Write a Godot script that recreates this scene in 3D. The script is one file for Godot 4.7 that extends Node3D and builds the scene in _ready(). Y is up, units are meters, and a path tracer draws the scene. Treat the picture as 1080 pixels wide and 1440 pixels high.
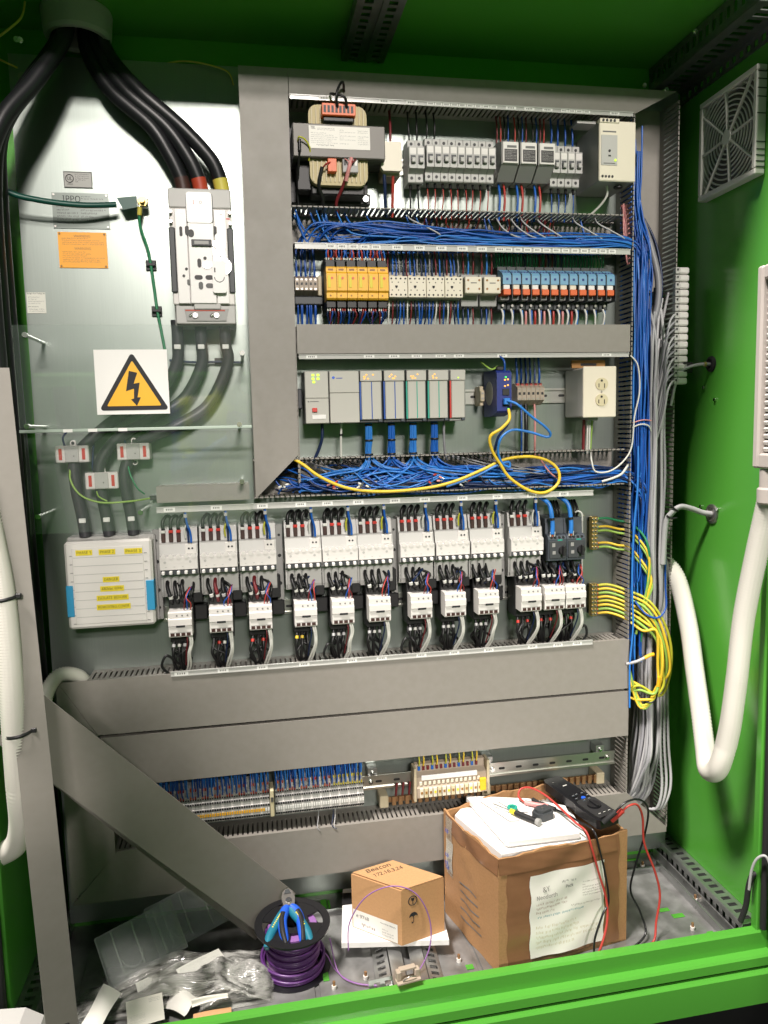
extends Node3D
# An open green control cabinet seen from the front: mounting plate with wiring ducts,
# device rows, loose parts on the cabinet floor. Units are metres, y = 0 is the cabinet floor,
# z = 0 is the face of the mounting plate.

const ORD := ["leftmost", "second", "third", "fourth", "fifth", "sixth", "seventh", "eighth", "ninth", "tenth", "eleventh", "twelfth", "thirteenth", "fourteenth", "fifteenth", "sixteenth", "seventeenth", "eighteenth"]
const DEPTH := 0.085

var rng := RandomNumberGenerator.new()
var M := {}
var taken := {}
var font: SystemFont

# ------------------------------------------------------------------ mesh builder
class MB:
	var v := PackedVector3Array()
	var n := PackedVector3Array()
	var t := PackedVector2Array()
	var ix := PackedInt32Array()
	var world := false

	func vert(p: Vector3, nn: Vector3, uv := Vector2.ZERO) -> int:
		v.append(p); n.append(nn); t.append(uv)
		return v.size() - 1

	func tri(a: Vector3, b: Vector3, c: Vector3) -> void:
		var nn := (b - a).cross(c - a).normalized()
		var i := vert(a, nn)
		vert(b, nn); vert(c, nn)
		ix.append_array(PackedInt32Array([i, i + 2, i + 1]))

	# corners run counter-clockwise seen from outside; the texture's top left lies on d
	func quad(a: Vector3, b: Vector3, c: Vector3, d: Vector3) -> void:
		var nn := (b - a).cross(c - a).normalized()
		var i := vert(a, nn, Vector2(0, 1))
		vert(b, nn, Vector2(1, 1)); vert(c, nn, Vector2(1, 0)); vert(d, nn, Vector2(0, 0))
		ix.append_array(PackedInt32Array([i, i + 2, i + 1, i, i + 3, i + 2]))

	func box(c: Vector3, s: Vector3, bevel := 0.0, bs := Basis()) -> void:
		var h := s * 0.5
		var b: float = minf(bevel, minf(h.x, minf(h.y, h.z)) * 0.9)
		var f := func(x: float, y: float, z: float) -> Vector3: return c + bs * Vector3(x, y, z)
		if b <= 0.0:
			var X := h.x; var Y := h.y; var Z := h.z
			quad(f.call(-X, -Y, Z), f.call(X, -Y, Z), f.call(X, Y, Z), f.call(-X, Y, Z))
			quad(f.call(X, -Y, -Z), f.call(-X, -Y, -Z), f.call(-X, Y, -Z), f.call(X, Y, -Z))
			quad(f.call(X, -Y, Z), f.call(X, -Y, -Z), f.call(X, Y, -Z), f.call(X, Y, Z))
			quad(f.call(-X, -Y, -Z), f.call(-X, -Y, Z), f.call(-X, Y, Z), f.call(-X, Y, -Z))
			quad(f.call(-X, Y, Z), f.call(X, Y, Z), f.call(X, Y, -Z), f.call(-X, Y, -Z))
			quad(f.call(-X, -Y, -Z), f.call(X, -Y, -Z), f.call(X, -Y, Z), f.call(-X, -Y, Z))
			return
		for ax in 3:
			for sg in [-1.0, 1.0]:
				var u := (ax + 1) % 3
				var w := (ax + 2) % 3
				var q := []
				for k in [[-1.0, -1.0], [1.0, -1.0], [1.0, 1.0], [-1.0, 1.0]]:
					var p := Vector3.ZERO
					p[ax] = sg * h[ax]; p[u] = k[0] * (h[u] - b); p[w] = k[1] * (h[w] - b)
					q.append(c + bs * p)
				if sg < 0: q.reverse()
				if ax == 2:
					quad(q[0], q[1], q[2], q[3]) if sg > 0 else quad(q[2], q[3], q[0], q[1])
				else:
					quad(q[0], q[1], q[2], q[3])
		for ax in 3:
			var u := (ax + 1) % 3
			var w := (ax + 2) % 3
			for k in [[1.0, 1.0], [-1.0, 1.0], [-1.0, -1.0], [1.0, -1.0]]:
				var pa := Vector3.ZERO; var pb := Vector3.ZERO
				pa[u] = k[0] * h[u]; pa[w] = k[1] * (h[w] - b)
				pb[u] = k[0] * (h[u] - b); pb[w] = k[1] * h[w]
				var l := Vector3.ZERO
				l[ax] = h[ax] - b
				if k[0] * k[1] > 0:
					quad(c + bs * (pa - l), c + bs * (pb - l), c + bs * (pb + l), c + bs * (pa + l))
					var i := v.size() - 4
					_fix(i, bs * (pa + pb))
				else:
					quad(c + bs * (pb - l), c + bs * (pa - l), c + bs * (pa + l), c + bs * (pb + l))
					_fix(v.size() - 4, bs * (pa + pb))
		for sx in [-1.0, 1.0]:
			for sy in [-1.0, 1.0]:
				for sz in [-1.0, 1.0]:
					var a := Vector3(sx * h.x, sy * (h.y - b), sz * (h.z - b))
					var bb := Vector3(sx * (h.x - b), sy * h.y, sz * (h.z - b))
					var cc := Vector3(sx * (h.x - b), sy * (h.y - b), sz * h.z)
					if sx * sy * sz > 0: tri(c + bs * a, c + bs * bb, c + bs * cc)
					else: tri(c + bs * a, c + bs * cc, c + bs * bb)

	# turns the last quad round if its normal points inwards
	func _fix(i: int, out: Vector3) -> void:
		if n[i].dot(out) < 0:
			for k in 4: n[i + k] = -n[i + k]
			var m := ix.size() - 6
			var s := ix[m + 1]; ix[m + 1] = ix[m + 2]; ix[m + 2] = s
			s = ix[m + 4]; ix[m + 4] = ix[m + 5]; ix[m + 5] = s

	func bar(x0: float, x1: float, y0: float, y1: float, z0: float, z1: float, bevel := 0.0) -> void:
		box(Vector3((x0 + x1) / 2, (y0 + y1) / 2, (z0 + z1) / 2), Vector3(absf(x1 - x0), absf(y1 - y0), absf(z1 - z0)), bevel)

	# polygon in the xy plane of tr, pushed out along +z
	func prism(poly: PackedVector2Array, tr: Transform3D, depth: float) -> void:
		var p := poly.duplicate()
		if Geometry2D.is_polygon_clockwise(p): p.reverse()
		var tris := Geometry2D.triangulate_polygon(p)
		var nz := tr.basis.z.normalized()
		var up := Vector3(0, 0, depth)
		for side in 2:
			var base := v.size()
			for q in p: vert(tr * (Vector3(q.x, q.y, 0) + up * side), nz if side else -nz, q)
			for k in range(0, tris.size(), 3):
				var a := p[tris[k]]; var b := p[tris[k + 1]]; var c := p[tris[k + 2]]
				var ccw := (b - a).cross(c - a) > 0
				if ccw == (side == 1): ix.append_array(PackedInt32Array([base + tris[k], base + tris[k + 2], base + tris[k + 1]]))
				else: ix.append_array(PackedInt32Array([base + tris[k], base + tris[k + 1], base + tris[k + 2]]))
		for k in p.size():
			var a := Vector3(p[k].x, p[k].y, 0)
			var q: Vector2 = p[(k + 1) % p.size()]
			var b := Vector3(q.x, q.y, 0)
			quad(tr * a, tr * b, tr * (b + up), tr * (a + up))

	# side profile given as (z, y) points, pushed along x from x0 to x1
	func profx(poly: Array, x0: float, x1: float, y := 0.0) -> void:
		var p := PackedVector2Array()
		for q in poly: p.append(Vector2(-q[0], q[1] + y))
		prism(p, Transform3D(Basis(Vector3(0, 0, -1), Vector3(0, 1, 0), Vector3(1, 0, 0)), Vector3(x0, 0, 0)), x1 - x0)

	func tube(pts: Array, r, sides := 6, caps := true) -> void:
		var m := pts.size()
		var prev := Vector3.ZERO
		var u := Vector3.ZERO
		var base := v.size()
		var along := 0.0
		for k in m:
			var d: Vector3 = (pts[mini(k + 1, m - 1)] - pts[maxi(k - 1, 0)]).normalized()
			if k == 0:
				u = d.cross(Vector3.UP if absf(d.y) < 0.9 else Vector3.RIGHT).normalized()
			else:
				u = (u - d * u.dot(d)).normalized()
				along += (pts[k] - pts[k - 1]).length()
			var w := d.cross(u)
			var rr: float = r if (r is float) else r[k]
			for j in sides + 1:
				var a := TAU * j / sides
				var o := u * cos(a) + w * sin(a)
				vert(pts[k] + o * rr, o, Vector2(float(j) / sides, along))
		for k in m - 1:
			for j in sides:
				var a := base + k * (sides + 1) + j
				var b := a + sides + 1
				ix.append_array(PackedInt32Array([a, b, a + 1, a + 1, b, b + 1]))
		if caps:
			for e in 2:
				var k := 0 if e == 0 else m - 1
				var d2: Vector3 = ((pts[0] - pts[1]) if e == 0 else (pts[m - 1] - pts[m - 2])).normalized()
				var c := vert(pts[k], d2)
				var s0 := v.size()
				for j in sides: vert(v[base + k * (sides + 1) + j], d2)
				for j in sides:
					var a := s0 + j
					var b := s0 + (j + 1) % sides
					ix.append_array(PackedInt32Array([c, a, b] if e == 0 else [c, b, a]))

	func cyl(a: Vector3, b: Vector3, r: float, sides := 12) -> void:
		tube([a, b], r, sides)

	# profile of (radius, height) points turned round the y axis of tr
	func lathe(prof: Array, tr: Transform3D, seg := 28) -> void:
		for k in prof.size() - 1:
			var p: Vector2 = prof[k]
			var q: Vector2 = prof[k + 1]
			var d := (q - p).normalized()
			var nn := Vector2(d.y, -d.x)
			var base := v.size()
			for j in seg + 1:
				var a := TAU * j / seg
				var e := Vector3(cos(a), 0, -sin(a))
				var on := (tr.basis * (e * nn.x + Vector3(0, nn.y, 0))).normalized()
				vert(tr * (e * p.x + Vector3(0, p.y, 0)), on, Vector2(float(j) / seg, p.y))
				vert(tr * (e * q.x + Vector3(0, q.y, 0)), on, Vector2(float(j) / seg, q.y))
			for j in seg:
				var a := base + j * 2
				ix.append_array(PackedInt32Array([a, a + 1, a + 2, a + 2, a + 1, a + 3]))

	# smooth grid of points, rows x cols
	func grid(p: Array, rows: int, cols: int) -> void:
		var base := v.size()
		for i in rows:
			for j in cols:
				var du: Vector3 = p[i * cols + mini(j + 1, cols - 1)] - p[i * cols + maxi(j - 1, 0)]
				var dv: Vector3 = p[mini(i + 1, rows - 1) * cols + j] - p[maxi(i - 1, 0) * cols + j]
				vert(p[i * cols + j], dv.cross(du).normalized(), Vector2(float(j) / (cols - 1), float(i) / (rows - 1)))
		for i in rows - 1:
			for j in cols - 1:
				var a := base + i * cols + j
				ix.append_array(PackedInt32Array([a, a + 1, a + cols, a + 1, a + cols + 1, a + cols]))

	func mesh(off := Vector3.ZERO) -> ArrayMesh:
		var arr := []
		arr.resize(Mesh.ARRAY_MAX)
		var vv := v
		if off != Vector3.ZERO:
			vv = v.duplicate()
			for k in vv.size(): vv[k] -= off
		arr[Mesh.ARRAY_VERTEX] = vv
		arr[Mesh.ARRAY_NORMAL] = n
		arr[Mesh.ARRAY_TEX_UV] = t
		arr[Mesh.ARRAY_INDEX] = ix
		var am := ArrayMesh.new()
		am.add_surface_from_arrays(Mesh.PRIMITIVE_TRIANGLES, arr)
		return am

func W() -> MB:   # a builder whose points are in cabinet coordinates
	var b := MB.new()
	b.world = true
	return b

# ------------------------------------------------------------------ nodes
func numbered(called: String) -> String:
	var k: int = taken.get(called, 0)
	taken[called] = k + 1
	return called if k == 0 else "%s_%03d" % [called, k]

func thing(called: String, label: String, category: String, at := Vector3.ZERO, group := "", turn := 0.0) -> Node3D:
	var o := Node3D.new()
	o.name = numbered(called)
	add_child(o)
	o.position = at
	o.rotation.y = turn
	o.set_meta("label", label); o.set_meta("category", category)
	if group: o.set_meta("group", group)
	return o

func part(p: Node3D, called: String, b: MB, m: Material, label := "") -> MeshInstance3D:
	var off := Vector3.ZERO
	if b.world:
		var q: Node = p
		while q != self:
			off += q.position
			q = q.get_parent()
	return hang(p, called, b.mesh(off), m, label)

func hang(p: Node3D, called: String, mesh: Mesh, m: Material, label := "") -> MeshInstance3D:
	var o := MeshInstance3D.new()
	o.name = called
	o.mesh = mesh
	o.material_override = m
	p.add_child(o, true)
	if label: o.set_meta("label", label)
	return o

func stuff(o: Node3D) -> Node3D:
	o.set_meta("kind", "stuff")
	return o

func copy(o: Node3D, base: String, at: Vector3, label: String, group := "") -> Node3D:
	var c: Node3D = o.duplicate()
	c.name = numbered(base)
	add_child(c)
	c.position = at
	c.set_meta("label", label)
	if group: c.set_meta("group", group)
	return c

func V(x: float, y: float, z: float) -> Vector3:
	return Vector3(x, y, z)

# smooth curve through the points
func curve(p: Array, sub := 6) -> Array:
	var out := []
	for i in p.size() - 1:
		var a: Vector3 = p[maxi(i - 1, 0)]
		var b: Vector3 = p[i]
		var c: Vector3 = p[i + 1]
		var d: Vector3 = p[mini(i + 2, p.size() - 1)]
		for k in sub:
			out.append(b.cubic_interpolate(c, a, d, float(k) / sub))
	out.append(p[p.size() - 1])
	return out

func wire(p: Node3D, pts: Array, r: float, m: Material, called := "wire", sub := 5, sides := 6) -> MeshInstance3D:
	var b := W()
	b.tube(curve(pts, sub), r, sides)
	return part(p, called, b, m)

func words(p: Node3D, txt: String, at: Vector3, height: float, m: Material, bs := Basis(), width := 0.0, called := "lettering") -> MeshInstance3D:
	var tm := TextMesh.new()
	tm.font = font
	tm.text = txt
	tm.font_size = 32
	tm.pixel_size = height / 24.0
	tm.depth = height * 0.02
	tm.curve_step = 4.0
	var o := hang(p, called, tm, m)
	var b := bs
	if width > 0.0:
		var w: float = tm.get_aabb().size.x
		b = bs.scaled_local(Vector3(width / maxf(w, 0.0001), 1, 1))
	o.transform = Transform3D(b, at)
	return o

func jit(a: float) -> float:
	return rng.randf_range(-a, a)

# ------------------------------------------------------------------ materials
func L(r: float, g: float, b: float) -> Color:
	return Color(r, g, b).linear_to_srgb()

func mat(c: Color, rough := 0.5, metal := 0.0, extra := {}) -> StandardMaterial3D:
	var m := StandardMaterial3D.new()
	m.albedo_color = c
	m.roughness = rough
	m.metallic = metal
	for k in extra: m.set(k, extra[k])
	return m

func noise_img(size: int, freq: float, sd: int, oct := 4, stretch := Vector2(1, 1)) -> Image:
	var f := FastNoiseLite.new()
	f.seed = sd
	f.frequency = freq
	f.fractal_octaves = oct
	f.noise_type = FastNoiseLite.TYPE_SIMPLEX_SMOOTH
	var im := f.get_seamless_image(int(size / stretch.x), int(size / stretch.y))
	if stretch != Vector2(1, 1): im.resize(size, size, Image.INTERPOLATE_BILINEAR)
	return im

func ramp_tex(src: Image, lo: Color, hi: Color, gamma := 1.0) -> ImageTexture:
	var w := src.get_width()
	var h := src.get_height()
	var im := Image.create(w, h, false, Image.FORMAT_RGB8)
	for y in h:
		for x in w:
			im.set_pixel(x, y, lo.lerp(hi, pow(src.get_pixel(x, y).r, gamma)))
	return ImageTexture.create_from_image(im)

func normal_tex(src: Image, strength: float) -> ImageTexture:
	var im := src.duplicate()
	im.convert(Image.FORMAT_RGBA8)
	im.bump_map_to_normal_map(strength)
	return ImageTexture.create_from_image(im)

# rows of small print on a plain ground; boxes is a list of [x0, y0, x1, y1, line height, ink] in parts of the sheet
func print_tex(w: int, h: int, ground: Color, blocks: Array, sd: int) -> ImageTexture:
	var im := Image.create(w, h, false, Image.FORMAT_RGB8)
	im.fill(ground)
	var r := RandomNumberGenerator.new()
	r.seed = sd
	for b in blocks:
		var ink: Color = b[5]
		var y: float = b[1] * h
		var lh: float = b[4] * h
		while y + lh * 0.6 < b[3] * h:
			var x: float = b[0] * w
			var stop: float = b[2] * w * (1.0 if r.randf() < 0.6 else r.randf_range(0.55, 0.95))
			while x < stop:
				var ww := r.randf_range(1.5, 6.0) * lh * 0.45
				var x1 := minf(x + ww, stop)
				var cx := x
				while cx < x1:
					var g := r.randf_range(0.10, 0.22) * lh
					im.fill_rect(Rect2i(int(cx), int(y + (lh * 0.15 if r.randf() < 0.6 else 0.0)), maxi(1, int(g)), maxi(1, int(lh * r.randf_range(0.35, 0.6)))), ink)
					cx += g + lh * r.randf_range(0.10, 0.2)
				x = x1 + lh * 0.35
			y += lh
	return ImageTexture.create_from_image(im)

func card(c: ImageTexture, rough := 0.5) -> StandardMaterial3D:
	return mat(Color.WHITE, rough, 0.0, {"albedo_texture": c})

func make_materials() -> void:
	font = SystemFont.new()
	font.font_names = PackedStringArray(["Droid Sans"])
	var fine := noise_img(256, 0.05, 11)
	var coarse := noise_img(256, 0.012, 12)
	var brushed := noise_img(512, 0.16, 13, 4, Vector2(1, 16))
	var fibre := noise_img(256, 0.06, 14, 4, Vector2(6, 1))
	var speck := noise_img(256, 0.15, 16, 3)
	var peel := noise_img(256, 0.09, 15, 2)
	var n_peel := normal_tex(peel, 1.2)
	var n_fine := normal_tex(fine, 2.0)
	var r_coarse := ramp_tex(coarse, Color(0.72, 0.72, 0.72), Color(1, 1, 1))
	var smudge := ramp_tex(coarse, Color(0.86, 0.86, 0.85), Color(1, 1, 1))
	var tri := {"uv1_triplanar": true, "uv1_world_triplanar": true, "uv1_scale": Vector3(3, 3, 3)}
	# painted sheet steel
	M.green = mat(L(0.082, 0.330, 0.040), 0.20, 0.0, {"uv1_triplanar": true, "uv1_world_triplanar": true, "uv1_scale": Vector3(4, 4, 4), "roughness_texture": ramp_tex(coarse, Color(0.92, 0.92, 0.92), Color(1, 1, 1)), "normal_enabled": true, "normal_texture": n_peel, "normal_scale": 0.06})
	# galvanised mounting plate with a vertical grain
	M.plate = mat(L(0.32, 0.36, 0.335), 0.31, 0.72, {"uv1_triplanar": true, "uv1_world_triplanar": true, "uv1_scale": Vector3(4, 1, 4), "albedo_texture": ramp_tex(brushed, Color(0.965, 0.965, 0.965), Color(1, 1, 1)), "roughness_texture": ramp_tex(coarse, Color(0.95, 0.95, 0.95), Color(1, 1, 1))})
	M.galv = mat(L(0.52, 0.53, 0.53), 0.36, 0.85, {"uv1_triplanar": true, "uv1_world_triplanar": true, "uv1_scale": Vector3(5, 5, 5), "albedo_texture": smudge, "roughness_texture": r_coarse})
	M.pan = mat(L(0.40, 0.40, 0.40), 0.42, 0.55, {"uv1_triplanar": true, "uv1_world_triplanar": true, "uv1_scale": Vector3(4, 4, 4), "albedo_texture": ramp_tex(coarse, Color(0.74, 0.74, 0.73), Color(1, 1, 1)), "roughness_texture": r_coarse})
	M.rail = mat(L(0.30, 0.31, 0.31), 0.40, 0.85, {"uv1_triplanar": true, "uv1_world_triplanar": true, "uv1_scale": Vector3(6, 6, 6), "albedo_texture": smudge})
	M.din = mat(L(0.60, 0.60, 0.56), 0.30, 0.9)
	M.chrome = mat(L(0.75, 0.75, 0.74), 0.2, 1.0)
	M.brass = mat(L(0.55, 0.38, 0.14), 0.32, 0.9)
	M.copper = mat(L(0.42, 0.24, 0.12), 0.42, 0.7)
	M.steel = mat(L(0.40, 0.38, 0.36), 0.34, 0.9)
	# plastics
	M.duct = mat(L(0.275, 0.256, 0.232), 0.55, 0.0, {"uv1_triplanar": true, "uv1_world_triplanar": true, "uv1_scale": Vector3(3, 3, 3), "roughness_texture": ramp_tex(coarse, Color(0.88, 0.88, 0.88), Color(1, 1, 1)), "albedo_texture": ramp_tex(fine, Color(0.965, 0.965, 0.96), Color(1, 1, 1))})
	M.strip = mat(L(0.50, 0.50, 0.48), 0.22, 0.0)
	M.marker = mat(L(0.78, 0.78, 0.75), 0.5)
	M.white = mat(L(0.70, 0.675, 0.65), 0.42)
	M.cream = mat(L(0.74, 0.68, 0.56), 0.42)
	M.ivory = mat(L(0.62, 0.55, 0.36), 0.42)
	M.lgrey = mat(L(0.46, 0.455, 0.44), 0.45)
	M.mgrey = mat(L(0.30, 0.30, 0.29), 0.45)
	M.plc = mat(L(0.46, 0.45, 0.41), 0.5)
	M.dgrey = mat(L(0.045, 0.05, 0.055), 0.5)
	M.slate = mat(L(0.055, 0.065, 0.08), 0.45)
	M.black = mat(L(0.012, 0.012, 0.013), 0.5)
	M.gloss = mat(L(0.010, 0.010, 0.012), 0.28)
	M.rubber = mat(L(0.014, 0.014, 0.015), 0.7)
	M.lam = mat(L(0.15, 0.142, 0.132), 0.5, 0.2)
	M.coil = mat(L(0.50, 0.42, 0.22), 0.55)
	M.orange = mat(L(0.72, 0.13, 0.03), 0.45)
	M.red = mat(L(0.55, 0.035, 0.025), 0.42)
	M.yellow = mat(L(0.88, 0.46, 0.012), 0.45)
	M.sky = mat(L(0.17, 0.36, 0.54), 0.45)
	M.navy = mat(L(0.015, 0.03, 0.20), 0.4)
	M.tan = mat(L(0.40, 0.33, 0.26), 0.5)
	M.beige = mat(L(0.50, 0.43, 0.30), 0.5)
	M.amber = mat(L(0.30, 0.14, 0.03), 0.5)
	M.teal = mat(L(0.012, 0.16, 0.24), 0.42)
	M.cobalt = mat(L(0.015, 0.10, 0.62), 0.42)
	M.purple = mat(L(0.10, 0.03, 0.16), 0.32)
	M.violet = mat(L(0.26, 0.12, 0.34), 0.4)
	M.cyan = mat(L(0.03, 0.30, 0.55), 0.5)
	M.mint = mat(L(0.02, 0.33, 0.24), 0.5)
	M.label_yellow = mat(L(0.76, 0.62, 0.03), 0.5)
	M.sign_yellow = mat(L(0.80, 0.42, 0.01), 0.4)
	M.ink = mat(L(0.015, 0.015, 0.018), 0.7)
	M.ink_blue = mat(L(0.03, 0.07, 0.40), 0.7)
	M.ink_grey = mat(L(0.16, 0.16, 0.16), 0.7)
	M.ink_soft = mat(L(0.30, 0.29, 0.28), 0.7)
	M.conduit = mat(L(0.70, 0.68, 0.62), 0.45)
	M.filter = mat(L(0.66, 0.65, 0.61), 0.5)
	M.frame = mat(L(0.52, 0.47, 0.44), 0.4)
	# wires
	M.w_blue = mat(L(0.012, 0.115, 0.48), 0.38)
	M.w_blue2 = mat(L(0.008, 0.070, 0.34), 0.38)
	M.w_blue3 = mat(L(0.03, 0.20, 0.62), 0.38)
	M.w_dark = mat(L(0.006, 0.018, 0.07), 0.42)
	M.w_black = mat(L(0.010, 0.010, 0.011), 0.42)
	M.w_red = mat(L(0.42, 0.045, 0.035), 0.4)
	M.w_maroon = mat(L(0.16, 0.015, 0.02), 0.42)
	M.w_pink = mat(L(0.66, 0.28, 0.27), 0.42)
	M.w_white = mat(L(0.66, 0.66, 0.62), 0.42)
	M.w_grey = mat(L(0.34, 0.34, 0.36), 0.45)
	M.w_grey2 = mat(L(0.24, 0.24, 0.26), 0.45)
	M.w_grey3 = mat(L(0.46, 0.46, 0.47), 0.45)
	M.w_green = mat(L(0.02, 0.22, 0.09), 0.42)
	M.w_yg = mat(L(0.50, 0.50, 0.04), 0.42)
	M.w_lime = mat(L(0.28, 0.46, 0.08), 0.42)
	M.w_yellow = mat(L(0.78, 0.54, 0.04), 0.4)
	M.w_teal = mat(L(0.003, 0.07, 0.05), 0.42)
	M.cable = mat(L(0.011, 0.011, 0.014), 0.40)
	M.cable_grey = mat(L(0.040, 0.040, 0.046), 0.42)
	M.tape_yellow = mat(L(0.60, 0.52, 0.08), 0.5)
	M.tape_red = mat(L(0.42, 0.05, 0.02), 0.5)
	M.tape_brown = mat(L(0.05, 0.02, 0.016), 0.5)
	# clear sheet
	M.acrylic = mat(Color(0.80, 0.90, 0.84, 0.03), 0.03, 0.0, {"transparency": BaseMaterial3D.TRANSPARENCY_ALPHA})
	M.acrylic_edge = mat(L(0.42, 0.50, 0.44), 0.2)
	M.clear = mat(Color(0.85, 0.87, 0.86, 0.16), 0.08, 0.0, {"transparency": BaseMaterial3D.TRANSPARENCY_ALPHA})
	M.film = mat(Color(0.86, 0.86, 0.84, 0.30), 0.16, 0.0, {"transparency": BaseMaterial3D.TRANSPARENCY_ALPHA})
	M.clear_hood = mat(Color(0.5, 0.55, 0.5, 0.30), 0.15, 0.0, {"transparency": BaseMaterial3D.TRANSPARENCY_ALPHA})
	# card and paper
	M.carton = mat(L(0.43, 0.235, 0.105), 0.72, 0.0, {"uv1_triplanar": true, "uv1_scale": Vector3(4, 4, 4), "albedo_texture": ramp_tex(speck, Color(0.90, 0.89, 0.88), Color(1, 1, 1)), "normal_enabled": true, "normal_texture": n_fine, "normal_scale": 0.12})
	M.carton_new = mat(L(0.55, 0.31, 0.145), 0.72, 0.0, {"uv1_triplanar": true, "uv1_scale": Vector3(4, 4, 4), "albedo_texture": ramp_tex(speck, Color(0.93, 0.92, 0.91), Color(1, 1, 1))})
	M.carton_edge = mat(L(0.55, 0.38, 0.19), 0.8)
	M.tape = mat(L(0.27, 0.135, 0.068), 0.26, 0.0, {"uv1_triplanar": true, "uv1_scale": Vector3(5, 5, 5), "albedo_texture": ramp_tex(coarse, Color(0.95, 0.94, 0.93), Color(1, 1, 1)), "normal_enabled": true, "normal_texture": normal_tex(noise_img(256, 0.012, 21, 3, Vector2(4, 1)), 6.0), "normal_scale": 0.16})
	M.clear_tape = mat(Color(0.8, 0.78, 0.72, 0.4), 0.12, 0.0, {"transparency": BaseMaterial3D.TRANSPARENCY_ALPHA})
	M.paper = mat(L(0.70, 0.69, 0.64), 0.7)
	M.enamel = mat(L(0.80, 0.785, 0.77), 0.32)
	M.hall = mat(L(0.012, 0.012, 0.013), 0.6, 0.0, {"uv1_triplanar": true, "uv1_world_triplanar": true, "uv1_scale": Vector3(2, 2, 2), "roughness_texture": r_coarse})
	M.p_card = card(print_tex(256, 192, Color(0.84, 0.83, 0.79), [[0.62, 0.1, 0.92, 0.3, 0.06, Color(0.5, 0.5, 0.48)], [0.08, 0.55, 0.5, 0.9, 0.05, Color(0.62, 0.62, 0.6)]], 31), 0.6)
	M.p_leaf = card(print_tex(256, 192, Color(0.80, 0.80, 0.77), [[0.06, 0.08, 0.94, 0.5, 0.045, Color(0.55, 0.56, 0.55)], [0.3, 0.6, 0.9, 0.92, 0.045, Color(0.6, 0.6, 0.58)]], 32), 0.6)
	# small lights on the devices
	M.led_green = mat(L(0.1, 0.7, 0.15), 0.4, 0.0, {"emission_enabled": true, "emission": Color(0.2, 1.0, 0.3), "emission_energy_multiplier": 1.2})
	M.led_lime = mat(L(0.5, 0.7, 0.1), 0.4, 0.0, {"emission_enabled": true, "emission": Color(0.75, 0.95, 0.2), "emission_energy_multiplier": 0.9})
	M.led_amber = mat(L(0.7, 0.4, 0.1), 0.4, 0.0, {"emission_enabled": true, "emission": Color(1.0, 0.66, 0.22), "emission_energy_multiplier": 1.2})
	M.lamp_glow = mat(L(0.8, 0.8, 0.8), 0.6, 0.0, {"emission_enabled": true, "emission": Color(1.0, 0.97, 0.92), "emission_energy_multiplier": 3.0})
	# print
	var k := Color(0.22, 0.22, 0.22)
	var faint := Color(0.55, 0.55, 0.54)
	M.p_small = card(print_tex(256, 128, Color(0.80, 0.80, 0.76), [[0.1, 0.15, 0.95, 0.9, 0.16, faint]], 1), 0.5)
	M.p_plate = card(print_tex(384, 256, Color(0.47, 0.50, 0.48), [[0.52, 0.08, 0.9, 0.2, 0.06, k], [0.08, 0.36, 0.45, 0.92, 0.09, Color(0.28, 0.29, 0.28)], [0.5, 0.36, 0.94, 0.85, 0.09, Color(0.28, 0.29, 0.28)]], 2), 0.3)
	M.p_plate.metallic = 0.4
	M.p_ul = card(print_tex(256, 128, Color(0.62, 0.62, 0.60), [[0.40, 0.12, 0.9, 0.75, 0.12, k]], 3), 0.35)
	M.p_warn = card(print_tex(384, 288, Color(0.97, 0.66, 0.02), [[0.08, 0.16, 0.94, 0.40, 0.055, Color(0.62, 0.36, 0.05)], [0.08, 0.54, 0.94, 0.9, 0.055, Color(0.62, 0.36, 0.05)]], 4), 0.4)
	M.p_trafo = card(print_tex(512, 192, Color(0.88, 0.87, 0.84), [[0.14, 0.10, 0.42, 0.2, 0.06, k], [0.03, 0.3, 0.46, 0.78, 0.085, faint], [0.5, 0.14, 0.76, 0.86, 0.085, faint], [0.8, 0.14, 0.97, 0.86, 0.085, faint], [0.12, 0.82, 0.4, 0.95, 0.1, k]], 5), 0.45)
	M.p_relay = card(print_tex(192, 192, Color(0.06, 0.06, 0.06), [[0.08, 0.1, 0.95, 0.9, 0.13, Color(0.6, 0.6, 0.58)]], 6), 0.4)
	M.p_sticker = card(print_tex(192, 192, Color(0.86, 0.86, 0.82), [[0.05, 0.02, 0.98, 0.16, 0.12, Color(0.05, 0.05, 0.05)], [0.1, 0.2, 0.9, 0.6, 0.1, faint], [0.08, 0.66, 0.6, 0.74, 0.08, Color(0.05, 0.05, 0.05)], [0.1, 0.78, 0.9, 0.95, 0.1, faint]], 7), 0.5)
	M.p_ship = card(print_tex(512, 512, Color(0.95, 0.94, 0.91), [[0.42, 0.13, 0.6, 0.2, 0.05, faint], [0.70, 0.20, 0.95, 0.40, 0.032, Color(0.6, 0.58, 0.56)], [0.08, 0.34, 0.5, 0.50, 0.05, Color(0.72, 0.64, 0.6)], [0.10, 0.50, 0.72, 0.54, 0.045, Color(0.45, 0.62, 0.66)], [0.55, 0.45, 0.95, 0.5, 0.04, Color(0.68, 0.66, 0.62)], [0.08, 0.62, 0.95, 0.95, 0.06, Color(0.84, 0.80, 0.72)]], 8), 0.35)
	M.p_box = card(print_tex(512, 160, Color(0.90, 0.89, 0.86), [[0.18, 0.2, 0.45, 0.3, 0.1, faint], [0.62, 0.18, 0.95, 0.36, 0.13, Color(0.25, 0.25, 0.25)], [0.2, 0.62, 0.48, 0.95, 0.3, Color(0.5, 0.42, 0.42)], [0.66, 0.5, 0.9, 0.9, 0.14, faint]], 9), 0.5)

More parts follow.
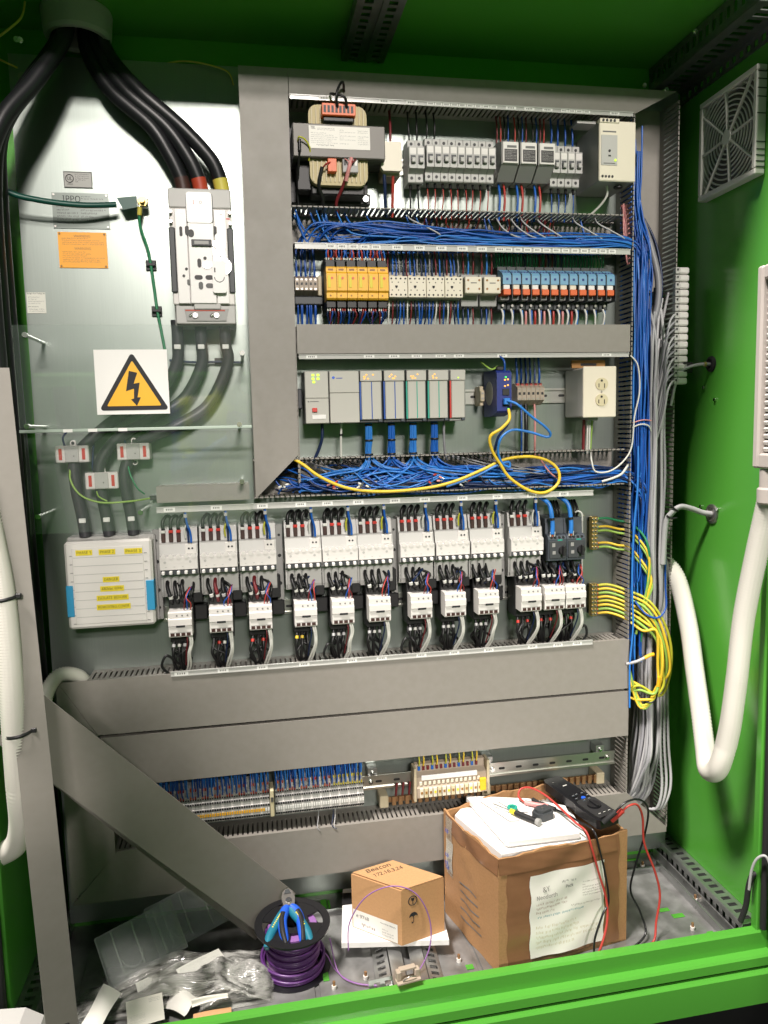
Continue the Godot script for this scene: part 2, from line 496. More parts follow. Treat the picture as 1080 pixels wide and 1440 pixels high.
# ------------------------------------------------------------------ scene
func _ready() -> void:
	rng.seed = 4711
	# --- camera
	var cam := Camera3D.new()
	cam.name = "camera"
	add_child(cam)
	cam.position = Vector3(-0.2993, 1.1756, 1.7902)
	cam.rotation_degrees = Vector3(-6.245, -10.0986, -1.3385)
	cam.fov = 67.89
	cam.near = 0.05
	cam.far = 60.0
	cam.current = true
	# --- surroundings: the dim hall in front of the cabinet
	var we := WorldEnvironment.new()
	we.name = "surroundings"
	var env := Environment.new()
	env.background_mode = Environment.BG_COLOR
	env.background_color = Color(0.40, 0.42, 0.43)
	env.background_energy_multiplier = 0.62
	env.tonemap_mode = Environment.TONE_MAPPER_LINEAR
	env.tonemap_exposure = 1.0
	env.sdfgi_enabled = true
	env.ssao_enabled = true
	env.ssil_enabled = true
	we.environment = env
	add_child(we)
	make_materials()
	# --- hall lamps: two rows farther out throw the low light on the plate, one hangs close above the front
	hall_lamp(V(1.7, 11.0, 20.6), V(0.0, 1.2, 0.0), 262.0, Vector2(3.4, 1.3), "long white high lamp facing the cabinet from the nearer far row")
	hall_lamp(V(0.5, 11.0, 27.7), V(0.0, 1.2, 0.0), 430.0, Vector2(4.4, 1.6), "long white high lamp facing the cabinet from the farthest row")
	hall_lamp(V(-2.8, 8.0, 2.2), V(0.0, 0.5, 0.3), 150.0, Vector2(1.6, 0.9), "square white high lamp above the aisle left of the cabinet")
	setting()
	ducts()
	left_field()
	row_one()
	row_two()
	row_three()
	row_four()
	row_five()
	wire_runs()
	right_side()
	floor_things()
	person()

func hall_lamp(at: Vector3, to: Vector3, energy: float, size: Vector2, label: String) -> void:
	var o := thing("ceiling_lamp", label, "lamp", at, "hall lamps above the aisle")
	o.look_at_from_position(at, to, Vector3.UP)
	var h := MB.new()
	h.box(V(0, 0, 0.05), V(size.x + 0.06, size.y + 0.06, 0.08), 0.01)
	part(o, "housing", h, M.lgrey)
	var d := MB.new()
	d.box(V(0, 0, 0.005), V(size.x, size.y, 0.008))
	part(o, "diffuser", d, M.lamp_glow)
	var l := AreaLight3D.new()
	l.name = "lamp_light"
	l.area_size = size
	l.light_energy = energy
	l.light_color = Color(1.0, 0.965, 0.935)
	l.area_normalize_energy = true
	l.shadow_enabled = true
	l.set("area_range", 30.0)
	o.add_child(l)
	l.position = V(0, 0, -0.012)

# strip of sheet metal with a row of slots; u runs along, w across, both unit vectors
func perf(b: MB, o: Vector3, u: Vector3, w: Vector3, length: float, width: float, pitch: float, hole: float, rim: float, thick: float) -> void:
	var nn := u.cross(w).normalized()
	var bs := Basis(u, w, nn)
	b.box(o + u * length / 2 + w * rim / 2, V(length, rim, thick), 0.0, bs)
	b.box(o + u * length / 2 + w * (width - rim / 2), V(length, rim, thick), 0.0, bs)
	var k := 0.0
	while k < length:
		var g := minf(pitch - hole, length - k)
		b.box(o + u * (k + g / 2) + w * width / 2, V(g, width - 2 * rim, thick), 0.0, bs)
		k += pitch

func screw(p: Node3D, at: Vector3, dir: Vector3, r := 0.006, m: Material = null, called := "bolt") -> void:
	var b := W()
	b.tube([at, at + dir * 0.004], r, 8)
	b.tube([at, at + dir * 0.0075], r * 0.6, 6)
	part(p, called, b, m if m else M.chrome)

# lowers a front member towards its left end, as the photographed frame stands
func sag(b: MB) -> void:
	for k in b.v.size(): b.v[k].y -= (0.8 - b.v[k].x) * 0.0135

func setting() -> void:
	var fl := MeshInstance3D.new()
	fl.name = "floor"
	var pm := PlaneMesh.new()
	pm.size = Vector2(60, 60)
	fl.mesh = pm
	fl.material_override = M.hall
	fl.position = V(0, -0.22, 18)
	fl.set_meta("kind", "structure")
	add_child(fl)
	# unseen machine assumed from green reflections in the plate, sized around far lamp light
	var mc := thing("unseen_machine", "large unseen green machine enclosure assumed across the aisle", "machine", V(-0.6, -0.22, 3.7))
	var gb := MB.new()
	gb.box(V(0, 0.89, 0), V(6.0, 1.78, 0.5), 0.02)
	part(mc, "housing", gb, M.green)
	for k in 5:
		var gk := MB.new()
		gk.box(V(-2.4 + k * 1.2, 0.9, -0.262), V(1.1, 1.6, 0.02), 0.004)
		part(mc, "door_panel", gk, M.green)

	var c := thing("control_cabinet", "tall bright green steel control cabinet standing open at the front", "cabinet", V(0, 0, 0))
	var b := W(); b.bar(-0.83, 0.83, -0.02, 2.08, -0.045, -0.040)
	part(c, "back_wall", b, M.green)
	b = W(); b.bar(0.80, 0.83, -0.02, 2.08, -0.039, 0.372)
	part(c, "side_wall", b, M.green)
	b = W(); b.bar(-0.83, -0.80, -0.02, 2.08, -0.039, 0.372)
	part(c, "side_wall", b, M.green)
	b = W(); b.bar(-0.799, 0.799, 2.04, 2.07, -0.039, 0.395)
	b.bar(-0.799, 0.799, 2.012, 2.0395, 0.380, 0.395)
	part(c, "ceiling_panel", b, M.green)
	# front frame: jambs and sill with its stepped section
	for s in [-1.0, 1.0]:
		b = W()
		b.bar(s * 0.775, s * 0.799, 0.0, 2.03, 0.352, 0.372, 0.002)
		b.bar(s * 0.801, s * 0.835, -0.03, 2.07, 0.373, 0.398, 0.003)
		part(c, "door_jamb", b, M.green)
		b = W()
		b.tube([V(s * 0.787, 0.05, 0.378), V(s * 0.787, 2.02, 0.378)], 0.007, 8)
		part(c, "door_seal", b, M.rubber)
	b = W()
	b.profx([[0.352, -0.02], [0.352, 0.040], [0.356, 0.044], [0.372, 0.044], [0.376, 0.040], [0.376, 0.002], [0.392, 0.000], [0.396, -0.004], [0.396, -0.024], [0.380, -0.024], [0.380, -0.02]], -0.80, 0.80)
	sag(b)
	part(c, "sill", b, M.green)
	b = W()
	b.profx([[0.385, -0.105], [0.385, -0.036], [0.389, -0.032], [0.402, -0.032], [0.406, -0.036], [0.406, -0.105]], -0.835, 0.835)
	sag(b)
	part(c, "plinth_panel", b, M.green)
	b = W(); b.bar(-0.82, 0.82, -0.21, -0.03, 0.0, 0.384)
	part(c, "plinth", b, M.black)
	# floor pan and the bolted gland plates
	b = W(); b.bar(-0.799, 0.799, -0.02, -0.004, -0.039, 0.351)
	part(c, "floor_pan", b, M.pan)
	for q in [[-0.70, -0.205, 0.06, 0.335], [-0.195, 0.15, 0.06, 0.335], [0.16, 0.705, 0.06, 0.335]]:
		b = W()
		b.bar(q[0], q[1], -0.0035, 0.0, q[2], q[3], 0.001)
		part(c, "gland_plate", b, M.pan)
	b = W()
	b.bar(0.13, 0.735, -0.0035, 0.010, 0.044, 0.050)
	b.bar(-0.20, 0.12, -0.0035, 0.010, 0.044, 0.050)
	b.bar(0.728, 0.733, -0.0035, 0.016, 0.03, 0.351)
	b.bar(0.748, 0.752, -0.0035, 0.022, -0.02, 0.351)
	part(c, "folded_edge", b, M.galv)
	for p in [V(0.742, 0, 0.19), V(0.675, 0, 0.285), V(0.69, 0, 0.03), V(-0.095, 0, 0.285), V(0.115, 0, 0.275), V(-0.165, 0, 0.30)]:
		b = W(); b.tube([p, p + V(0, 0.008, 0)], 0.0052, 8)
		var st := part(c, "standoff", b, M.white)
		b = W(); b.tube([p + V(0, 0.008, 0), p + V(0, 0.017, 0)], 0.0032, 8)
		part(st, "stud", b, M.copper)
	# patches where paint ran through the gland openings
	for q in [[0.635, 0.662, 0.20, 0.212], [0.655, 0.685, 0.226, 0.240], [0.70, 0.716, 0.30, 0.309], [0.66, 0.70, -0.012, -0.004], [-0.165, -0.15, -0.01, 0.03], [-0.148, -0.142, -0.005, 0.035], [-0.185, -0.172, 0.245, 0.275], [0.125, 0.142, 0.29, 0.305], [-0.02, -0.005, 0.315, 0.328]]:
		b = W(); b.bar(q[0], q[1], 0.0002, 0.0022, q[2], q[3], 0.0008)
		part(c, "paint_patch", b, M.green)
	# perforated frame rails
	b = W()
	perf(b, V(0.757, 0.0, 0.35), V(0, 0, -1), V(0, 1, 0), 0.385, 0.045, 0.0245, 0.012, 0.012, 0.002)
	perf(b, V(0.757, 0.046, 0.35), V(0, 0, -1), V(1, 0, 0), 0.385, 0.042, 0.0245, 0.012, 0.010, 0.002)
	part(c, "frame_rail", b, M.galv)
	b = W()
	b.bar(0.760, 0.797, 0.038, 0.044, -0.035, 0.35)
	part(c, "rail_gasket", b, M.rubber)
	b = W()
	perf(b, V(-0.757, 0.0, -0.035), V(0, 0, 1), V(0, 1, 0), 0.385, 0.045, 0.0245, 0.012, 0.012, 0.002)
	perf(b, V(-0.799, 0.046, 0.35), V(0, 0, -1), V(1, 0, 0), 0.385, 0.042, 0.0245, 0.012, 0.010, 0.002)
	part(c, "frame_rail", b, M.galv)
	b = W()
	perf(b, V(0.715, 2.037, -0.035), V(0, 0, 1), V(0, -1, 0), 0.41, 0.05, 0.0245, 0.013, 0.013, 0.002)
	perf(b, V(0.715, 1.985, -0.035), V(0, 0, 1), V(1, 0, 0), 0.41, 0.083, 0.0245, 0.013, 0.024, 0.002)
	perf(b, V(0.7985, 1.984, -0.035), V(0, 0, 1), V(0, -1, 0), 0.41, 0.03, 0.0245, 0.013, 0.008, 0.002)
	part(c, "frame_rail", b, M.rail)
	b = W()
	perf(b, V(-0.045, 2.014, 0.38), V(0, 0, -1), V(1, 0, 0), 0.415, 0.042, 0.0245, 0.013, 0.012, 0.002)
	perf(b, V(0.004, 2.014, 0.38), V(0, 0, -1), V(1, 0, 0), 0.415, 0.042, 0.0245, 0.013, 0.012, 0.002)
	b.bar(-0.048, -0.045, 2.013, 2.039, -0.035, 0.38)
	b.bar(0.046, 0.049, 2.013, 2.039, -0.035, 0.38)
	b.bar(-0.003, 0.004, 2.016, 2.039, -0.035, 0.38)
	part(c, "frame_rail", b, M.rail)
	for p in [V(-0.735, 2.0, 0.0), V(-0.72, 1.985, 0.03), V(0.70, 2.0, -0.035), V(0.72, 1.99, 0.06), V(0.735, 1.975, 0.005), V(0.70, 2.02, 0.18)]:
		screw(c, p, V(0, -0.3, 1).normalized(), 0.006)
	# upright at the far right behind the duct
	b = W()
	b.bar(0.738, 0.758, 0.05, 1.98, -0.03, -0.012)
	part(c, "frame_upright", b, M.rail)
	# mounting plate
	b = W(); b.bar(-0.755, 0.772, 0.03, 1.972, -0.003, 0.0)
	part(c, "mounting_plate", b, M.plate)
	for p in [V(-0.728, 1.925, 0), V(0.745, 1.93, 0), V(-0.735, 0.09, 0), V(0.55, 1.93, 0)]:
		screw(c, p, V(0, 0, 1), 0.010, M.steel)
	# open door leaf at the right, swung straight out
	b = W()
	b.bar(0.84, 0.862, -0.02, 2.06, 0.42, 1.12, 0.003)
	var dl := thing("cabinet_door", "green cabinet door swung straight out at the far right edge", "door", V(0.84, 0, 0.42))
	part(dl, "leaf", b, M.green)
	for y in [0.06, 1.0, 1.95]:
		b = W()
		b.bar(0.80, 0.838, y - 0.02, y + 0.012, 0.40, 0.424, 0.003)
		b.tube([V(0.836, y - 0.035, 0.418), V(0.836, y + 0.03, 0.418)], 0.007, 10)
		part(dl, "hinge", b, M.steel)
	dl = thing("cabinet_door", "green cabinet door swung out past the far left edge", "door", V(-0.84, 0, 0.42))
	dl.rotation.y = -1.25
	b = MB.new()
	b.bar(-0.022, 0.0, -0.02, 2.06, 0.0, 0.70, 0.003)
	part(dl, "leaf", b, M.green)

# ------------------------------------------------------------------ wiring ducts
func fingers(b: MB, horizontal: bool, a0: float, a1: float, c: float, depth: float, pitch := 0.0115) -> void:
	# one slotted wall: c is its place across, a0..a1 its run
	var th := 0.0018
	var m := a0
	if horizontal: b.bar(a0, a1, c - th / 2, c + th / 2, 0.0005, 0.020)
	else: b.bar(c - th / 2, c + th / 2, a0, a1, 0.0005, 0.020)
	while m + 0.0075 <= a1:
		if horizontal:
			b.bar(m, m + 0.0072, c - th / 2, c + th / 2, 0.020, depth - 0.005)
			b.bar(m - 0.0008, m + 0.0080, c - th * 0.8, c + th * 0.8, depth - 0.005, depth)
		else:
			b.bar(c - th / 2, c + th / 2, m, m + 0.0072, 0.020, depth - 0.005)
			b.bar(c - th * 0.8, c + th * 0.8, m - 0.0008, m + 0.0080, depth - 0.005, depth)
		m += pitch

func duct(label: String, horizontal: bool, x0: float, x1: float, y0: float, y1: float, cover = null, depth := DEPTH) -> Node3D:
	var o := thing("wire_duct", label, "wire duct", V(x0, y0, 0), "grey slotted wiring ducts")
	var b := W()
	b.bar(x0, x1, y0, y1, 0.0008, 0.003)
	part(o, "base", b, M.duct)
	b = W()
	if horizontal:
		fingers(b, true, x0, x1, y0, depth)
		fingers(b, true, x0, x1, y1, depth)
	else:
		fingers(b, false, y0, y1, x0, depth)
		fingers(b, false, y0, y1, x1, depth)
	stuff(part(o, "finger_walls", b, M.duct))
	if cover:
		b = W()
		var p := PackedVector2Array()
		for q in cover: p.append(Vector2(q[0], q[1]))
		b.prism(p, Transform3D(Basis(), V(0, 0, depth + 0.0005)), 0.0022)
		if horizontal:
			b.bar(x0 + 0.001, x1 - 0.001, y1 + 0.0018, y1 + 0.0033, depth - 0.010, depth + 0.0004)
			b.bar(x0 + 0.001, x1 - 0.001, y0 - 0.0033, y0 - 0.0018, depth - 0.010, depth + 0.0004)
		else:
			b.bar(x1 + 0.0018, x1 + 0.0033, y0 + 0.002, y1 - 0.002, depth - 0.010, depth + 0.0004)
			b.bar(x0 - 0.0033, x0 - 0.0018, y0 + 0.002, y1 - 0.002, depth - 0.010, depth + 0.0004)
		part(o, "cover", b, M.duct)
	return o

# clear label carrier along a duct edge with its paper markers
func carrier(o: Node3D, x0: float, x1: float, y: float, z: float, marks: Array, h := 0.013) -> void:
	var b := W()
	b.bar(x0, x1, y - h / 2, y + h / 2, z, z + 0.0016)
	b.bar(x0, x1, y + h / 2 - 0.002, y + h / 2, z + 0.0017, z + 0.0032)
	b.bar(x0, x1, y - h / 2, y - h / 2 + 0.002, z + 0.0017, z + 0.0032)
	var s := part(o, "label_carrier", b, M.strip)
	for m in marks:
		var w: float = 0.024 if m is float else m[1]
		var x: float = m if m is float else m[0]
		b = W()
		b.bar(x - w / 2, x + w / 2, y - h * 0.36, y + h * 0.36, z + 0.0017, z + 0.0024)
		var c := part(s, "paper_marker", b, M.marker)
		b = W()
		for k in 4:
			b.bar(x - w * 0.3 + k * w * 0.16, x - w * 0.3 + k * w * 0.16 + w * 0.09, y - h * 0.14, y + h * 0.16, z + 0.0024, z + 0.0026)
		part(c, "print", b, M.ink_grey)

func ducts() -> void:
	var a := duct("grey covered duct along the top edge of the plate", true, -0.180, 0.606, 1.884, 1.934, [[-0.1795, 1.882], [0.612, 1.882], [0.716, 1.936], [-0.1795, 1.936]])
	carrier(a, -0.178, 0.606, 1.879, DEPTH + 0.003, [-0.105, 0.025, 0.085, [0.128, 0.016], [0.146, 0.016], [0.164, 0.016], [0.182, 0.016], [0.20, 0.016], [0.218, 0.016], [0.236, 0.016], [0.254, 0.016], [0.272, 0.016], 0.312, 0.355, 0.398, [0.438, 0.016], [0.456, 0.016], [0.474, 0.016], [0.492, 0.016], 0.56], 0.010)
	duct("wide grey covered duct running down beside the main breaker", false, -0.278, -0.186, 1.06, 1.934, [[-0.2835, 1.936], [-0.1805, 1.936], [-0.1865, 1.122], [-0.2835, 1.028]])
	var d := duct("open duct full of blue wires below the transformer", true, -0.180, 0.596, 1.580, 1.657)
	carrier(d, -0.178, 0.604, 1.5735, DEPTH + 0.001, [[-0.1, 0.02], [-0.075, 0.02], [-0.05, 0.02], [-0.025, 0.02], [0.0, 0.02], 0.048, 0.098, 0.148, 0.197, 0.242, 0.285, [0.305, 0.018], [0.328, 0.018], [0.351, 0.018], [0.374, 0.018], [0.397, 0.018], [0.42, 0.018], [0.443, 0.018], [0.466, 0.018], [0.489, 0.018], [0.512, 0.018], [0.535, 0.018], [0.558, 0.018]])
	d = duct("grey covered duct between the yellow relays and the controller", true, -0.180, 0.602, 1.346, 1.404, [[-0.1805, 1.3435], [0.606, 1.3435], [0.606, 1.407], [-0.1805, 1.407]])
	carrier(d, -0.178, 0.602, 1.3365, DEPTH + 0.003, [-0.15, -0.022, 0.035, 0.087, 0.142, 0.185, 0.288, 0.545], 0.010)
	d = duct("open duct heaped with blue and yellow wires below the controller", true, -0.286, 0.604, 1.030, 1.113)
	carrier(d, -0.497, 0.515, 1.0115, DEPTH + 0.001, [-0.47, -0.37, -0.27, -0.185, -0.125, -0.055, 0.03, 0.10, 0.19, 0.275, 0.36, 0.44])
	duct("short grey covered duct left of the wire heap, above the breaker row", true, -0.495, -0.298, 1.030, 1.060, [[-0.496, 1.0265], [-0.297, 1.0265], [-0.297, 1.0615], [-0.496, 1.0615]], 0.080)
	# lower pair of covered ducts, bottom duct and the upright at the left
	d = duct("upper one of the two wide covered ducts under the contactors", true, -0.665, 0.606, 0.5205, 0.640, [[-0.7235, 0.6435], [0.613, 0.6435], [0.613, 0.5185], [-0.648, 0.5185]])
	carrier(d, -0.486, 0.515, 0.6445, DEPTH + 0.003, [[-0.463, 0.03], -0.372, -0.285, -0.19, -0.08, -0.01, 0.085, 0.165, 0.25, 0.36, 0.425, 0.475], 0.012)
	duct("lower one of the two wide covered ducts, above the terminal rows", true, -0.648, 0.606, 0.400, 0.508, [[-0.6465, 0.5115], [0.613, 0.5115], [0.613, 0.396], [-0.6465, 0.396]])
	duct("grey covered upright duct in the dark lower left corner", false, -0.722, -0.632, 0.24, 0.388, [[-0.7275, 0.6440], [-0.7275, 0.134], [-0.6275, 0.238], [-0.6275, 0.394], [-0.6490, 0.394], [-0.6490, 0.5180], [-0.7244, 0.6440]])
	duct("long covered duct along the bottom edge behind the boxes", true, -0.70, 0.60, 0.131, 0.240, [[-0.7265, 0.128], [0.722, 0.128], [0.722, 0.142], [0.612, 0.245], [-0.622, 0.245]])
	duct("tall open duct at the right carrying blue and grey cables", false, 0.612, 0.724, 0.14, 1.925)

# ------------------------------------------------------------------ left field: supply cables, main breaker, plates
func sign_plate(called: String, label: String, cat: String, c: Vector3, s: Vector2, m: Material, thick := 0.0015) -> Node3D:
	var o := thing(called, label, cat, c)
	var b := MB.new()
	b.box(V(0, 0, thick / 2), V(s.x, s.y, thick))
	part(o, "sheet", b, m)
	return o

func left_field() -> void:
	# cable entry and supply cables
	var e := thing("cable_gland", "round grey cable entry collar in the cabinet ceiling", "cable gland", V(-0.605, 1.985, 0.045))
	var b := MB.new()
	var pr := []
	for q in [[0.052, 0.054], [0.069, 0.054], [0.070, 0.050], [0.066, 0.008], [0.062, 0.0], [0.054, 0.0], [0.050, 0.006], [0.052, 0.054]]: pr.append(Vector2(q[0], q[1]))
	pr.reverse()
	b.lathe(pr, Transform3D(Basis(), Vector3.ZERO), 40)
	part(e, "collar", b, M.mgrey)
	var tips := [[-0.408, M.tape_brown, "brown"], [-0.372, M.tape_red, "red"], [-0.327, M.tape_yellow, "yellow"]]
	for k in 3:
		var x: float = tips[k][0]
		var o := thing("supply_cable", "thick black supply cable with %s tape at the main breaker" % tips[k][2], "cable", V(-0.6, 2.02, 0.045), "cables from the ceiling collar to the main breaker")
		var path := curve([V(-0.592 + k * 0.016, 2.03, 0.03 + k * 0.012), V(-0.588 + k * 0.019, 1.965, 0.045), V(-0.545 + k * 0.028, 1.885, 0.06 + k * 0.004), V(-0.468 + k * 0.031, 1.815, 0.065), V(x - 0.022, 1.755, 0.06), V(x - 0.004, 1.715, 0.055)], 8)
		b = W(); b.tube(path, 0.0155, 14)
		part(o, "jacket", b, M.cable)
		b = W(); b.tube(curve([V(x - 0.0045, 1.716, 0.055), V(x, 1.69, 0.053), V(x, 1.655, 0.052)], 4), 0.0162, 14)
		part(o, "tape", b, tips[k][1])
	for k in 3:
		var o := thing("supply_cable", "%s black cable bending from the ceiling collar down the left edge" % ["nearest", "middle", "rearmost"][k], "cable", V(-0.62, 2.02, 0.045), "cables from the ceiling collar to the left edge")
		b = W()
		b.tube(curve([V(-0.618 - k * 0.008, 2.03, 0.062 - k * 0.012), V(-0.628 - k * 0.010, 1.965, 0.085 - k * 0.014), V(-0.675 - k * 0.018, 1.87, 0.125 - k * 0.026), V(-0.735 - k * 0.012, 1.775, 0.16 - k * 0.038), V(-0.765 - k * 0.002, 1.66, 0.172 - k * 0.046), V(-0.770, 1.45, 0.172 - k * 0.046), V(-0.768, 1.2, 0.17 - k * 0.046), V(-0.772, 0.9, 0.15 - k * 0.05), V(-0.778, 0.6, 0.10 - k * 0.045), V(-0.780, 0.3, 0.07 - k * 0.04), V(-0.78, 0.05, 0.06 - k * 0.04)], 8), 0.0165, 14)  # lower run added to darken the gap beside the plate
		part(o, "jacket", b, M.cable)
	# main breaker
	main_breaker()
	# plates on the bare steel
	var o := sign_plate("listing_plate", "small grey listing plate with a round mark, above the nameplate", "plate", V(-0.631, 1.722, 0.0006), Vector2(0.058, 0.033), M.p_ul)
	b = MB.new(); b.tube(ring_pts(V(-0.017, 0.002, 0.0022), 0.008, 20), 0.0007, 4); part(o, "print", b, M.ink)
	words(o, "UL", V(-0.017, 0.002, 0.0023), 0.007, M.ink)
	words(o, "LISTED", V(-0.017, -0.010, 0.0023), 0.003, M.ink)
	b = MB.new()
	for q in [[-0.029, -0.0275, -0.0165, 0.0165], [0.0275, 0.029, -0.0165, 0.0165], [-0.0274, 0.0274, 0.015, 0.0165], [-0.0274, 0.0274, -0.0165, -0.015]]: b.bar(q[0], q[1], q[2], q[3], 0.0016, 0.0022)
	part(o, "border", b, M.ink_grey)
	o = sign_plate("name_plate", "engraved grey nameplate behind the green earth wire", "plate", V(-0.629, 1.6575, 0.0006), Vector2(0.116, 0.074), M.p_plate)
	words(o, "IPPO", V(-0.018, 0.024, 0.0018), 0.013, M.ink, Basis(), 0.036)
	for q in [[-0.054, 0.033], [0.054, 0.033], [-0.054, -0.033], [0.054, -0.033]]:
		b = MB.new(); b.tube([V(q[0], q[1], 0.0015), V(q[0], q[1], 0.003)], 0.0022, 8); part(o, "rivet", b, M.steel)
	o = sign_plate("warning_plate", "orange yellow warning plate with fine print below the nameplate", "plate", V(-0.630, 1.5755, 0.0006), Vector2(0.100, 0.075), M.p_warn)
	words(o, "WARNING", V(0, 0.029, 0.0018), 0.005, M.amber, Basis(), 0.034)
	words(o, "WARNING", V(0, 0.003, 0.0018), 0.005, M.amber, Basis(), 0.034)
	for q in [[-0.046, 0.034], [0.046, 0.034], [-0.046, -0.034], [0.046, -0.034]]:
		b = MB.new(); b.tube([V(q[0], q[1], 0.0015), V(q[0], q[1], 0.0030)], 0.0022, 8); part(o, "rivet", b, M.amber)
	sign_plate("inspection_sticker", "small white sticker with black header near the left plate edge", "sticker", V(-0.733, 1.4635, 0.0006), Vector2(0.039, 0.044), M.p_sticker, 0.0006)
	# earth wires
	o = thing("earth_wire", "thick dark green earth wire bolted to the plate with a brass stud", "wire", V(-0.5, 1.67, 0.03))
	b = W(); b.tube(curve([V(-0.80, 1.705, 0.09), V(-0.755, 1.672, 0.075), V(-0.70, 1.660, 0.066), V(-0.62, 1.655, 0.055), V(-0.55, 1.662, 0.04)], 8), 0.0058, 10)
	part(o, "jacket", b, M.w_teal)
	b = W(); b.prism(PackedVector2Array([Vector2(-0.548, 1.676), Vector2(-0.508, 1.681), Vector2(-0.508, 1.658), Vector2(-0.536, 1.652)]), Transform3D(Basis(), V(0, 0, 0.03)), 0.010)
	part(o, "lug_boot", b, M.w_teal)
	b = W(); b.bar(-0.508, -0.486, 1.660, 1.681, 0.020, 0.026, 0.002); part(o, "lug", b, M.chrome)
	b = W(); b.tube([V(-0.496, 1.672, 0.0), V(-0.496, 1.672, 0.048)], 0.006, 10); b.tube([V(-0.496, 1.672, 0.027), V(-0.496, 1.672, 0.037)], 0.011, 6); part(o, "stud", b, M.brass)
	b = W(); b.tube([V(-0.503, 1.661, 0.030), V(-0.505, 1.645, 0.028)], 0.005, 8); part(o, "crimp", b, M.tape_yellow)
	o = thing("earth_wire", "thin green earth wire running down from the brass stud", "wire", V(-0.5, 1.64, 0.02))
	wire(o, [V(-0.505, 1.645, 0.027), V(-0.505, 1.62, 0.022), V(-0.492, 1.57, 0.014), V(-0.485, 1.50, 0.010), V(-0.481, 1.45, 0.010), V(-0.474, 1.40, 0.010), V(-0.468, 1.355, 0.010)], 0.0032, M.w_green, "jacket", 8, 8)
	for q in [[-0.489, 1.545], [-0.482, 1.446]]:
		o = thing("cable_tie_mount", "black square tie mount holding the thin green wire, %s" % ("upper one" if q[1] > 1.5 else "lower one"), "tie mount", V(q[0], q[1], 0.0005), "tie mounts on the plate")
		b = MB.new(); b.box(V(0, 0, 0.003), V(0.022, 0.022, 0.005), 0.001); b.box(V(0, 0, 0.0148), V(0.020, 0.005, 0.002), 0.0005)
		part(o, "base", b, M.black)
	# clear shields and sign
	shield()
	# outgoing cables from the main breaker to the distribution block
	var ends := [[-0.437, -0.655], [-0.387, -0.605], [-0.335, -0.553]]
	for k in 3:
		o = thing("load_cable", "%s of the three dark cables from the main breaker to the phase block" % ["left", "middle", "right"][k], "cable", V(ends[k][1], 0.96, 0.03), "cables from the main breaker to the phase block")
		var x0: float = ends[k][0]
		var x1: float = ends[k][1]
		b = W()
		b.tube(curve([V(x0, 1.420, 0.055), V(x0, 1.37, 0.05), V(x0 - 0.006 + k * 0.004, 1.325, 0.045), V(x0 - 0.045, 1.265 - k * 0.014, 0.042), V(x0 - 0.12, 1.222 - k * 0.016, 0.045 + k * 0.006), V(x1 + 0.045 - k * 0.012, 1.185 - k * 0.015, 0.048), V(x1 - 0.008, 1.13 - k * 0.012, 0.05), V(x1 - 0.012, 1.07, 0.05), V(x1 - 0.004, 1.0, 0.045), V(x1, 0.955, 0.045)], 8), 0.0125, 14)
		part(o, "jacket", b, M.cable_grey)
		for q in [[x0, 1.362, 0.064], [x1 - 0.002, 0.992, 0.058]]:
			b = W(); b.bar(q[0] - 0.007, q[0] + 0.007, q[1] - 0.005, q[1] + 0.005, q[2] - 0.003, q[2] + 0.0015, 0.001)
			part(o, "cable_marker", b, M.marker)
	o = thing("cable_tie_mount", "black tie mount beside the three breaker cables", "tie mount", V(-0.352, 1.335, 0.0005), "tie mounts on the plate")
	b = MB.new(); b.box(V(0, 0, 0.004), V(0.020, 0.016, 0.007), 0.001); part(o, "base", b, M.black)
	wire(o, [V(-0.46, 1.338, 0.012), V(-0.40, 1.333, 0.014), V(-0.352, 1.334, 0.014), V(-0.30, 1.332, 0.012)], 0.0028, M.w_dark, "strap")
	# three phase indicator blocks
	var locs := [[-0.667, 1.137, "left"], [-0.610, 1.078, "lowest"], [-0.541, 1.139, "right"]]
	for q in locs:
		o = thing("surge_arrester", "%s white block with two red windows on the phase cables" % q[2], "surge arrester", V(q[0], q[1], 0.035), "white blocks with red windows")
		b = MB.new(); b.box(V(0, 0, 0.012), V(0.068, 0.036, 0.040), 0.002)
		part(o, "housing", b, M.white)
		b = MB.new(); b.box(V(0, 0, 0.0335), V(0.028, 0.034, 0.004), 0.001); part(o, "cap", b, M.lgrey)
		for s in [-1.0, 1.0]:
			b = MB.new(); b.box(V(s * 0.0235, 0, 0.0325), V(0.0065, 0.024, 0.0015)); part(o, "status_window", b, M.red)
			b = MB.new()
			b.prism(arc_tab(0.010, 0.0042), Transform3D(Basis(Vector3(s, 0, 0), Vector3(0, s, 0), Vector3(0, 0, 1)), V(0, s * 0.018, 0.010)), 0.006)
			part(o, "fixing_ear", b, M.white)
			b = MB.new(); b.tube([V(0, s * 0.0235, 0.0162), V(0, s * 0.0235, 0.0172)], 0.0038, 8); part(o, "painted_screw_hole", b, M.black)  # black disc stands in for the dark inside the hole
		words(o, "+", V(0.004, -0.004, 0.0358), 0.006, M.ink)
	o = thing("earth_lead", "thin yellow green lead looping under the white blocks", "wire", V(-0.6, 1.04, 0.05))
	wire(o, [V(-0.672, 1.12, 0.05), V(-0.674, 1.085, 0.068), V(-0.655, 1.05, 0.072), V(-0.615, 1.032, 0.074), V(-0.56, 1.031, 0.07), V(-0.517, 1.033, 0.03)], 0.0022, M.w_lime, "strand", 6)
	wire(o, [V(-0.557, 1.12, 0.05), V(-0.55, 1.09, 0.068), V(-0.537, 1.06, 0.068), V(-0.525, 1.045, 0.05)], 0.0018, M.w_green, "strand", 6)
	wire(o, [V(-0.625, 1.06, 0.05), V(-0.618, 1.045, 0.07), V(-0.60, 1.034, 0.074)], 0.0018, M.w_lime, "strand", 6)
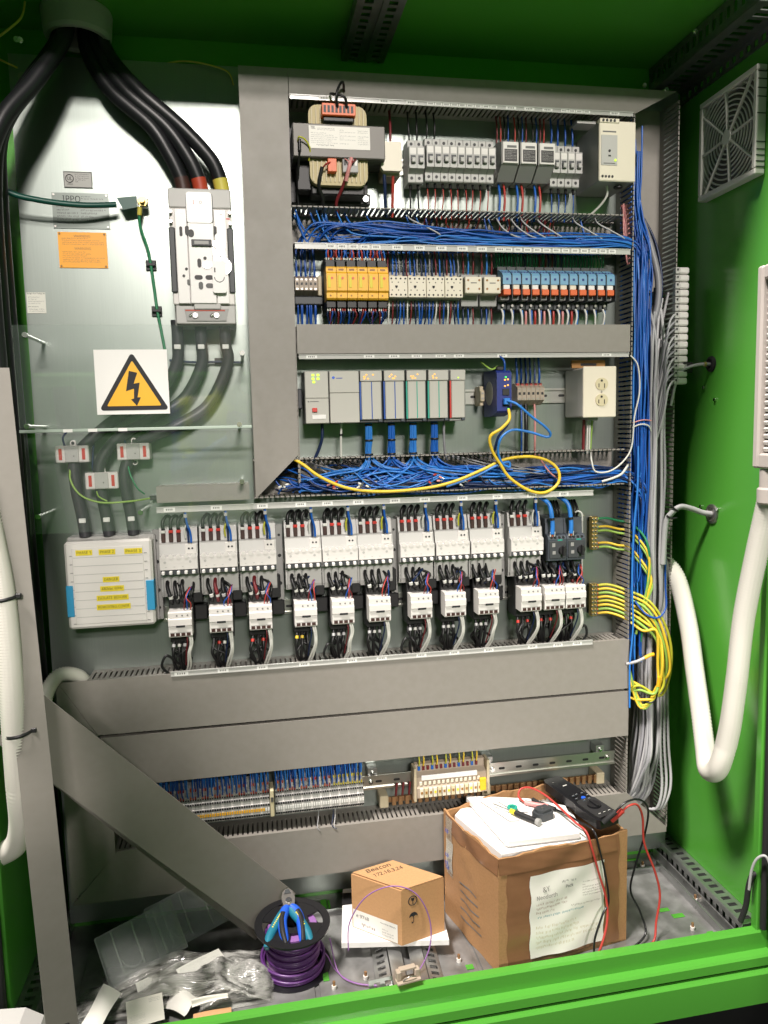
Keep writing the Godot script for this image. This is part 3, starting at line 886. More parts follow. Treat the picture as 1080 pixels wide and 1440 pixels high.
	for k in 3:
		var x: float = locs[k][0]
		wire(o, [V(x - 0.018, locs[k][1] + 0.016, 0.045), V(x - 0.020, locs[k][1] + 0.035, 0.05), V(x - 0.012, 1.185, 0.045)], 0.0022, M.w_dark, "strand", 4)
	o = thing("cable_tie_mount", "black tie mount at the left end of the short duct", "tie mount", V(-0.510, 1.033, 0.0005), "tie mounts on the plate")
	b = MB.new(); b.box(V(0, 0, 0.012), V(0.016, 0.010, 0.022), 0.001); part(o, "base", b, M.black)
	# phase distribution block
	phase_block()
	# yellow lead along the top of the back wall
	o = thing("loose_lead", "thin yellow lead lying along the top of the plate", "wire", V(-0.4, 1.98, 0.0))
	wire(o, [V(-0.445, 1.972, -0.01), V(-0.40, 1.975, 0.004), V(-0.35, 1.968, 0.012), V(-0.305, 1.955, 0.012), V(-0.294, 1.93, 0.008)], 0.0018, M.tape_yellow, "strand", 6)
	o = thing("loose_lead", "thin yellow lead curling down in the upper left corner", "wire", V(-0.75, 2.0, 0.06))
	wire(o, [V(-0.695, 2.035, 0.08), V(-0.70, 1.995, 0.10), V(-0.725, 1.965, 0.11), V(-0.76, 1.945, 0.10), V(-0.785, 1.94, 0.08)], 0.0022, M.tape_yellow, "strand", 6)
	wire(o, [V(-0.775, 1.955, 0.02), V(-0.755, 1.945, 0.02), V(-0.735, 1.94, 0.01)], 0.002, M.tape_yellow, "strand", 6)

func ring_pts(c: Vector3, r: float, n: int, u := Vector3.RIGHT, w := Vector3.UP) -> Array:
	var out := []
	for k in n + 1: out.append(c + u * r * cos(TAU * k / n) + w * r * sin(TAU * k / n))
	return out

func arc_tab(h: float, r: float) -> PackedVector2Array:
	var p := PackedVector2Array([Vector2(r * 1.4, -0.001), Vector2(r * 1.4, h - r)])
	for k in range(1, 8): p.append(Vector2(r * 1.4 * cos(PI * k / 8), h - r + r * 1.4 * sin(PI * k / 8)))
	p.append(Vector2(-r * 1.4, h - r)); p.append(Vector2(-r * 1.4, -0.001))
	return p

func oval(c: Vector2, w: float, h: float, n := 6) -> PackedVector2Array:
	return rrect(c, w, h, minf(w, h) / 2, n)

func rrect(c: Vector2, w: float, h: float, r: float, n := 4) -> PackedVector2Array:
	var p := PackedVector2Array()
	for q in [[1, 1, 0], [-1, 1, 1], [-1, -1, 2], [1, -1, 3]]:
		for k in n + 1:
			var a: float = (q[2] + float(k) / n) * PI / 2
			p.append(c + Vector2(q[0] * (w / 2 - r) + r * cos(a), q[1] * (h / 2 - r) + r * sin(a)))
	return p

func main_breaker() -> void:
	var o := thing("main_breaker", "large white main circuit breaker with operating mechanism plates", "circuit breaker", V(-0.374, 1.545, 0.0))
	var pz := func(poly: PackedVector2Array, z: float, d: float, called: String, m: Material) -> void:
		var b := MB.new()
		b.prism(poly, Transform3D(Basis(), V(0, 0, z)), d)
		part(o, called, b, m)
	var bx := func(x0: float, x1: float, y0: float, y1: float, z0: float, z1: float, called: String, m: Material, bev := 0.001) -> void:
		var b := MB.new()
		b.bar(x0, x1, y0, y1, z0, z1, bev)
		part(o, called, b, m)
	bx.call(-0.064, 0.064, -0.139, 0.137, 0.001, 0.070, "body", M.lgrey, 0.002)
	bx.call(-0.064, 0.064, 0.099, 0.138, 0.0702, 0.098, "terminal_hood", M.lgrey, 0.002)
	bx.call(-0.060, 0.064, -0.139, -0.100, 0.0702, 0.098, "terminal_hood", M.lgrey, 0.002)
	bx.call(-0.064, 0.064, -0.099, 0.098, 0.0702, 0.098, "front_plate", M.white, 0.002)
	# black side rails
	bx.call(-0.0655, -0.053, -0.075, 0.058, 0.0982, 0.104, "side_rail", M.dgrey, 0.002)
	bx.call(0.0535, 0.066, -0.075, 0.058, 0.0982, 0.104, "side_rail", M.dgrey, 0.002)
	# mechanism plates
	bx.call(-0.052, -0.028, -0.098, 0.094, 0.0982, 0.108, "mechanism_plate", M.enamel, 0.001)
	bx.call(-0.0265, 0.026, -0.098, 0.066, 0.0982, 0.110, "mechanism_plate", M.enamel, 0.001)
	bx.call(0.0275, 0.0525, -0.098, 0.094, 0.0982, 0.107, "mechanism_plate", M.enamel, 0.001)
	pz.call(rrect(Vector2(-0.001, 0.096), 0.052, 0.062, 0.006), 0.0995, 0.012, "cover_tab", M.enamel)
	pz.call(rrect(Vector2(-0.001, 0.098), 0.055, 0.064, 0.007), 0.0983, 0.001, "cover_slot", M.dgrey)
	# openings, laid on as dark sheets in place of their shade
	for q in [[-0.0405, 0.048, 0.006, 0.020, 0.1081], [-0.028, 0.050, 0.008, 0.018, 0.1101], [-0.020, 0.044, 0.012, 0.016, 0.1102], [0.0285, 0.052, 0.008, 0.016, 0.1082], [-0.006, -0.016, 0.008, 0.018, 0.1102], [0.006, -0.006, 0.007, 0.007, 0.1102], [0.0075, -0.022, 0.006, 0.012, 0.1102], [-0.009, -0.045, 0.017, 0.009, 0.1102], [0.013, -0.045, 0.016, 0.009, 0.1102], [-0.005, -0.062, 0.009, 0.016, 0.1102], [0.013, -0.062, 0.016, 0.010, 0.1102], [-0.033, -0.028, 0.006, 0.006, 0.1082], [-0.039, -0.042, 0.006, 0.006, 0.1082], [-0.030, -0.055, 0.006, 0.012, 0.1082]]:
		pz.call(oval(Vector2(q[0], q[1]), q[2], q[3], 3), q[4], 0.0008, "painted_slot", M.black if q[1] > -0.055 else M.ink_grey)
	bx.call(-0.020, 0.021, 0.018, 0.031, 0.1103, 0.116, "trip_window", M.dgrey, 0.001)
	bx.call(-0.014, 0.015, 0.021, 0.028, 0.1162, 0.1166, "trip_slider", M.mgrey, 0.0)
	# rotary linkage on the right
	pz.call(oval(Vector2(0.042, -0.022), 0.036, 0.036, 6), 0.1072, 0.003, "link_disc", M.chrome)
	pz.call(oval(Vector2(0.010, -0.020), 0.020, 0.014, 5), 0.1112, 0.002, "link_disc", M.chrome)
	bx.call(0.022, 0.0485, -0.018, 0.028, 0.1105, 0.116, "link_arm", M.chrome, 0.001)
	pz.call(PackedVector2Array([Vector2(0.024, 0.016), Vector2(0.022, 0.026), Vector2(0.034, 0.030), Vector2(0.046, 0.027), Vector2(0.043, 0.006), Vector2(0.040, -0.003), Vector2(0.033, -0.003), Vector2(0.031, 0.012)]), 0.1163, 0.004, "link_cam", M.steel)
	pz.call(rrect(Vector2(0.034, -0.045), 0.028, 0.066, 0.005), 0.1165, 0.003, "link_lever", M.enamel)
	var b := MB.new()
	var arc := []
	for k in 9: arc.append(V(0.034 + 0.010 * cos(PI + PI * k / 8), -0.046 + 0.010 * sin(PI + PI * k / 8), 0.1198))
	b.tube(arc, 0.0007, 4)
	part(o, "arrow_mark", b, M.ink)
	bx.call(0.024, 0.0265, -0.036, -0.027, 0.1196, 0.1201, "arrow_mark", M.ink, 0.0)
	# lower guard with two screws
	bx.call(-0.022, 0.034, -0.110, -0.096, 0.0985, 0.106, "guard_lip", M.lgrey, 0.002)
	pz.call(PackedVector2Array([Vector2(-0.042, -0.108), Vector2(0.050, -0.108), Vector2(0.044, -0.133), Vector2(-0.038, -0.133)]), 0.0982, 0.003, "guard_plate", M.mgrey)
	bx.call(-0.040, 0.042, -0.113, -0.110, 0.1013, 0.1018, "red_line", M.tape_red, 0.0)
	for x in [-0.020, 0.024]:
		b = MB.new(); b.tube([V(x, -0.122, 0.1012), V(x, -0.122, 0.106)], 0.006, 10); b.tube([V(x - 0.006, -0.119, 0.103), V(x - 0.012, -0.124, 0.103)], 0.003, 6)
		part(o, "screw", b, M.chrome)
	for q in [[-0.060, 0.088], [-0.041, 0.088], [0.043, 0.088], [0.061, 0.088], [-0.060, 0.068], [0.061, 0.066]]:
		b = MB.new(); b.tube([V(q[0], q[1], 0.0978), V(q[0], q[1], 0.1088)], 0.0035, 8); part(o, "screw", b, M.steel)
	words(o, "I", V(-0.012, 0.106, 0.1118), 0.007, M.red)
	words(o, "O", V(0.002, 0.106, 0.1118), 0.006, M.ink_grey)
	bx.call(0.051, 0.0605, 0.0765, 0.0795, 0.0981, 0.0985, "red_mark", M.red, 0.0)

func shield() -> void:
	var o := thing("clear_shield", "upper clear acrylic shield in front of the breaker cables", "shield", V(-0.51, 1.29, 0.14), "clear acrylic shields at the left")
	var b := W(); b.bar(-0.748, -0.286, 1.190, 1.398, 0.138, 0.141)
	part(o, "sheet", b, M.acrylic)
	b = W(); b.bar(-0.748, -0.286, 1.1835, 1.1898, 0.137, 0.146, 0.001)
	part(o, "folded_edge", b, M.acrylic_edge)
	for q in [-0.655, -0.607, -0.548]:
		b = W(); b.bar(q - 0.009, q + 0.009, 1.1832, 1.1895, 0.1462, 0.1470); part(o, "paper_marker", b, M.marker)
	for q in [[-0.724, 1.378], [-0.733, 1.197], [-0.312, 1.192], [-0.300, 1.34]]:
		b = W(); b.tube([V(q[0], q[1], 0.001), V(q[0], q[1], 0.137)], 0.0038, 10); b.tube([V(q[0], q[1], 0.1415), V(q[0], q[1], 0.147)], 0.0055, 10)
		part(o, "standoff", b, M.chrome)
	o = thing("clear_shield", "lower clear acrylic shield in front of the white phase blocks", "shield", V(-0.51, 1.08, 0.125), "clear acrylic shields at the left")
	b = W(); b.bar(-0.745, -0.288, 0.975, 1.180, 0.122, 0.125)
	part(o, "sheet", b, M.acrylic)
	for q in [[-0.728, 1.012], [-0.525, 1.012], [-0.312, 1.07]]:
		b = W(); b.tube([V(q[0], q[1], 0.001), V(q[0], q[1], 0.121)], 0.0038, 10); b.tube([V(q[0], q[1], 0.1255), V(q[0], q[1], 0.131)], 0.0055, 10)
		part(o, "standoff", b, M.chrome)
	# warning sign stuck on the shield
	o = thing("hazard_sign", "white square sign with a yellow triangle and black lightning bolt", "sign", V(-0.5245, 1.283, 0.1415))
	b = MB.new(); b.box(V(0, 0, 0.0008), V(0.144, 0.131, 0.0014)); part(o, "sheet", b, M.enamel)
	var tri := func(s: float, r: float) -> PackedVector2Array:
		var p := PackedVector2Array()
		for k in 3:
			var a := PI / 2 + TAU * k / 3
			var c := Vector2(cos(a) * 1.02, sin(a)) * s
			for j in 5: p.append(c + Vector2(cos(a - PI / 3 + TAU / 3 * j / 4.0), sin(a - PI / 3 + TAU / 3 * j / 4.0)) * r)
		return p
	b = MB.new(); b.prism(tri.call(0.069, 0.005), Transform3D(Basis(), V(0.002, -0.018, 0.0016)), 0.0004); part(o, "triangle_border", b, M.ink)
	b = MB.new(); b.prism(tri.call(0.0575, 0.002), Transform3D(Basis(), V(0.002, -0.018, 0.0020)), 0.0004); part(o, "triangle", b, M.sign_yellow)
	b = MB.new()
	b.prism(PackedVector2Array([Vector2(-0.005, 0.032), Vector2(0.011, 0.028), Vector2(0.003, 0.006), Vector2(0.015, 0.008), Vector2(0.009, -0.022), Vector2(0.0155, -0.022), Vector2(0.007, -0.039), Vector2(-0.004, -0.026), Vector2(0.002, -0.024), Vector2(0.003, -0.004), Vector2(-0.013, -0.009)]), Transform3D(Basis(), V(0.0, -0.0095, 0.0024)), 0.0004)
	part(o, "lightning_bolt", b, M.ink)

func phase_block() -> void:
	var o := thing("distribution_block", "white covered phase distribution block with yellow warning strips", "distribution block", V(-0.601, 0.857, 0.0))
	var b := MB.new(); b.box(V(0, 0, 0.026), V(0.186, 0.196, 0.05), 0.003); part(o, "base", b, M.lgrey)
	b = MB.new(); b.box(V(0, -0.001, 0.073), V(0.180, 0.190, 0.043), 0.005); part(o, "cover", b, M.white)
	b = MB.new(); b.box(V(-0.001, -0.002, 0.0956), V(0.146, 0.166, 0.002), 0.0008)
	var pn := part(o, "panel", b, M.white)
	for k in 8:
		b = MB.new(); b.box(V(-0.001, 0.060 - k * 0.0185, 0.0969), V(0.142, 0.0012, 0.0006)); part(pn, "rib", b, M.lgrey)
	for s in [-1.0, 1.0]:
		b = MB.new()
		for k in 9: b.box(V(s * 0.0765, 0.064 - k * 0.0185, 0.0952), V(0.006, 0.0015, 0.0012))
		part(o, "notch", b, M.mgrey)
	b = MB.new(); b.box(V(-0.0835, -0.034, 0.080), V(0.0145, 0.068, 0.034), 0.001); part(o, "blue_latch", b, M.cyan)
	b = MB.new(); b.box(V(0.0825, -0.030, 0.080), V(0.0165, 0.066, 0.034), 0.001); part(o, "blue_latch", b, M.cyan)
	for q in [["PHASE 1", -0.049, 0.0705, 0.034], ["PHASE 2", -0.002, 0.0700, 0.034], ["PHASE 3", 0.052, 0.0695, 0.037], ["DANGER", 0.003, 0.010, 0.034], ["480Vac 60Hz", 0.004, -0.010, 0.049], ["ISOLATE BEFORE", 0.004, -0.030, 0.066], ["REMOVING COVER", 0.005, -0.050, 0.070]]:
		b = MB.new(); b.box(V(q[1], q[2], 0.0976), V(q[3], 0.0118, 0.0006))
		var st := part(o, "warning_strip", b, M.label_yellow)
		words(st, q[0], V(q[1], q[2], 0.0981), 0.0062, M.ink, Basis(), q[3] - 0.006)

# ------------------------------------------------------------------ device rows
func din(x0: float, x1: float, y: float, label: String, z := 0.0) -> Node3D:
	var o := thing("din_rail", label, "mounting rail", V(x0, y, z), "steel device rails on the plate")
	var b := W()
	b.bar(x0, x1, y - 0.0125, y + 0.0125, z + 0.0006, z + 0.0022)
	b.bar(x0, x1, y - 0.0137, y - 0.0125, z + 0.0006, z + 0.0068)
	b.bar(x0, x1, y + 0.0125, y + 0.0137, z + 0.0006, z + 0.0068)
	b.bar(x0, x1, y - 0.0178, y - 0.0137, z + 0.0054, z + 0.0068)
	b.bar(x0, x1, y + 0.0137, y + 0.0178, z + 0.0054, z + 0.0068)
	part(o, "rail", b, M.din)
	var k := x0 + 0.02
	while k < x1 - 0.02:
		b = W(); b.prism(oval(Vector2(k, y), 0.016, 0.006, 3), Transform3D(Basis(), V(0, 0, z + 0.0022)), 0.0004)
		part(o, "painted_slot", b, M.black)  # black oval laid on the rail for the dark of a slot
		k += 0.045
	return o

func breaker_proto(label: String, m: Material) -> Node3D:
	var o := thing("miniature_breaker", label, "circuit breaker")
	var b := MB.new()
	b.profx([[0.008, -0.046], [0.052, -0.046], [0.054, -0.044], [0.054, -0.027], [0.066, -0.021], [0.072, -0.020], [0.072, 0.026], [0.068, 0.028], [0.054, 0.028], [0.054, 0.044], [0.052, 0.046], [0.008, 0.046]], 0.0004, 0.0172)
	part(o, "body", b, m)
	b = MB.new(); b.bar(0.003, 0.0146, -0.011, 0.007, 0.0721, 0.0728); part(o, "toggle_slot", b, M.dgrey)
	b = MB.new(); b.bar(0.0045, 0.0131, -0.010, 0.000, 0.0729, 0.081, 0.0012); part(o, "toggle", b, M.lgrey)
	b = MB.new(); b.bar(0.002, 0.0156, 0.010, 0.023, 0.0721, 0.0725); part(o, "rating_label", b, M.white)
	for y in [-0.036, 0.037]:
		b = MB.new(); b.tube([V(0.0088, y, 0.0535), V(0.0088, y, 0.0546)], 0.0036, 8); part(o, "terminal_screw", b, M.black)  # black disc painted for the shaded terminal recess
	return o

func row_one() -> void:
	din(-0.17, 0.60, 1.772, "steel rail behind the top row of breakers")
	transformer()
	# white fused module
	var o := thing("fuse_module", "cream white fuse module right of the transformer", "fuse holder", V(0.043, 1.77, 0))
	var b := MB.new(); b.box(V(0.0, 0, 0.035), V(0.040, 0.075, 0.055), 0.002); part(o, "base", b, M.tan)
	b = MB.new()
	b.prism(PackedVector2Array([Vector2(0.021, 0.028), Vector2(0.018, 0.031), Vector2(-0.017, 0.031), Vector2(-0.019, 0.028), Vector2(-0.0185, -0.006), Vector2(-0.024, -0.014), Vector2(-0.026, -0.024), Vector2(-0.021, -0.031), Vector2(0.017, -0.031), Vector2(0.021, -0.028)]), Transform3D(Basis(), V(0, 0, 0.063)), 0.016)
	part(o, "cover", b, M.cream)
	wire(o, [V(0.044, 1.80, 0.05), V(0.046, 1.84, 0.045), V(0.047, 1.89, 0.03)], 0.003, M.w_maroon)
	wire(o, [V(0.047, 1.735, 0.06), V(0.047, 1.715, 0.055), V(0.047, 1.65, 0.04)], 0.0035, M.w_red)
	wire(o, [V(0.026, 1.735, 0.065), V(0.028, 1.71, 0.06), V(0.030, 1.68, 0.05), V(0.033, 1.65, 0.04)], 0.004, M.w_dark)
	# breakers
	var pr := breaker_proto("left pole of the two pole breaker beside the cream fuse module", M.lgrey)
	pr.position = V(0.082, 1.769, 0)
	pr.set_meta("group", "breakers in the top row")
	var rest: Array[Node3D] = [pr]
	rest.append(copy(pr, "miniature_breaker", V(0.0995, 1.769, 0), "right pole of the two pole breaker beside the cream fuse module", "breakers in the top row"))
	for k in 9: rest.append(copy(pr, "miniature_breaker", V(0.1215 + k * 0.0179, 1.7735, 0), "%s of nine light grey breakers in the top row%s" % [ORD[k], "" if k else ", counted from the transformer"], "breakers in the top row"))
	for k in 4: rest.append(copy(pr, "miniature_breaker", V(0.4185 + k * 0.0182, 1.7705, 0), "%s of four light grey breakers beside the power supply" % ORD[k], "breakers in the top row"))
	for k in rest.size():
		var q: Node3D = rest[k]
		var x := q.position.x + 0.0088
		var y := q.position.y
		var m: Material = M.w_black if k < 2 else (M.w_red if k < 11 else M.w_blue2)
		wire(q, [V(x, y - 0.046, 0.035), V(x + jit(0.002), y - 0.075, 0.042), V(x + jit(0.004), 1.65, 0.035)], 0.0013 if k > 1 else 0.0022, m)
		b = W(); b.tube([V(x, y - 0.0465, 0.038), V(x, y - 0.058, 0.042)], 0.0034, 8); part(q, "wire_boot", b, M.w_black)
		if k < 4 or k > 10:
			wire(q, [V(x, y + 0.046, 0.035), V(x + jit(0.002), y + 0.075, 0.04), V(x + jit(0.004), 1.888, 0.03)], 0.0022, M.w_black if k < 4 else M.w_blue2)
	# monitoring relays
	for k in 3:
		var x := 0.292 + k * 0.0435
		o = thing("monitoring_relay", "%s of three deep grey relays with black print windows" % ORD[k], "relay", V(x, 1.782, 0), "relays with black print windows")
		b = MB.new()
		b.profx([[0.006, -0.048], [0.045, -0.048], [0.078, -0.022], [0.082, -0.020], [0.082, 0.026], [0.078, 0.029], [0.050, 0.036], [0.006, 0.036]], 0.0004, 0.0405)
		part(o, "body", b, M.mgrey)
		b = MB.new(); b.bar(0.002, 0.039, -0.019, 0.027, 0.0822, 0.086, 0.001); part(o, "front", b, M.white)
		b = MB.new(); b.bar(0.0055, 0.0355, -0.015, 0.011, 0.0862, 0.0867); part(o, "print_window", b, M.p_relay)
		b = MB.new(); b.bar(0.012, 0.034, 0.014, 0.019, 0.0862, 0.0866); part(o, "print", b, M.ink_grey)
		for j in 4:
			var m: Material = [M.w_maroon, M.w_red, M.w_black, M.w_blue2][(j + k) % 4]
			wire(o, [V(x + 0.006 + j * 0.009, 1.815, 0.03), V(x + 0.006 + j * 0.009, 1.85, 0.035), V(x + 0.004 + j * 0.010, 1.888, 0.03)], 0.0018, m)
		for j in 2:
			wire(o, [V(x + 0.010 + j * 0.012, 1.735, 0.03), V(x + 0.010 + j * 0.012, 1.70, 0.04), V(x + 0.008 + j * 0.012, 1.65, 0.035)], 0.0028, M.w_blue if j == 0 else M.w_red)
	# power supply
	o = thing("power_supply", "tall grey cream power supply at the right end of the top row", "power supply", V(0.5505, 1.784, 0))
	b = MB.new(); b.box(V(0, 0, 0.061), V(0.088, 0.128, 0.116), 0.002); part(o, "housing", b, M.mgrey)
	b = MB.new(); b.box(V(0, 0, 0.122), V(0.0885, 0.130, 0.005), 0.002); part(o, "front", b, M.cream)
	b = MB.new(); b.bar(-0.044, 0.003, 0.060, 0.069, 0.110, 0.127, 0.001); part(o, "terminal_row", b, M.cream)
	b = MB.new(); b.bar(-0.040, -0.001, -0.031, 0.034, 0.1247, 0.1258, 0.0004); part(o, "panel", b, M.lgrey)
	for k in 4:
		b = MB.new(); b.tube([V(-0.036 + k * 0.009, 0.0645, 0.1268), V(-0.036 + k * 0.009, 0.0645, 0.1276)], 0.0032, 8); part(o, "terminal_screw", b, M.black)
		b = MB.new(); b.tube([V(-0.036 + k * 0.008, -0.055, 0.1243), V(-0.036 + k * 0.008, -0.055, 0.1254)], 0.0030, 8); part(o, "terminal_screw", b, M.black)
	b = MB.new(); b.tube([V(-0.020, 0.0, 0.1256), V(-0.020, 0.0, 0.1268)], 0.003, 8); b.bar(-0.023, -0.017, -0.012, -0.009, 0.1258, 0.1266); part(o, "adjuster", b, M.black)
	b = MB.new(); b.tube([V(-0.006, -0.020, 0.1257), V(-0.006, -0.020, 0.1272)], 0.0028, 8); part(o, "status_led", b, M.led_lime)
	b = MB.new(); b.bar(-0.036, -0.004, 0.040, 0.043, 0.1246, 0.1250); b.bar(-0.034, -0.006, -0.028, -0.026, 0.1259, 0.1262); part(o, "print", b, M.ink_grey)
	wire(o, [V(0.542, 1.72, 0.09), V(0.545, 1.70, 0.085), V(0.535, 1.68, 0.07), V(0.515, 1.66, 0.05)], 0.0028, M.w_white)
	wire(o, [V(0.515, 1.66, 0.05), V(0.502, 1.648, 0.04)], 0.0032, M.w_black)
	b = W(); b.tube([V(0.565, 1.716, 0.10), V(0.565, 1.712, 0.10)], 0.010, 12); part(o, "knob", b, M.black)
	b = W(); b.bar(0.478, 0.524, 1.862, 1.868, 0.03, 0.07); part(o, "bracket", b, M.lgrey)

func transformer() -> void:
	var o := thing("transformer", "heavy control transformer with orange terminals and a white rating label", "transformer", V(-0.077, 1.785, 0))
	var b := MB.new()
	b.bar(-0.108, 0.078, -0.103, -0.080, 0.001, 0.022, 0.001)
	b.bar(-0.108, -0.09, -0.08, 0.06, 0.001, 0.014, 0.001)
	b.bar(-0.0895, 0.074, -0.0798, 0.03, 0.001, 0.012, 0.001)  # black plate added behind the bobbin as its base shadow
	b.bar(-0.060, 0.058, -0.0985, -0.078, 0.0222, 0.070, 0.003)
	part(o, "frame_and_shade", b, M.black)
	b = MB.new(); b.bar(-0.098, 0.100, -0.030, 0.038, 0.012, 0.100, 0.0015)
	part(o, "core", b, M.lam)
	b = MB.new()
	for k in 9: b.bar(-0.0985, 0.1005, -0.0305, 0.0385, 0.016 + k * 0.009, 0.0172 + k * 0.009)
	part(o, "core_laminations", b, M.dgrey)
	for s in [1.0, -1.0]:
		b = MB.new()
		var y0 := 0.038 if s > 0 else -0.030
		var poly := PackedVector2Array()
		var w := 0.063
		poly.append(Vector2(-w, y0)); poly.append(Vector2(w, y0))
		var hh := 0.044 if s > 0 else 0.053
		for k in 6: poly.append(Vector2(w - 0.02 + 0.02 * cos(k * PI / 10), y0 + s * (hh - 0.02 + 0.02 * sin(k * PI / 10))))
		for k in 6: poly.append(Vector2(-w + 0.02 - 0.02 * sin(k * PI / 10), y0 + s * (hh - 0.02 + 0.02 * cos(k * PI / 10))))
		b.prism(poly, Transform3D(Basis(), V(0, 0, 0.026)), 0.060)
		var cl := part(o, "bobbin", b, M.coil)
		b = MB.new()
		for k in 13: b.bar(-0.0575 + k * 0.0093, -0.0545 + k * 0.0093, y0 + s * 0.003, y0 + s * (hh - 0.006), 0.0862, 0.0885, 0.001)
		part(cl, "winding_rib", b, M.ivory)
	b = MB.new(); b.bar(-0.036, 0.036, 0.052, 0.076, 0.086, 0.112, 0.001)
	var tb := part(o, "terminal_strip", b, M.orange)
	for k in 8:
		b = MB.new(); b.bar(-0.0325 + k * 0.0083, -0.0275 + k * 0.0083, 0.057, 0.071, 0.1121, 0.1126); part(tb, "painted_terminal_hole", b, M.black)  # black bars painted where the terminal openings would be dark
	b = MB.new(); b.bar(-0.032, 0.032, 0.043, 0.0518, 0.086, 0.104, 0.001); part(o, "terminal_base", b, M.dgrey)
	b = MB.new(); b.box(V(0.0015, 0.0105, 0.1004), V(0.131, 0.046, 0.0006)); part(o, "rating_label", b, M.p_trafo)
	words(o, "TBL", V(-0.055, 0.029, 0.1009), 0.0055, M.ink, Basis(), 0.010)
	b = MB.new(); b.bar(-0.026, -0.007, -0.060, -0.033, 0.080, 0.104, 0.001); part(o, "output_terminal", b, M.orange)
	b = MB.new(); b.bar(0.006, 0.040, -0.060, -0.033, 0.080, 0.102, 0.001)
	tb = part(o, "output_terminal", b, M.mgrey)
	for k in 4:
		b = MB.new(); b.bar(0.0085 + k * 0.008, 0.0135 + k * 0.008, -0.046, -0.036, 0.1021, 0.1026); part(tb, "painted_terminal_hole", b, M.white if k % 2 else M.black)  # black ones paint the dark of open terminals
	b = MB.new(); b.bar(-0.090, -0.060, -0.090, -0.031, 0.03, 0.07, 0.002); part(o, "side_bracket", b, M.black)
	b = MB.new(); b.tube([V(0.066, -0.093, 0.022), V(0.066, -0.093, 0.032)], 0.007, 8); part(o, "bolt", b, M.chrome)
	# its leads
	wire(o, [V(-0.165, 1.785, 0.102), V(-0.163, 1.79, 0.112), V(-0.150, 1.785, 0.110), V(-0.140, 1.77, 0.102), V(-0.142, 1.75, 0.09)], 0.0018, M.w_yg)
	b = W(); b.tube([V(-0.162, 1.788, 0.104), V(-0.162, 1.765, 0.104)], 0.0035, 8); part(o, "wire_boot", b, M.w_black)
	wire(o, [V(-0.162, 1.765, 0.104), V(-0.165, 1.73, 0.08), V(-0.166, 1.69, 0.05), V(-0.160, 1.65, 0.04)], 0.0028, M.w_black)
	wire(o, [V(-0.115, 1.735, 0.10), V(-0.122, 1.70, 0.09), V(-0.112, 1.672, 0.07), V(-0.122, 1.645, 0.05)], 0.0045, M.w_black)
	wire(o, [V(-0.055, 1.745, 0.105), V(-0.062, 1.722, 0.102), V(-0.072, 1.695, 0.085), V(-0.083, 1.67, 0.07), V(-0.078, 1.645, 0.05)], 0.0038, M.w_maroon)
	wire(o, [V(-0.052, 1.753, 0.106), V(-0.058, 1.733, 0.108), V(-0.064, 1.708, 0.098)], 0.0046, M.w_pink, "wire_sleeve")
	for k in 4: wire(o, [V(-0.066 + k * 0.008, 1.752, 0.103), V(-0.060 + k * 0.004, 1.745, 0.110), V(-0.056, 1.738, 0.108)], 0.0016, [M.w_pink, M.w_white, M.w_red, M.w_maroon][k])
	wire(o, [V(-0.080, 1.853, 0.113), V(-0.083, 1.872, 0.125), V(-0.075, 1.895, 0.118), V(-0.066, 1.905, 0.108), V(-0.062, 1.895, 0.09)], 0.003, M.w_black)
	wire(o, [V(-0.060, 1.853, 0.113), V(-0.066, 1.868, 0.125), V(-0.085, 1.875, 0.12), V(-0.092, 1.885, 0.098)], 0.003, M.w_black)
	wire(o, [V(-0.095, 1.745, 0.10), V(-0.105, 1.74, 0.108), V(-0.112, 1.735, 0.10)], 0.002, M.w_red)

func tblock(label: String, m: Material, w: float, h: float, d: float) -> Node3D:
	# feed-through terminal block, back at z = 0.007
	var o := thing("terminal_block", label, "terminal block")
	var b := MB.new()
	b.profx([[0.007, -h * 0.5], [d * 0.55, -h * 0.5], [d, -h * 0.28], [d, h * 0.28], [d * 0.55, h * 0.5], [0.007, h * 0.5]], 0.0002, w - 0.0003)
	var bd := part(o, "body", b, m)
	b = MB.new()
	b.bar(w * 0.25, w * 0.75, -h * 0.04, h * 0.08, d - 0.0008, d + 0.0006)
	part(o, "painted_jumper_slot", b, M.black)  # black bar in place of a shaded slot
	for s in [-1.0, 1.0]:
		b = MB.new(); b.bar(w * 0.3, w * 0.7, s * h * 0.22 - 0.0016, s * h * 0.22 + 0.0016, d - 0.0006, d + 0.0005); part(o, "painted_screw_hole", b, M.steel)
	return o

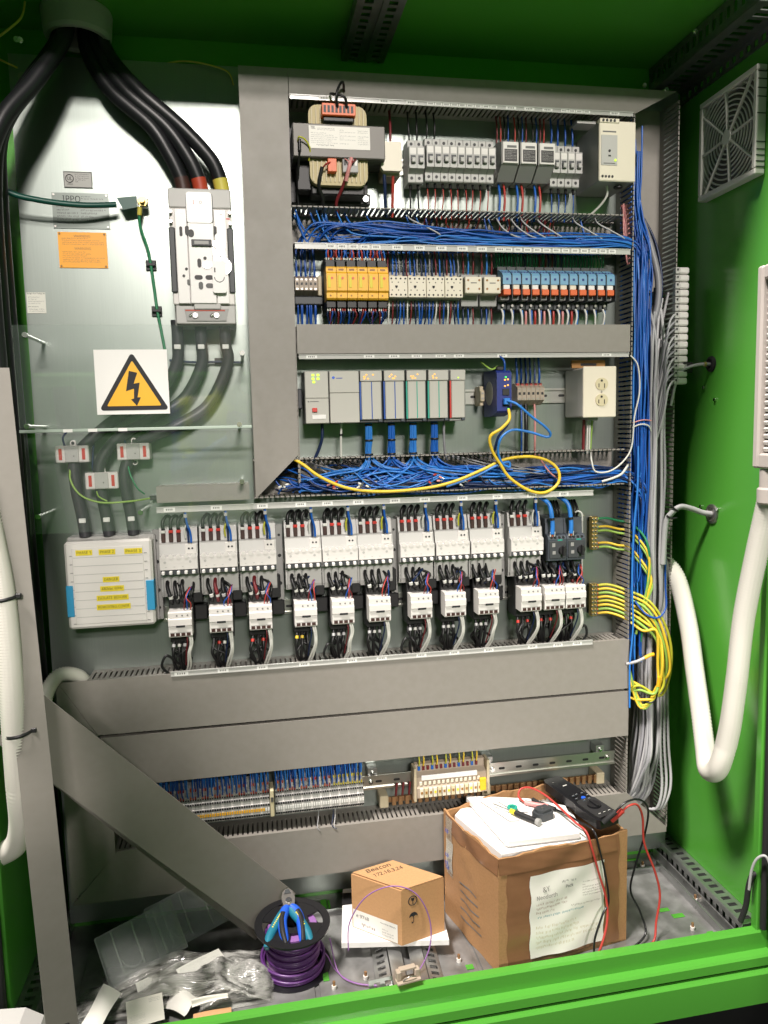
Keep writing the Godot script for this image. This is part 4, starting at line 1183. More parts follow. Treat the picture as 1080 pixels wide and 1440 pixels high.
func row_two() -> void:
	din(-0.17, 0.58, 1.495, "steel rail behind the yellow and blue relays")
	var g := "pinkish terminal blocks left of the yellow relays"
	var pr := tblock("leftmost pinkish grey terminal block beside the yellow relays", M.tan, 0.0098, 0.046, 0.058)
	for k in 5:
		var o := pr
		var x := -0.1785 + k * 0.0100
		if k == 0:
			o.position = V(x, 1.498, 0); o.set_meta("group", g)
		else: o = copy(pr, "terminal_block", V(x, 1.498, 0), "%s pinkish grey terminal block from the left, beside the yellow relays" % ORD[k], g)
		wire(o, [V(x + 0.005, 1.515, 0.04), V(x + 0.005, 1.535, 0.045), V(x + 0.003 + jit(0.004), 1.585, 0.04)], 0.0026, M.w_dark if k % 2 else M.w_blue2)
		if k != 2: wire(o, [V(x + 0.005, 1.478, 0.03), V(x + 0.004 + jit(0.003), 1.45, 0.04), V(x + 0.005, 1.40, 0.03)], 0.0022, M.w_blue2)
	var e := thing("end_stop", "dark end bracket under the pinkish terminal blocks", "end bracket", V(-0.152, 1.468, 0))
	var b := MB.new(); b.bar(-0.028, 0.036, -0.012, 0.006, 0.007, 0.045, 0.002); part(e, "body", b, M.dgrey)
	b = MB.new(); b.bar(0.0245, 0.034, 0.0065, 0.050, 0.007, 0.05, 0.002); part(e, "clamp", b, M.beige)
	# yellow safety relays
	for k in 6:
		var x := -0.1145 + k * 0.0229
		var o := thing("safety_relay", "%s of six bright yellow relays" % ORD[k], "relay", V(x, 1.494, 0), "yellow relays in the second row")
		b = MB.new(); b.bar(0.0003, 0.0224, -0.060, 0.058, 0.007, 0.060, 0.001); part(o, "base", b, M.black)
		b = MB.new()
		b.profx([[0.0602, -0.036], [0.100, -0.036], [0.104, -0.033], [0.104, -0.022], [0.110, -0.018], [0.110, 0.018], [0.104, 0.022], [0.104, 0.031], [0.100, 0.034], [0.0602, 0.034]], 0.0004, 0.0222)
		part(o, "body", b, M.yellow)
		b = MB.new(); b.bar(0.003, 0.0095, -0.012, 0.014, 0.1102, 0.1112, 0.0005); part(o, "clear_window", b, M.label_yellow)
		b = MB.new(); b.tube([V(0.0125, 0.008, 0.1101), V(0.0125, 0.008, 0.1108)], 0.003, 8); part(o, "emblem", b, M.orange)
		b = MB.new(); b.tube([V(0.009, -0.028, 0.1035), V(0.009, -0.028, 0.1046)], 0.002, 8); part(o, "painted_screw_hole", b, M.amber)
		b = MB.new(); b.bar(0.005, 0.016, 0.025, 0.029, 0.1040, 0.1045); part(o, "print", b, M.amber)
		b = MB.new(); b.bar(0.001, 0.0215, 0.0345, 0.050, 0.0602, 0.092, 0.001); part(o, "plug", b, M.black)
		b = MB.new(); b.bar(0.001, 0.0215, -0.052, -0.0365, 0.0602, 0.092, 0.001); part(o, "plug", b, M.black)
		for j in 4:
			var wx := x + 0.004 + j * 0.005
			b = W(); b.tube([V(wx, 1.544, 0.085), V(wx, 1.552, 0.086)], 0.0018, 6); part(o, "ferrule", b, M.w_white if j != 2 else M.orange)
			wire(o, [V(wx, 1.550, 0.086), V(wx + jit(0.003), 1.562, 0.088), V(x + 0.011 + jit(0.004), 1.582, 0.080)], 0.0018, [M.w_blue, M.w_red, M.w_blue2, M.w_maroon][(j + k) % 4], "wire", 4)
			b = W(); b.tube([V(wx, 1.442, 0.085), V(wx, 1.434, 0.086)], 0.0018, 6); part(o, "ferrule", b, M.w_white if j < 2 else M.w_red)
			wire(o, [V(wx, 1.436, 0.086), V(wx + jit(0.003), 1.425, 0.084), V(x + 0.010 + jit(0.007), 1.400, 0.060)], 0.0019, [M.w_dark, M.w_maroon, M.w_blue2, M.w_dark][(j + k) % 4], "wire", 4)
	# cream relays
	for k in 4:
		var x := 0.0277 + k * 0.0426
		var o := thing("relay_module", "%s of four cream relay modules full of round test holes" % ORD[k], "relay", V(x, 1.491, 0), "cream relay modules")
		cream_relay(o, 0.0422, x)
	for k in 2:
		var x := 0.2015 + k * 0.0445
		var o := thing("relay_module", "%s small cream relay just before the blue relays" % ["left", "right"][k], "relay", V(x, 1.494, 0), "small cream relays")
		b = MB.new(); b.bar(0.0004, 0.041, -0.042, 0.030, 0.007, 0.055, 0.001); part(o, "base", b, M.mgrey)
		b = MB.new(); b.bar(0.0008, 0.0405, -0.018, 0.019, 0.0552, 0.088, 0.0015); part(o, "front", b, M.cream)
		for q in [[0.008, 0.011], [0.034, 0.011], [0.008, -0.008], [0.034, -0.008]]:
			b = MB.new(); b.tube([V(q[0], q[1], 0.0875), V(q[0], q[1], 0.0886)], 0.0026, 8); part(o, "painted_screw_hole", b, M.amber)
		b = MB.new(); b.bar(0.014, 0.028, 0.004, 0.006, 0.0881, 0.0884); part(o, "print", b, M.ink_grey)
		for j in 3:
			wire(o, [V(x + 0.008 + j * 0.012, 1.52, 0.045), V(x + 0.008 + j * 0.012, 1.55, 0.05), V(x + 0.006 + j * 0.013, 1.585, 0.045)], 0.002, [M.w_maroon, M.w_blue3, M.w_maroon][j])
			wire(o, [V(x + 0.008 + j * 0.012, 1.455, 0.04), V(x + 0.008 + j * 0.012, 1.43, 0.045), V(x + 0.006 + j * 0.013, 1.40, 0.04)], 0.002, [M.w_dark, M.w_blue2, M.w_maroon][j])
	# blue relays
	for k in 12:
		var x := 0.2905 + k * 0.02305
		var o := thing("plug_in_relay", "%s of twelve light blue relays with orange red bottoms" % ORD[k], "relay", V(x, 1.494, 0), "light blue relays in the second row")
		b = MB.new(); b.bar(0.0004, 0.0226, -0.048, 0.050, 0.007, 0.050, 0.001); part(o, "socket", b, M.dgrey)
		b = MB.new()
		b.profx([[0.0502, 0.003], [0.088, 0.003], [0.088, 0.022], [0.084, 0.028], [0.060, 0.040], [0.0502, 0.040]], 0.001, 0.0212)
		part(o, "body", b, M.sky)
		b = MB.new()
		for j in 3: b.bar(0.002 + j * 0.007, 0.0055 + j * 0.007, 0.030, 0.033, 0.072, 0.0790)
		part(o, "contact_slot", b, M.navy)
		b = MB.new(); b.bar(0.009, 0.014, 0.012, 0.017, 0.0881, 0.0888); part(o, "test_button", b, M.navy)
		b = MB.new(); b.bar(0.003, 0.0185, -0.008, 0.0028, 0.0502, 0.086, 0.001); part(o, "coil_window", b, M.enamel if k < 1 or k in [3, 8, 9, 10, 11] else M.cream)
		b = MB.new(); b.bar(0.002, 0.0195, -0.021, -0.0082, 0.0502, 0.090, 0.001); part(o, "retainer", b, M.orange)
		b = MB.new(); b.bar(0.001, 0.0215, -0.030, -0.0212, 0.0502, 0.072, 0.001); part(o, "foot", b, M.mgrey)
		b = MB.new(); b.bar(0.0214, 0.0228, -0.034, 0.026, 0.0502, 0.092); part(o, "divider", b, M.slate)
		b = MB.new(); b.tube([V(0.011, -0.040, 0.0495), V(0.011, -0.040, 0.058)], 0.0032, 8); part(o, "terminal_screw", b, M.steel)
		wire(o, [V(x + 0.010, 1.447, 0.05), V(x + 0.011 + jit(0.002), 1.43, 0.055), V(x + 0.011 + jit(0.005), 1.40, 0.05)], 0.0026, M.w_white if k != 3 else M.w_grey3)
		wire(o, [V(x + 0.017, 1.447, 0.045), V(x + 0.017, 1.43, 0.046), V(x + 0.018 + jit(0.003), 1.40, 0.04)], 0.0022, [M.w_blue, M.w_blue2, M.w_blue3][k % 3])
		if k > 2 and k < 9: wire(o, [V(x + 0.004, 1.447, 0.04), V(x + 0.004, 1.428, 0.042), V(x + 0.005, 1.40, 0.035)], 0.0032, M.w_pink if k % 2 else M.w_red)
		for j in 3:
			wire(o, [V(x + 0.004 + j * 0.007, 1.542, 0.03), V(x + 0.004 + j * 0.007, 1.56, 0.035), V(x + 0.002 + j * 0.008 + jit(0.003), 1.586, 0.03)], 0.0018, [M.w_green, M.w_green, M.w_maroon, M.w_dark][(j + k) % 4] if k > 2 and k < 8 else M.w_green)

func cream_relay(o: Node3D, w: float, x: float) -> void:
	var b := MB.new(); b.bar(0.0004, w - 0.0004, -0.040, 0.036, 0.007, 0.055, 0.001); part(o, "base", b, M.mgrey)
	b = MB.new(); b.bar(0.0003, w - 0.0003, -0.0245, 0.0215, 0.0552, 0.086, 0.001); part(o, "front", b, M.cream)
	b = MB.new()
	for r in [[-0.019, 4, 0.0021], [0.016, 4, 0.0021], [0.008, 3, 0.0013], [-0.009, 3, 0.0013]]:
		for j in r[1]:
			var hx: float = w * (j + 0.5) / r[1]
			b.tube([V(hx, r[0], 0.0855), V(hx, r[0], 0.0866)], r[2], 8)
	part(o, "painted_test_holes", b, M.ink)  # ink discs paint the darkness of the holes
	b = MB.new(); b.prism(PackedVector2Array([Vector2(w * 0.32, 0.001), Vector2(w * 0.46, 0.001), Vector2(w * 0.46, -0.002), Vector2(w * 0.39, -0.0055), Vector2(w * 0.32, -0.002)]), Transform3D(Basis(), V(0, 0, 0.0862)), 0.0006); part(o, "flag", b, M.ink)
	b = MB.new(); b.bar(w * 0.1, w * 0.3, 0.022, 0.026, 0.07, 0.074); b.bar(w * 0.55, w * 0.75, 0.022, 0.026, 0.07, 0.074); part(o, "ferrule_row", b, M.beige)
	for j in 5:
		var wx := x + w * (j + 0.5) / 5
		wire(o, [V(wx, 1.515, 0.06), V(wx + jit(0.002), 1.545, 0.06), V(wx + jit(0.006), 1.586, 0.045)], 0.0018, [M.w_dark, M.w_blue2, M.w_maroon, M.w_grey2, M.w_blue][(j * 2 + int(x * 100)) % 5])
		wire(o, [V(wx, 1.463, 0.06), V(wx + jit(0.002), 1.435, 0.06), V(wx + jit(0.006), 1.40, 0.045)], 0.0019, [M.w_blue2, M.w_dark, M.w_white, M.w_blue, M.w_maroon][(j * 2 + int(x * 100)) % 5])

func row_three() -> void:
	din(-0.18, 0.495, 1.247, "steel rail behind the controller and the wall outlet")
	plc()
	# network switch
	var o := thing("network_switch", "slim dark blue network switch with lit status lamps", "network switch", V(0.283, 1.250, 0))
	var b := MB.new()
	b.profx([[0.012, -0.052], [0.06, -0.052], [0.104, -0.044], [0.110, -0.040], [0.110, 0.046], [0.10, 0.052], [0.012, 0.056]], -0.015, 0.020)
	part(o, "housing", b, M.navy)
	b = MB.new(); b.prism(oval(Vector2(0, 0), 0.055, 0.055, 8), Transform3D(Basis(Vector3(0, 0, 1), Vector3(0, 1, 0), Vector3(-1, 0, 0)), V(-0.0152, 0.002, 0.055)), 0.0006); part(o, "side_label", b, M.lgrey)
	for q in [[0.006, 0.036, "g"], [0.004, 0.030, "a"], [0.011, 0.031, "a"], [0.004, 0.016, "a"], [0.011, 0.018, "a"], [0.012, -0.036, "g"]]:
		b = MB.new(); b.box(V(q[0], q[1], 0.1108), V(0.0042, 0.0036, 0.0014), 0.0004); part(o, "status_led", b, M.led_green if q[2] == "g" else M.led_amber)
	for y in [0.004, -0.020]:
		b = MB.new(); b.bar(-0.002, 0.014, y - 0.009, y + 0.006, 0.1101, 0.1125, 0.0006); part(o, "port", b, M.black)
	b = MB.new(); b.bar(-0.012, 0.006, 0.052, 0.062, 0.07, 0.10, 0.002); part(o, "power_plug", b, M.black)
	b = MB.new(); b.bar(-0.002, 0.012, -0.026, -0.012, 0.1126, 0.124, 0.001); part(o, "cable_plug", b, M.w_blue3)
	# leads of the switch
	wire(o, [V(0.276, 1.312, 0.09), V(0.262, 1.305, 0.095), V(0.250, 1.312, 0.09), V(0.246, 1.325, 0.06)], 0.0022, M.w_lime)
	wire(o, [V(0.290, 1.30, 0.10), V(0.288, 1.325, 0.10), V(0.275, 1.345, 0.07)], 0.0025, M.w_blue2)
	for k in 2:
		var e := thing("end_stop", ["beige end bracket clamping the rail left of the network switch", "beige end bracket clamping the rail left of the wall outlet"][k], "end bracket", V([0.252, 0.486][k], 1.247, 0))
		b = MB.new(); b.box(V(0, 0, 0.026), V(0.009, 0.046, 0.038), 0.0015); b.box(V(0, 0.0, 0.049), V(0.010, 0.026, 0.008), 0.0015); part(e, "clamp", b, M.beige)
		b = MB.new(); b.box(V(0, 0.006, 0.0535), V(0.005, 0.004, 0.001)); b.box(V(0, -0.006, 0.0535), V(0.005, 0.004, 0.001)); part(e, "screw", b, M.steel)
	# terminals
	var g := "pinkish terminal blocks between switch and outlet"
	var pr := tblock("leftmost pinkish terminal block between the network switch and the outlet", M.tan, 0.0110, 0.052, 0.052)
	for k in 6:
		var x := 0.3385 + k * 0.0113
		var q := pr
		if k == 0:
			q.position = V(x, 1.250, 0); q.set_meta("group", g)
		else: q = copy(pr, "terminal_block", V(x, 1.250, 0), "%s pinkish terminal block from the switch, left of the wall outlet" % ORD[k], g)
		b = W(); b.bar(x + 0.002, x + 0.009, 1.268, 1.276, 0.034, 0.040); part(q, "tag", b, M.w_red if k % 2 == 0 else M.marker)
		if k < 5: wire(q, [V(x + 0.0055, 1.274, 0.03), V(x + 0.0045, 1.30, 0.036), V(x + 0.003, 1.350, 0.03)], 0.0026, [M.w_blue2, M.w_black, M.w_black, M.w_black, M.w_grey3][k])
		if k in [1, 2, 4]: wire(q, [V(x + 0.0055, 1.226, 0.03), V(x + 0.003, 1.18, 0.04), V(x + 0.004, 1.10, 0.035)], [0.0022, 0.0048, 0.0026][[1, 2, 4].find(k)], [M.w_blue2, M.w_black, M.w_pink][[1, 2, 4].find(k)])
	# outlet
	o = thing("outlet_box", "cream surface outlet box with a double socket", "outlet", V(0.519, 1.2495, 0))
	b = MB.new(); b.box(V(0.0, 0, 0.055), V(0.080, 0.114, 0.104), 0.003); part(o, "box", b, M.white)
	b = MB.new(); b.box(V(0.0, 0, 0.1085), V(0.083, 0.118, 0.004), 0.0025); part(o, "wall_plate", b, M.cream)
	for s in [1.0, -1.0]:
		b = MB.new(); b.prism(oval(Vector2(0.004, s * 0.0185), 0.031, 0.028, 6), Transform3D(Basis(), V(0, 0, 0.1104)), 0.0022)
		var so := part(o, "socket", b, M.ivory)
		b = MB.new(); b.bar(-0.0045, -0.0025, s * 0.0185 - 0.008, s * 0.0185 + 0.001, 0.1127, 0.1132); b.bar(0.0095, 0.0115, s * 0.0185 - 0.009, s * 0.0185 + 0.001, 0.1127, 0.1132); part(so, "painted_slot", b, M.black)  # black bars stand for the dark socket slits
		b = MB.new(); b.tube([V(0.0035, s * 0.0185 + 0.0075, 0.1126), V(0.0035, s * 0.0185 + 0.0075, 0.1133)], 0.0028, 8); part(so, "painted_earth_hole", b, M.black)  # black disc, the dark of the earth pin hole
	b = MB.new(); b.tube([V(0.004, 0, 0.1104), V(0.004, 0, 0.112)], 0.0022, 8); part(o, "screw", b, M.steel)
	b = MB.new(); b.bar(-0.012, 0.014, -0.066, -0.0575, 0.03, 0.075, 0.002); part(o, "cable_connector", b, M.mgrey)
	wire(o, [V(0.506, 1.186, 0.055), V(0.505, 1.16, 0.055), V(0.506, 1.11, 0.05)], 0.0038, M.w_maroon)
	for k in 2: wire(o, [V(0.515 + k * 0.006, 1.186, 0.055), V(0.514 + k * 0.006, 1.15, 0.055), V(0.515 + k * 0.006, 1.105, 0.05)], 0.0026, M.w_white)
	wire(o, [V(0.527, 1.186, 0.055), V(0.527, 1.16, 0.052), V(0.525, 1.11, 0.05)], 0.002, M.w_lime)
	o = sign_plate("amber_tag", "narrow brown engraved tag above the wall outlet", "tag", V(0.515, 1.318, 0.055), Vector2(0.085, 0.018), M.amber, 0.003)
	b = MB.new(); b.bar(-0.02, 0.02, -0.004, 0.002, 0.0032, 0.0036); part(o, "print", b, M.ink)
	b = MB.new(); b.bar(-0.004, 0.004, -0.006, 0.006, -0.0545, -0.0005); part(o, "post", b, M.steel)

func plc() -> void:
	var xs := [-0.1685, -0.1145, -0.0470, 0.0070, 0.0585, 0.1085, 0.1600, 0.2000]
	var names := ["controller power module with a red switch and green lamps", "wide controller processor module with a blue logo", "first controller input module with blue stripes", "second controller input module with blue stripes", "first controller output module with green stripes", "second controller output module with green stripes", "narrow end module with a red stripe at the controller's right end"]
	for k in 7:
		var x: float = xs[k]
		var w: float = xs[k + 1] - x
		var o := thing("controller_module", names[k], "controller module", V(x, 1.247, 0), "modules of the rack controller")
		var b := MB.new(); b.bar(0.0005, w - 0.0005, -0.057, 0.0585, 0.007, 0.090, 0.0015); part(o, "housing", b, M.dgrey if k > 1 and k < 6 else M.mgrey)
		if k == 0:
			b = MB.new(); b.bar(0.001, w - 0.002, -0.001, 0.057, 0.0902, 0.100, 0.001); part(o, "front", b, M.plc)
			b = MB.new(); b.bar(0.001, w - 0.002, -0.056, -0.0015, 0.0902, 0.099, 0.001); part(o, "door", b, M.plc)
			for q in [[0.019, 0.049], [0.030, 0.049], [0.019, 0.041], [0.030, 0.041], [0.0205, 0.034]]:
				b = MB.new(); b.box(V(q[0], q[1], 0.1005), V(0.0062, 0.0052, 0.001), 0.0003); part(o, "status_led", b, M.led_lime)
			b = MB.new(); b.box(V(0.0205, -0.027, 0.1015), V(0.011, 0.009, 0.004), 0.001); part(o, "switch", b, M.red)
			b = MB.new(); b.box(V(0.030, -0.042, 0.0995), V(0.030, 0.009, 0.0008)); part(o, "paper_marker", b, M.enamel)
			b = MB.new(); b.bar(0.011, 0.030, -0.009, -0.0075, 0.0991, 0.0994); b.bar(0.006, 0.009, -0.010, -0.007, 0.0991, 0.0994); part(o, "print", b, M.ink_grey)
			wire(o, [V(x + 0.040, 1.192, 0.06), V(x + 0.039, 1.16, 0.06), V(x + 0.032, 1.135, 0.055), V(x + 0.020, 1.108, 0.05)], 0.0038, M.w_dark)
		elif k == 1:
			b = MB.new(); b.bar(0.001, w - 0.001, 0.010, 0.057, 0.0902, 0.100, 0.001); part(o, "front", b, M.plc)
			b = MB.new(); b.bar(0.001, w - 0.001, -0.056, 0.0094, 0.0902, 0.0995, 0.001); part(o, "door", b, M.plc)
			b = MB.new(); b.tube([V(0.010, 0.043, 0.0999), V(0.010, 0.043, 0.1004)], 0.0032, 10); part(o, "emblem", b, M.cobalt)
			b = MB.new(); b.bar(0.016, 0.030, 0.041, 0.0425, 0.1001, 0.1004); part(o, "print", b, M.ink_blue)
			wire(o, [V(x + 0.030, 1.192, 0.06), V(x + 0.0285, 1.17, 0.06), V(x + 0.028, 1.14, 0.055), V(x + 0.028, 1.10, 0.05)], 0.0028, M.w_white)
			b = W(); b.tube([V(x + 0.0285, 1.166, 0.06), V(x + 0.0285, 1.162, 0.06)], 0.0042, 8); part(o, "cable_tie", b, M.black)
		else:
			var sm: Material = M.w_blue2 if k < 4 else (M.mint if k < 6 else M.red)
			b = MB.new(); b.bar(0.002, w - 0.003, 0.0345, 0.0575, 0.0902, 0.100, 0.001); part(o, "led_panel", b, M.plc)
			b = MB.new(); b.bar(0.0045, w - 0.005, -0.050, 0.0335, 0.0902, 0.098, 0.001); part(o, "door", b, M.plc)
			b = MB.new(); b.bar(0.0005, 0.0038, -0.050, 0.0335, 0.0902, 0.0975); part(o, "side_stripe", b, sm)
			if k < 6:
				b = MB.new(); b.bar(w * 0.49, w * 0.49 + 0.0022, -0.049, 0.033, 0.0981, 0.0985); part(o, "stripe", b, sm)
			var nl: int = [0, 0, 6, 5, 5, 4, 1][k]
			for j in nl:
				b = MB.new(); b.box(V(0.010 + rng.randf() * (w * 0.45) if k < 6 else w * 0.5, 0.040 + (j % 3) * 0.0042, 0.1005), V(0.0034, 0.0030, 0.001), 0.0003); part(o, "status_led", b, M.led_amber if k < 6 else M.led_lime)
			b = MB.new(); b.bar(w - 0.012, w - 0.004, -0.056, -0.048, 0.088, 0.097, 0.001); part(o, "latch", b, M.slate)
			if k < 6:
				loom(o, x + w * 0.44, k)
			else:
				wire(o, [V(x - 0.004, 1.195, 0.06), V(x - 0.005, 1.16, 0.06), V(x - 0.003, 1.12, 0.06), V(x + 0.004, 1.10, 0.055)], 0.0032, M.w_grey2)
	var e := thing("end_stop", "dark end bracket at the controller's left end", "end bracket", V(-0.176, 1.247, 0))
	var b2 := MB.new(); b2.box(V(0, 0, 0.03), V(0.010, 0.045, 0.046), 0.002); part(e, "clamp", b2, M.dgrey)

# blue loom dropping out of a controller module, tied three times
func loom(o: Node3D, x: float, k: int) -> void:
	var b := W()
	for j in 14:
		var a := TAU * j / 9.0
		var r := 0.0058 if j < 9 else 0.0028
		var ox := cos(a) * r
		var oz := sin(a) * r * 0.8
		var drop := 1.052 + rng.randf() * 0.03
		var run := x + (0.10 + rng.randf() * 0.16) * (1.0 if rng.randf() < 0.62 else -0.6)
		b.tube(curve([V(x + ox, 1.198, 0.066 + oz), V(x + ox * 1.1, 1.15, 0.064 + oz), V(x + ox, 1.112, 0.062 + oz), V(x + ox * 2.2 + (run - x) * 0.15, 1.085, 0.066 + oz + jit(0.01)), V(x + (run - x) * 0.5, drop + 0.006, 0.066 + jit(0.014)), V(run, drop - 0.006, 0.062 + jit(0.016))], 6), 0.0023, 6)
	stuff(part(o, "blue_loom", b, M.w_blue if k % 2 else M.w_blue3, "blue loom of thin wires hanging from the module"))
	for y in [1.185, 1.150, 1.118]:
		b = W(); b.lathe([Vector2(0.0092, -0.002), Vector2(0.0096, 0.0), Vector2(0.0092, 0.002)], Transform3D(Basis(), V(x, y, 0.0645)), 14); part(o, "cable_tie", b, M.black)

# ------------------------------------------------------------------ motor starters
func row_four() -> void:
	din(-0.505, 0.52, 0.885, "upper steel rail behind the white motor breakers")
	din(-0.505, 0.52, 0.762, "lower steel rail behind the white contactors")
	# grey upright strips of the mounting adapters
	var k := 0
	for q in [[-0.5135, "left of the first motor breaker"], [-0.2405, "between the third and fourth motor breakers"], [0.0290, "between the sixth and seventh motor breakers"], [0.2965, "between the ninth and tenth motor breakers"]]:
		var s := thing("adapter_strip", "grey upright strip with round holes %s" % q[1], "bracket", V(q[0], 0.86, 0.0), "grey upright adapter strips")
		var b := MB.new(); b.box(V(0.006, 0, 0.030), V(0.0155, 0.205, 0.010), 0.001); part(s, "strip", b, M.mgrey)
		b = MB.new(); b.box(V(0.006, 0.0, 0.0125), V(0.004, 0.19, 0.0245)); part(s, "web", b, M.mgrey)
		for y in [0.078, 0.030, -0.035, -0.075]:
			b = MB.new(); b.tube([V(0.006, y, 0.0348), V(0.006, y, 0.0356)], 0.0042 if absf(y) < 0.05 else 0.003, 10); part(s, "hole", b, M.black)  # black discs on the strip stand in for shaded round holes
		k += 1
	# motor breakers
	var xs := [-0.4985, -0.4120, -0.3255, -0.2235, -0.1395, -0.0565, 0.0415, 0.1270, 0.2120, 0.3105]
	for i in 10:
		var x: float = xs[i]
		var o := thing("motor_breaker", "%s white multipole breaker in the motor row" % ORD[i] if i < 9 else "white multipole breaker next to the dark motor starters", "circuit breaker", V(x, 0.88, 0), "white breakers in the motor row")
		var b := MB.new()
		b.profx([[0.008, -0.068], [0.052, -0.068], [0.058, -0.055], [0.058, -0.018], [0.076, -0.014], [0.078, 0.026], [0.070, 0.029], [0.066, 0.052], [0.058, 0.056], [0.050, 0.088], [0.008, 0.088]], 0.0004, 0.0825)
		part(o, "body", b, M.lgrey)
		b = MB.new(); b.bar(0.001, 0.082, -0.003, 0.026, 0.0782, 0.0800, 0.0006); part(o, "front_plate", b, M.white)
		b = MB.new()
		for j in 5: b.tube([V(0.009 + j * 0.0162, 0.0265, 0.079), V(0.009 + j * 0.0162, 0.0265, 0.0815)], 0.0055, 8)
		part(o, "scalloped_edge", b, M.white)
		b = MB.new(); b.bar(0.056, 0.080, 0.030, 0.052, 0.064, 0.0705, 0.001); part(o, "auxiliary_contact", b, M.white)
		b = MB.new()
		for xx in [0.064, 0.0715]: b.tube([V(xx, 0.042, 0.0702), V(xx, 0.042, 0.0712)], 0.0022, 8)
		part(o, "painted_screw_hole", b, M.ink)  # dark discs drawn for shaded screw recesses
		b = MB.new(); b.bar(0.0015, 0.0815, -0.0135, -0.0035, 0.0775, 0.0788); part(o, "toggle_slot", b, M.dgrey)
		for j in 5:
			b = MB.new(); b.bar(0.0045 + j * 0.0163, 0.0115 + j * 0.0163, -0.0125, -0.0045, 0.0789, 0.090, 0.0015); part(o, "toggle", b, M.enamel)
		b = MB.new()
		for j in 3: b.bar(0.012 + j * 0.018, 0.0155 + j * 0.018, 0.003, 0.0042, 0.0800, 0.0803)
		b.tube([V(0.012, 0.014, 0.0799), V(0.012, 0.014, 0.0803)], 0.003, 8)
		b.tube([V(0.066, 0.014, 0.0799), V(0.066, 0.014, 0.0803)], 0.003, 8)
		part(o, "print", b, M.lgrey)
		for j in 3:
			var tx := 0.0095 + j * 0.0165
			b = MB.new(); b.bar(tx - 0.0045, tx + 0.0045, 0.056, 0.076, 0.0545, 0.0625, 0.001); part(o, "terminal_clamp", b, M.tape_brown)
			b = MB.new(); b.bar(tx - 0.0047, tx + 0.0047, 0.0765, 0.083, 0.0525, 0.0630, 0.001); part(o, "phase_collar", b, M.red if (j > 0 or i > 5) and i != 9 else (M.w_white if j == 0 else M.red))
			b = W(); b.tube(curve([V(x + tx, 0.962, 0.056), V(x + tx, 0.982, 0.055), V(x + tx + 0.008, 0.993, 0.046 + jit(0.004)), V(x + tx + 0.014, 0.988, 0.030), V(x + tx + 0.012, 0.975, 0.012)], 6), 0.0040, 8); part(o, "wire_loop", b, M.w_black)
			b = MB.new(); b.bar(tx - 0.0055, tx - 0.0035, -0.062, -0.024, 0.0525, 0.062); part(o, "fin", b, M.mgrey)
		wire(o, [V(x + 0.070, 0.935, 0.070), V(x + 0.069, 0.957, 0.072), V(x + 0.063, 0.980, 0.078), V(x + 0.061, 1.004, 0.082)], 0.0026, M.w_blue)
		wire(o, [V(x + 0.064, 0.935, 0.070), V(x + 0.0635, 0.962, 0.07), V(x + 0.060, 0.985, 0.075), V(x + 0.060, 1.004, 0.080)], 0.0026, M.w_dark)
		b = W(); b.tube([V(x + 0.061, 0.993, 0.082), V(x + 0.061, 1.0, 0.083)], 0.0046, 8); part(o, "wire_sleeve", b, M.w_grey3)
		wire(o, [V(x + 0.058, 0.945, 0.068), V(x + 0.057, 0.965, 0.072), V(x + 0.062, 0.978, 0.072)], 0.0022, M.w_yg if i % 3 else M.w_white)
	# dark motor starters
	for i in 2:
		var x := 0.4025 + i * 0.0475
		var o := thing("motor_starter", "%s dark grey motor starter with a black turn knob" % ["left", "right"][i], "motor starter", V(x, 0.88, 0), "dark motor starters")
		var b := MB.new()
		b.profx([[0.008, -0.068], [0.055, -0.068], [0.058, -0.05], [0.058, -0.034], [0.082, -0.030], [0.084, 0.022], [0.078, 0.030], [0.066, 0.034], [0.062, 0.070], [0.008, 0.074]], 0.0004, 0.0468)
		part(o, "body", b, M.slate)
		b = MB.new(); b.bar(0.003, 0.044, -0.024, 0.018, 0.0835, 0.0858, 0.001); part(o, "front_plate", b, M.dgrey)
		b = MB.new(); b.tube([V(0.034, -0.004, 0.0858), V(0.034, -0.004, 0.094)], 0.009, 14); b.box(V(0.034, -0.004, 0.098), V(0.006, 0.024, 0.010), 0.001); part(o, "knob", b, M.black)
		b = MB.new(); b.bar(0.024, 0.036, 0.0185, 0.0215, 0.0835, 0.0842); part(o, "print", b, M.mint)
		b = MB.new(); b.bar(0.009, 0.017, 0.004, 0.013, 0.0859, 0.0866, 0.0003); b.bar(0.010, 0.018, -0.014, -0.006, 0.0859, 0.0866, 0.0003); part(o, "setting_dial", b, M.mgrey)
		b = MB.new()
		for xx in [0.009, 0.018, 0.029, 0.039]: b.tube([V(xx, 0.026, 0.079), V(xx, 0.026, 0.0835)], 0.003, 8)
		part(o, "painted_screw_hole", b, M.black)  # black studs in place of dark screw recesses
		b = MB.new()
		for j in 3: b.bar(0.005 + j * 0.0145, 0.014 + j * 0.0145, -0.056, -0.044, 0.0575, 0.0590)
		part(o, "painted_terminal_hole", b, M.black)  # black bars paint the dark terminal mouths
		wire(o, [V(x + 0.012, 0.915, 0.080), V(x + 0.012, 0.945, 0.080), V(x + 0.006, 0.985, 0.075), V(x - 0.012, 1.004, 0.060)], 0.0056, M.w_blue3, "wire", 6, 8)
		b = W(); b.tube([V(x + 0.0115, 0.948, 0.0802), V(x + 0.011, 0.954, 0.080)], 0.0062, 8); part(o, "cable_tie", b, M.black)
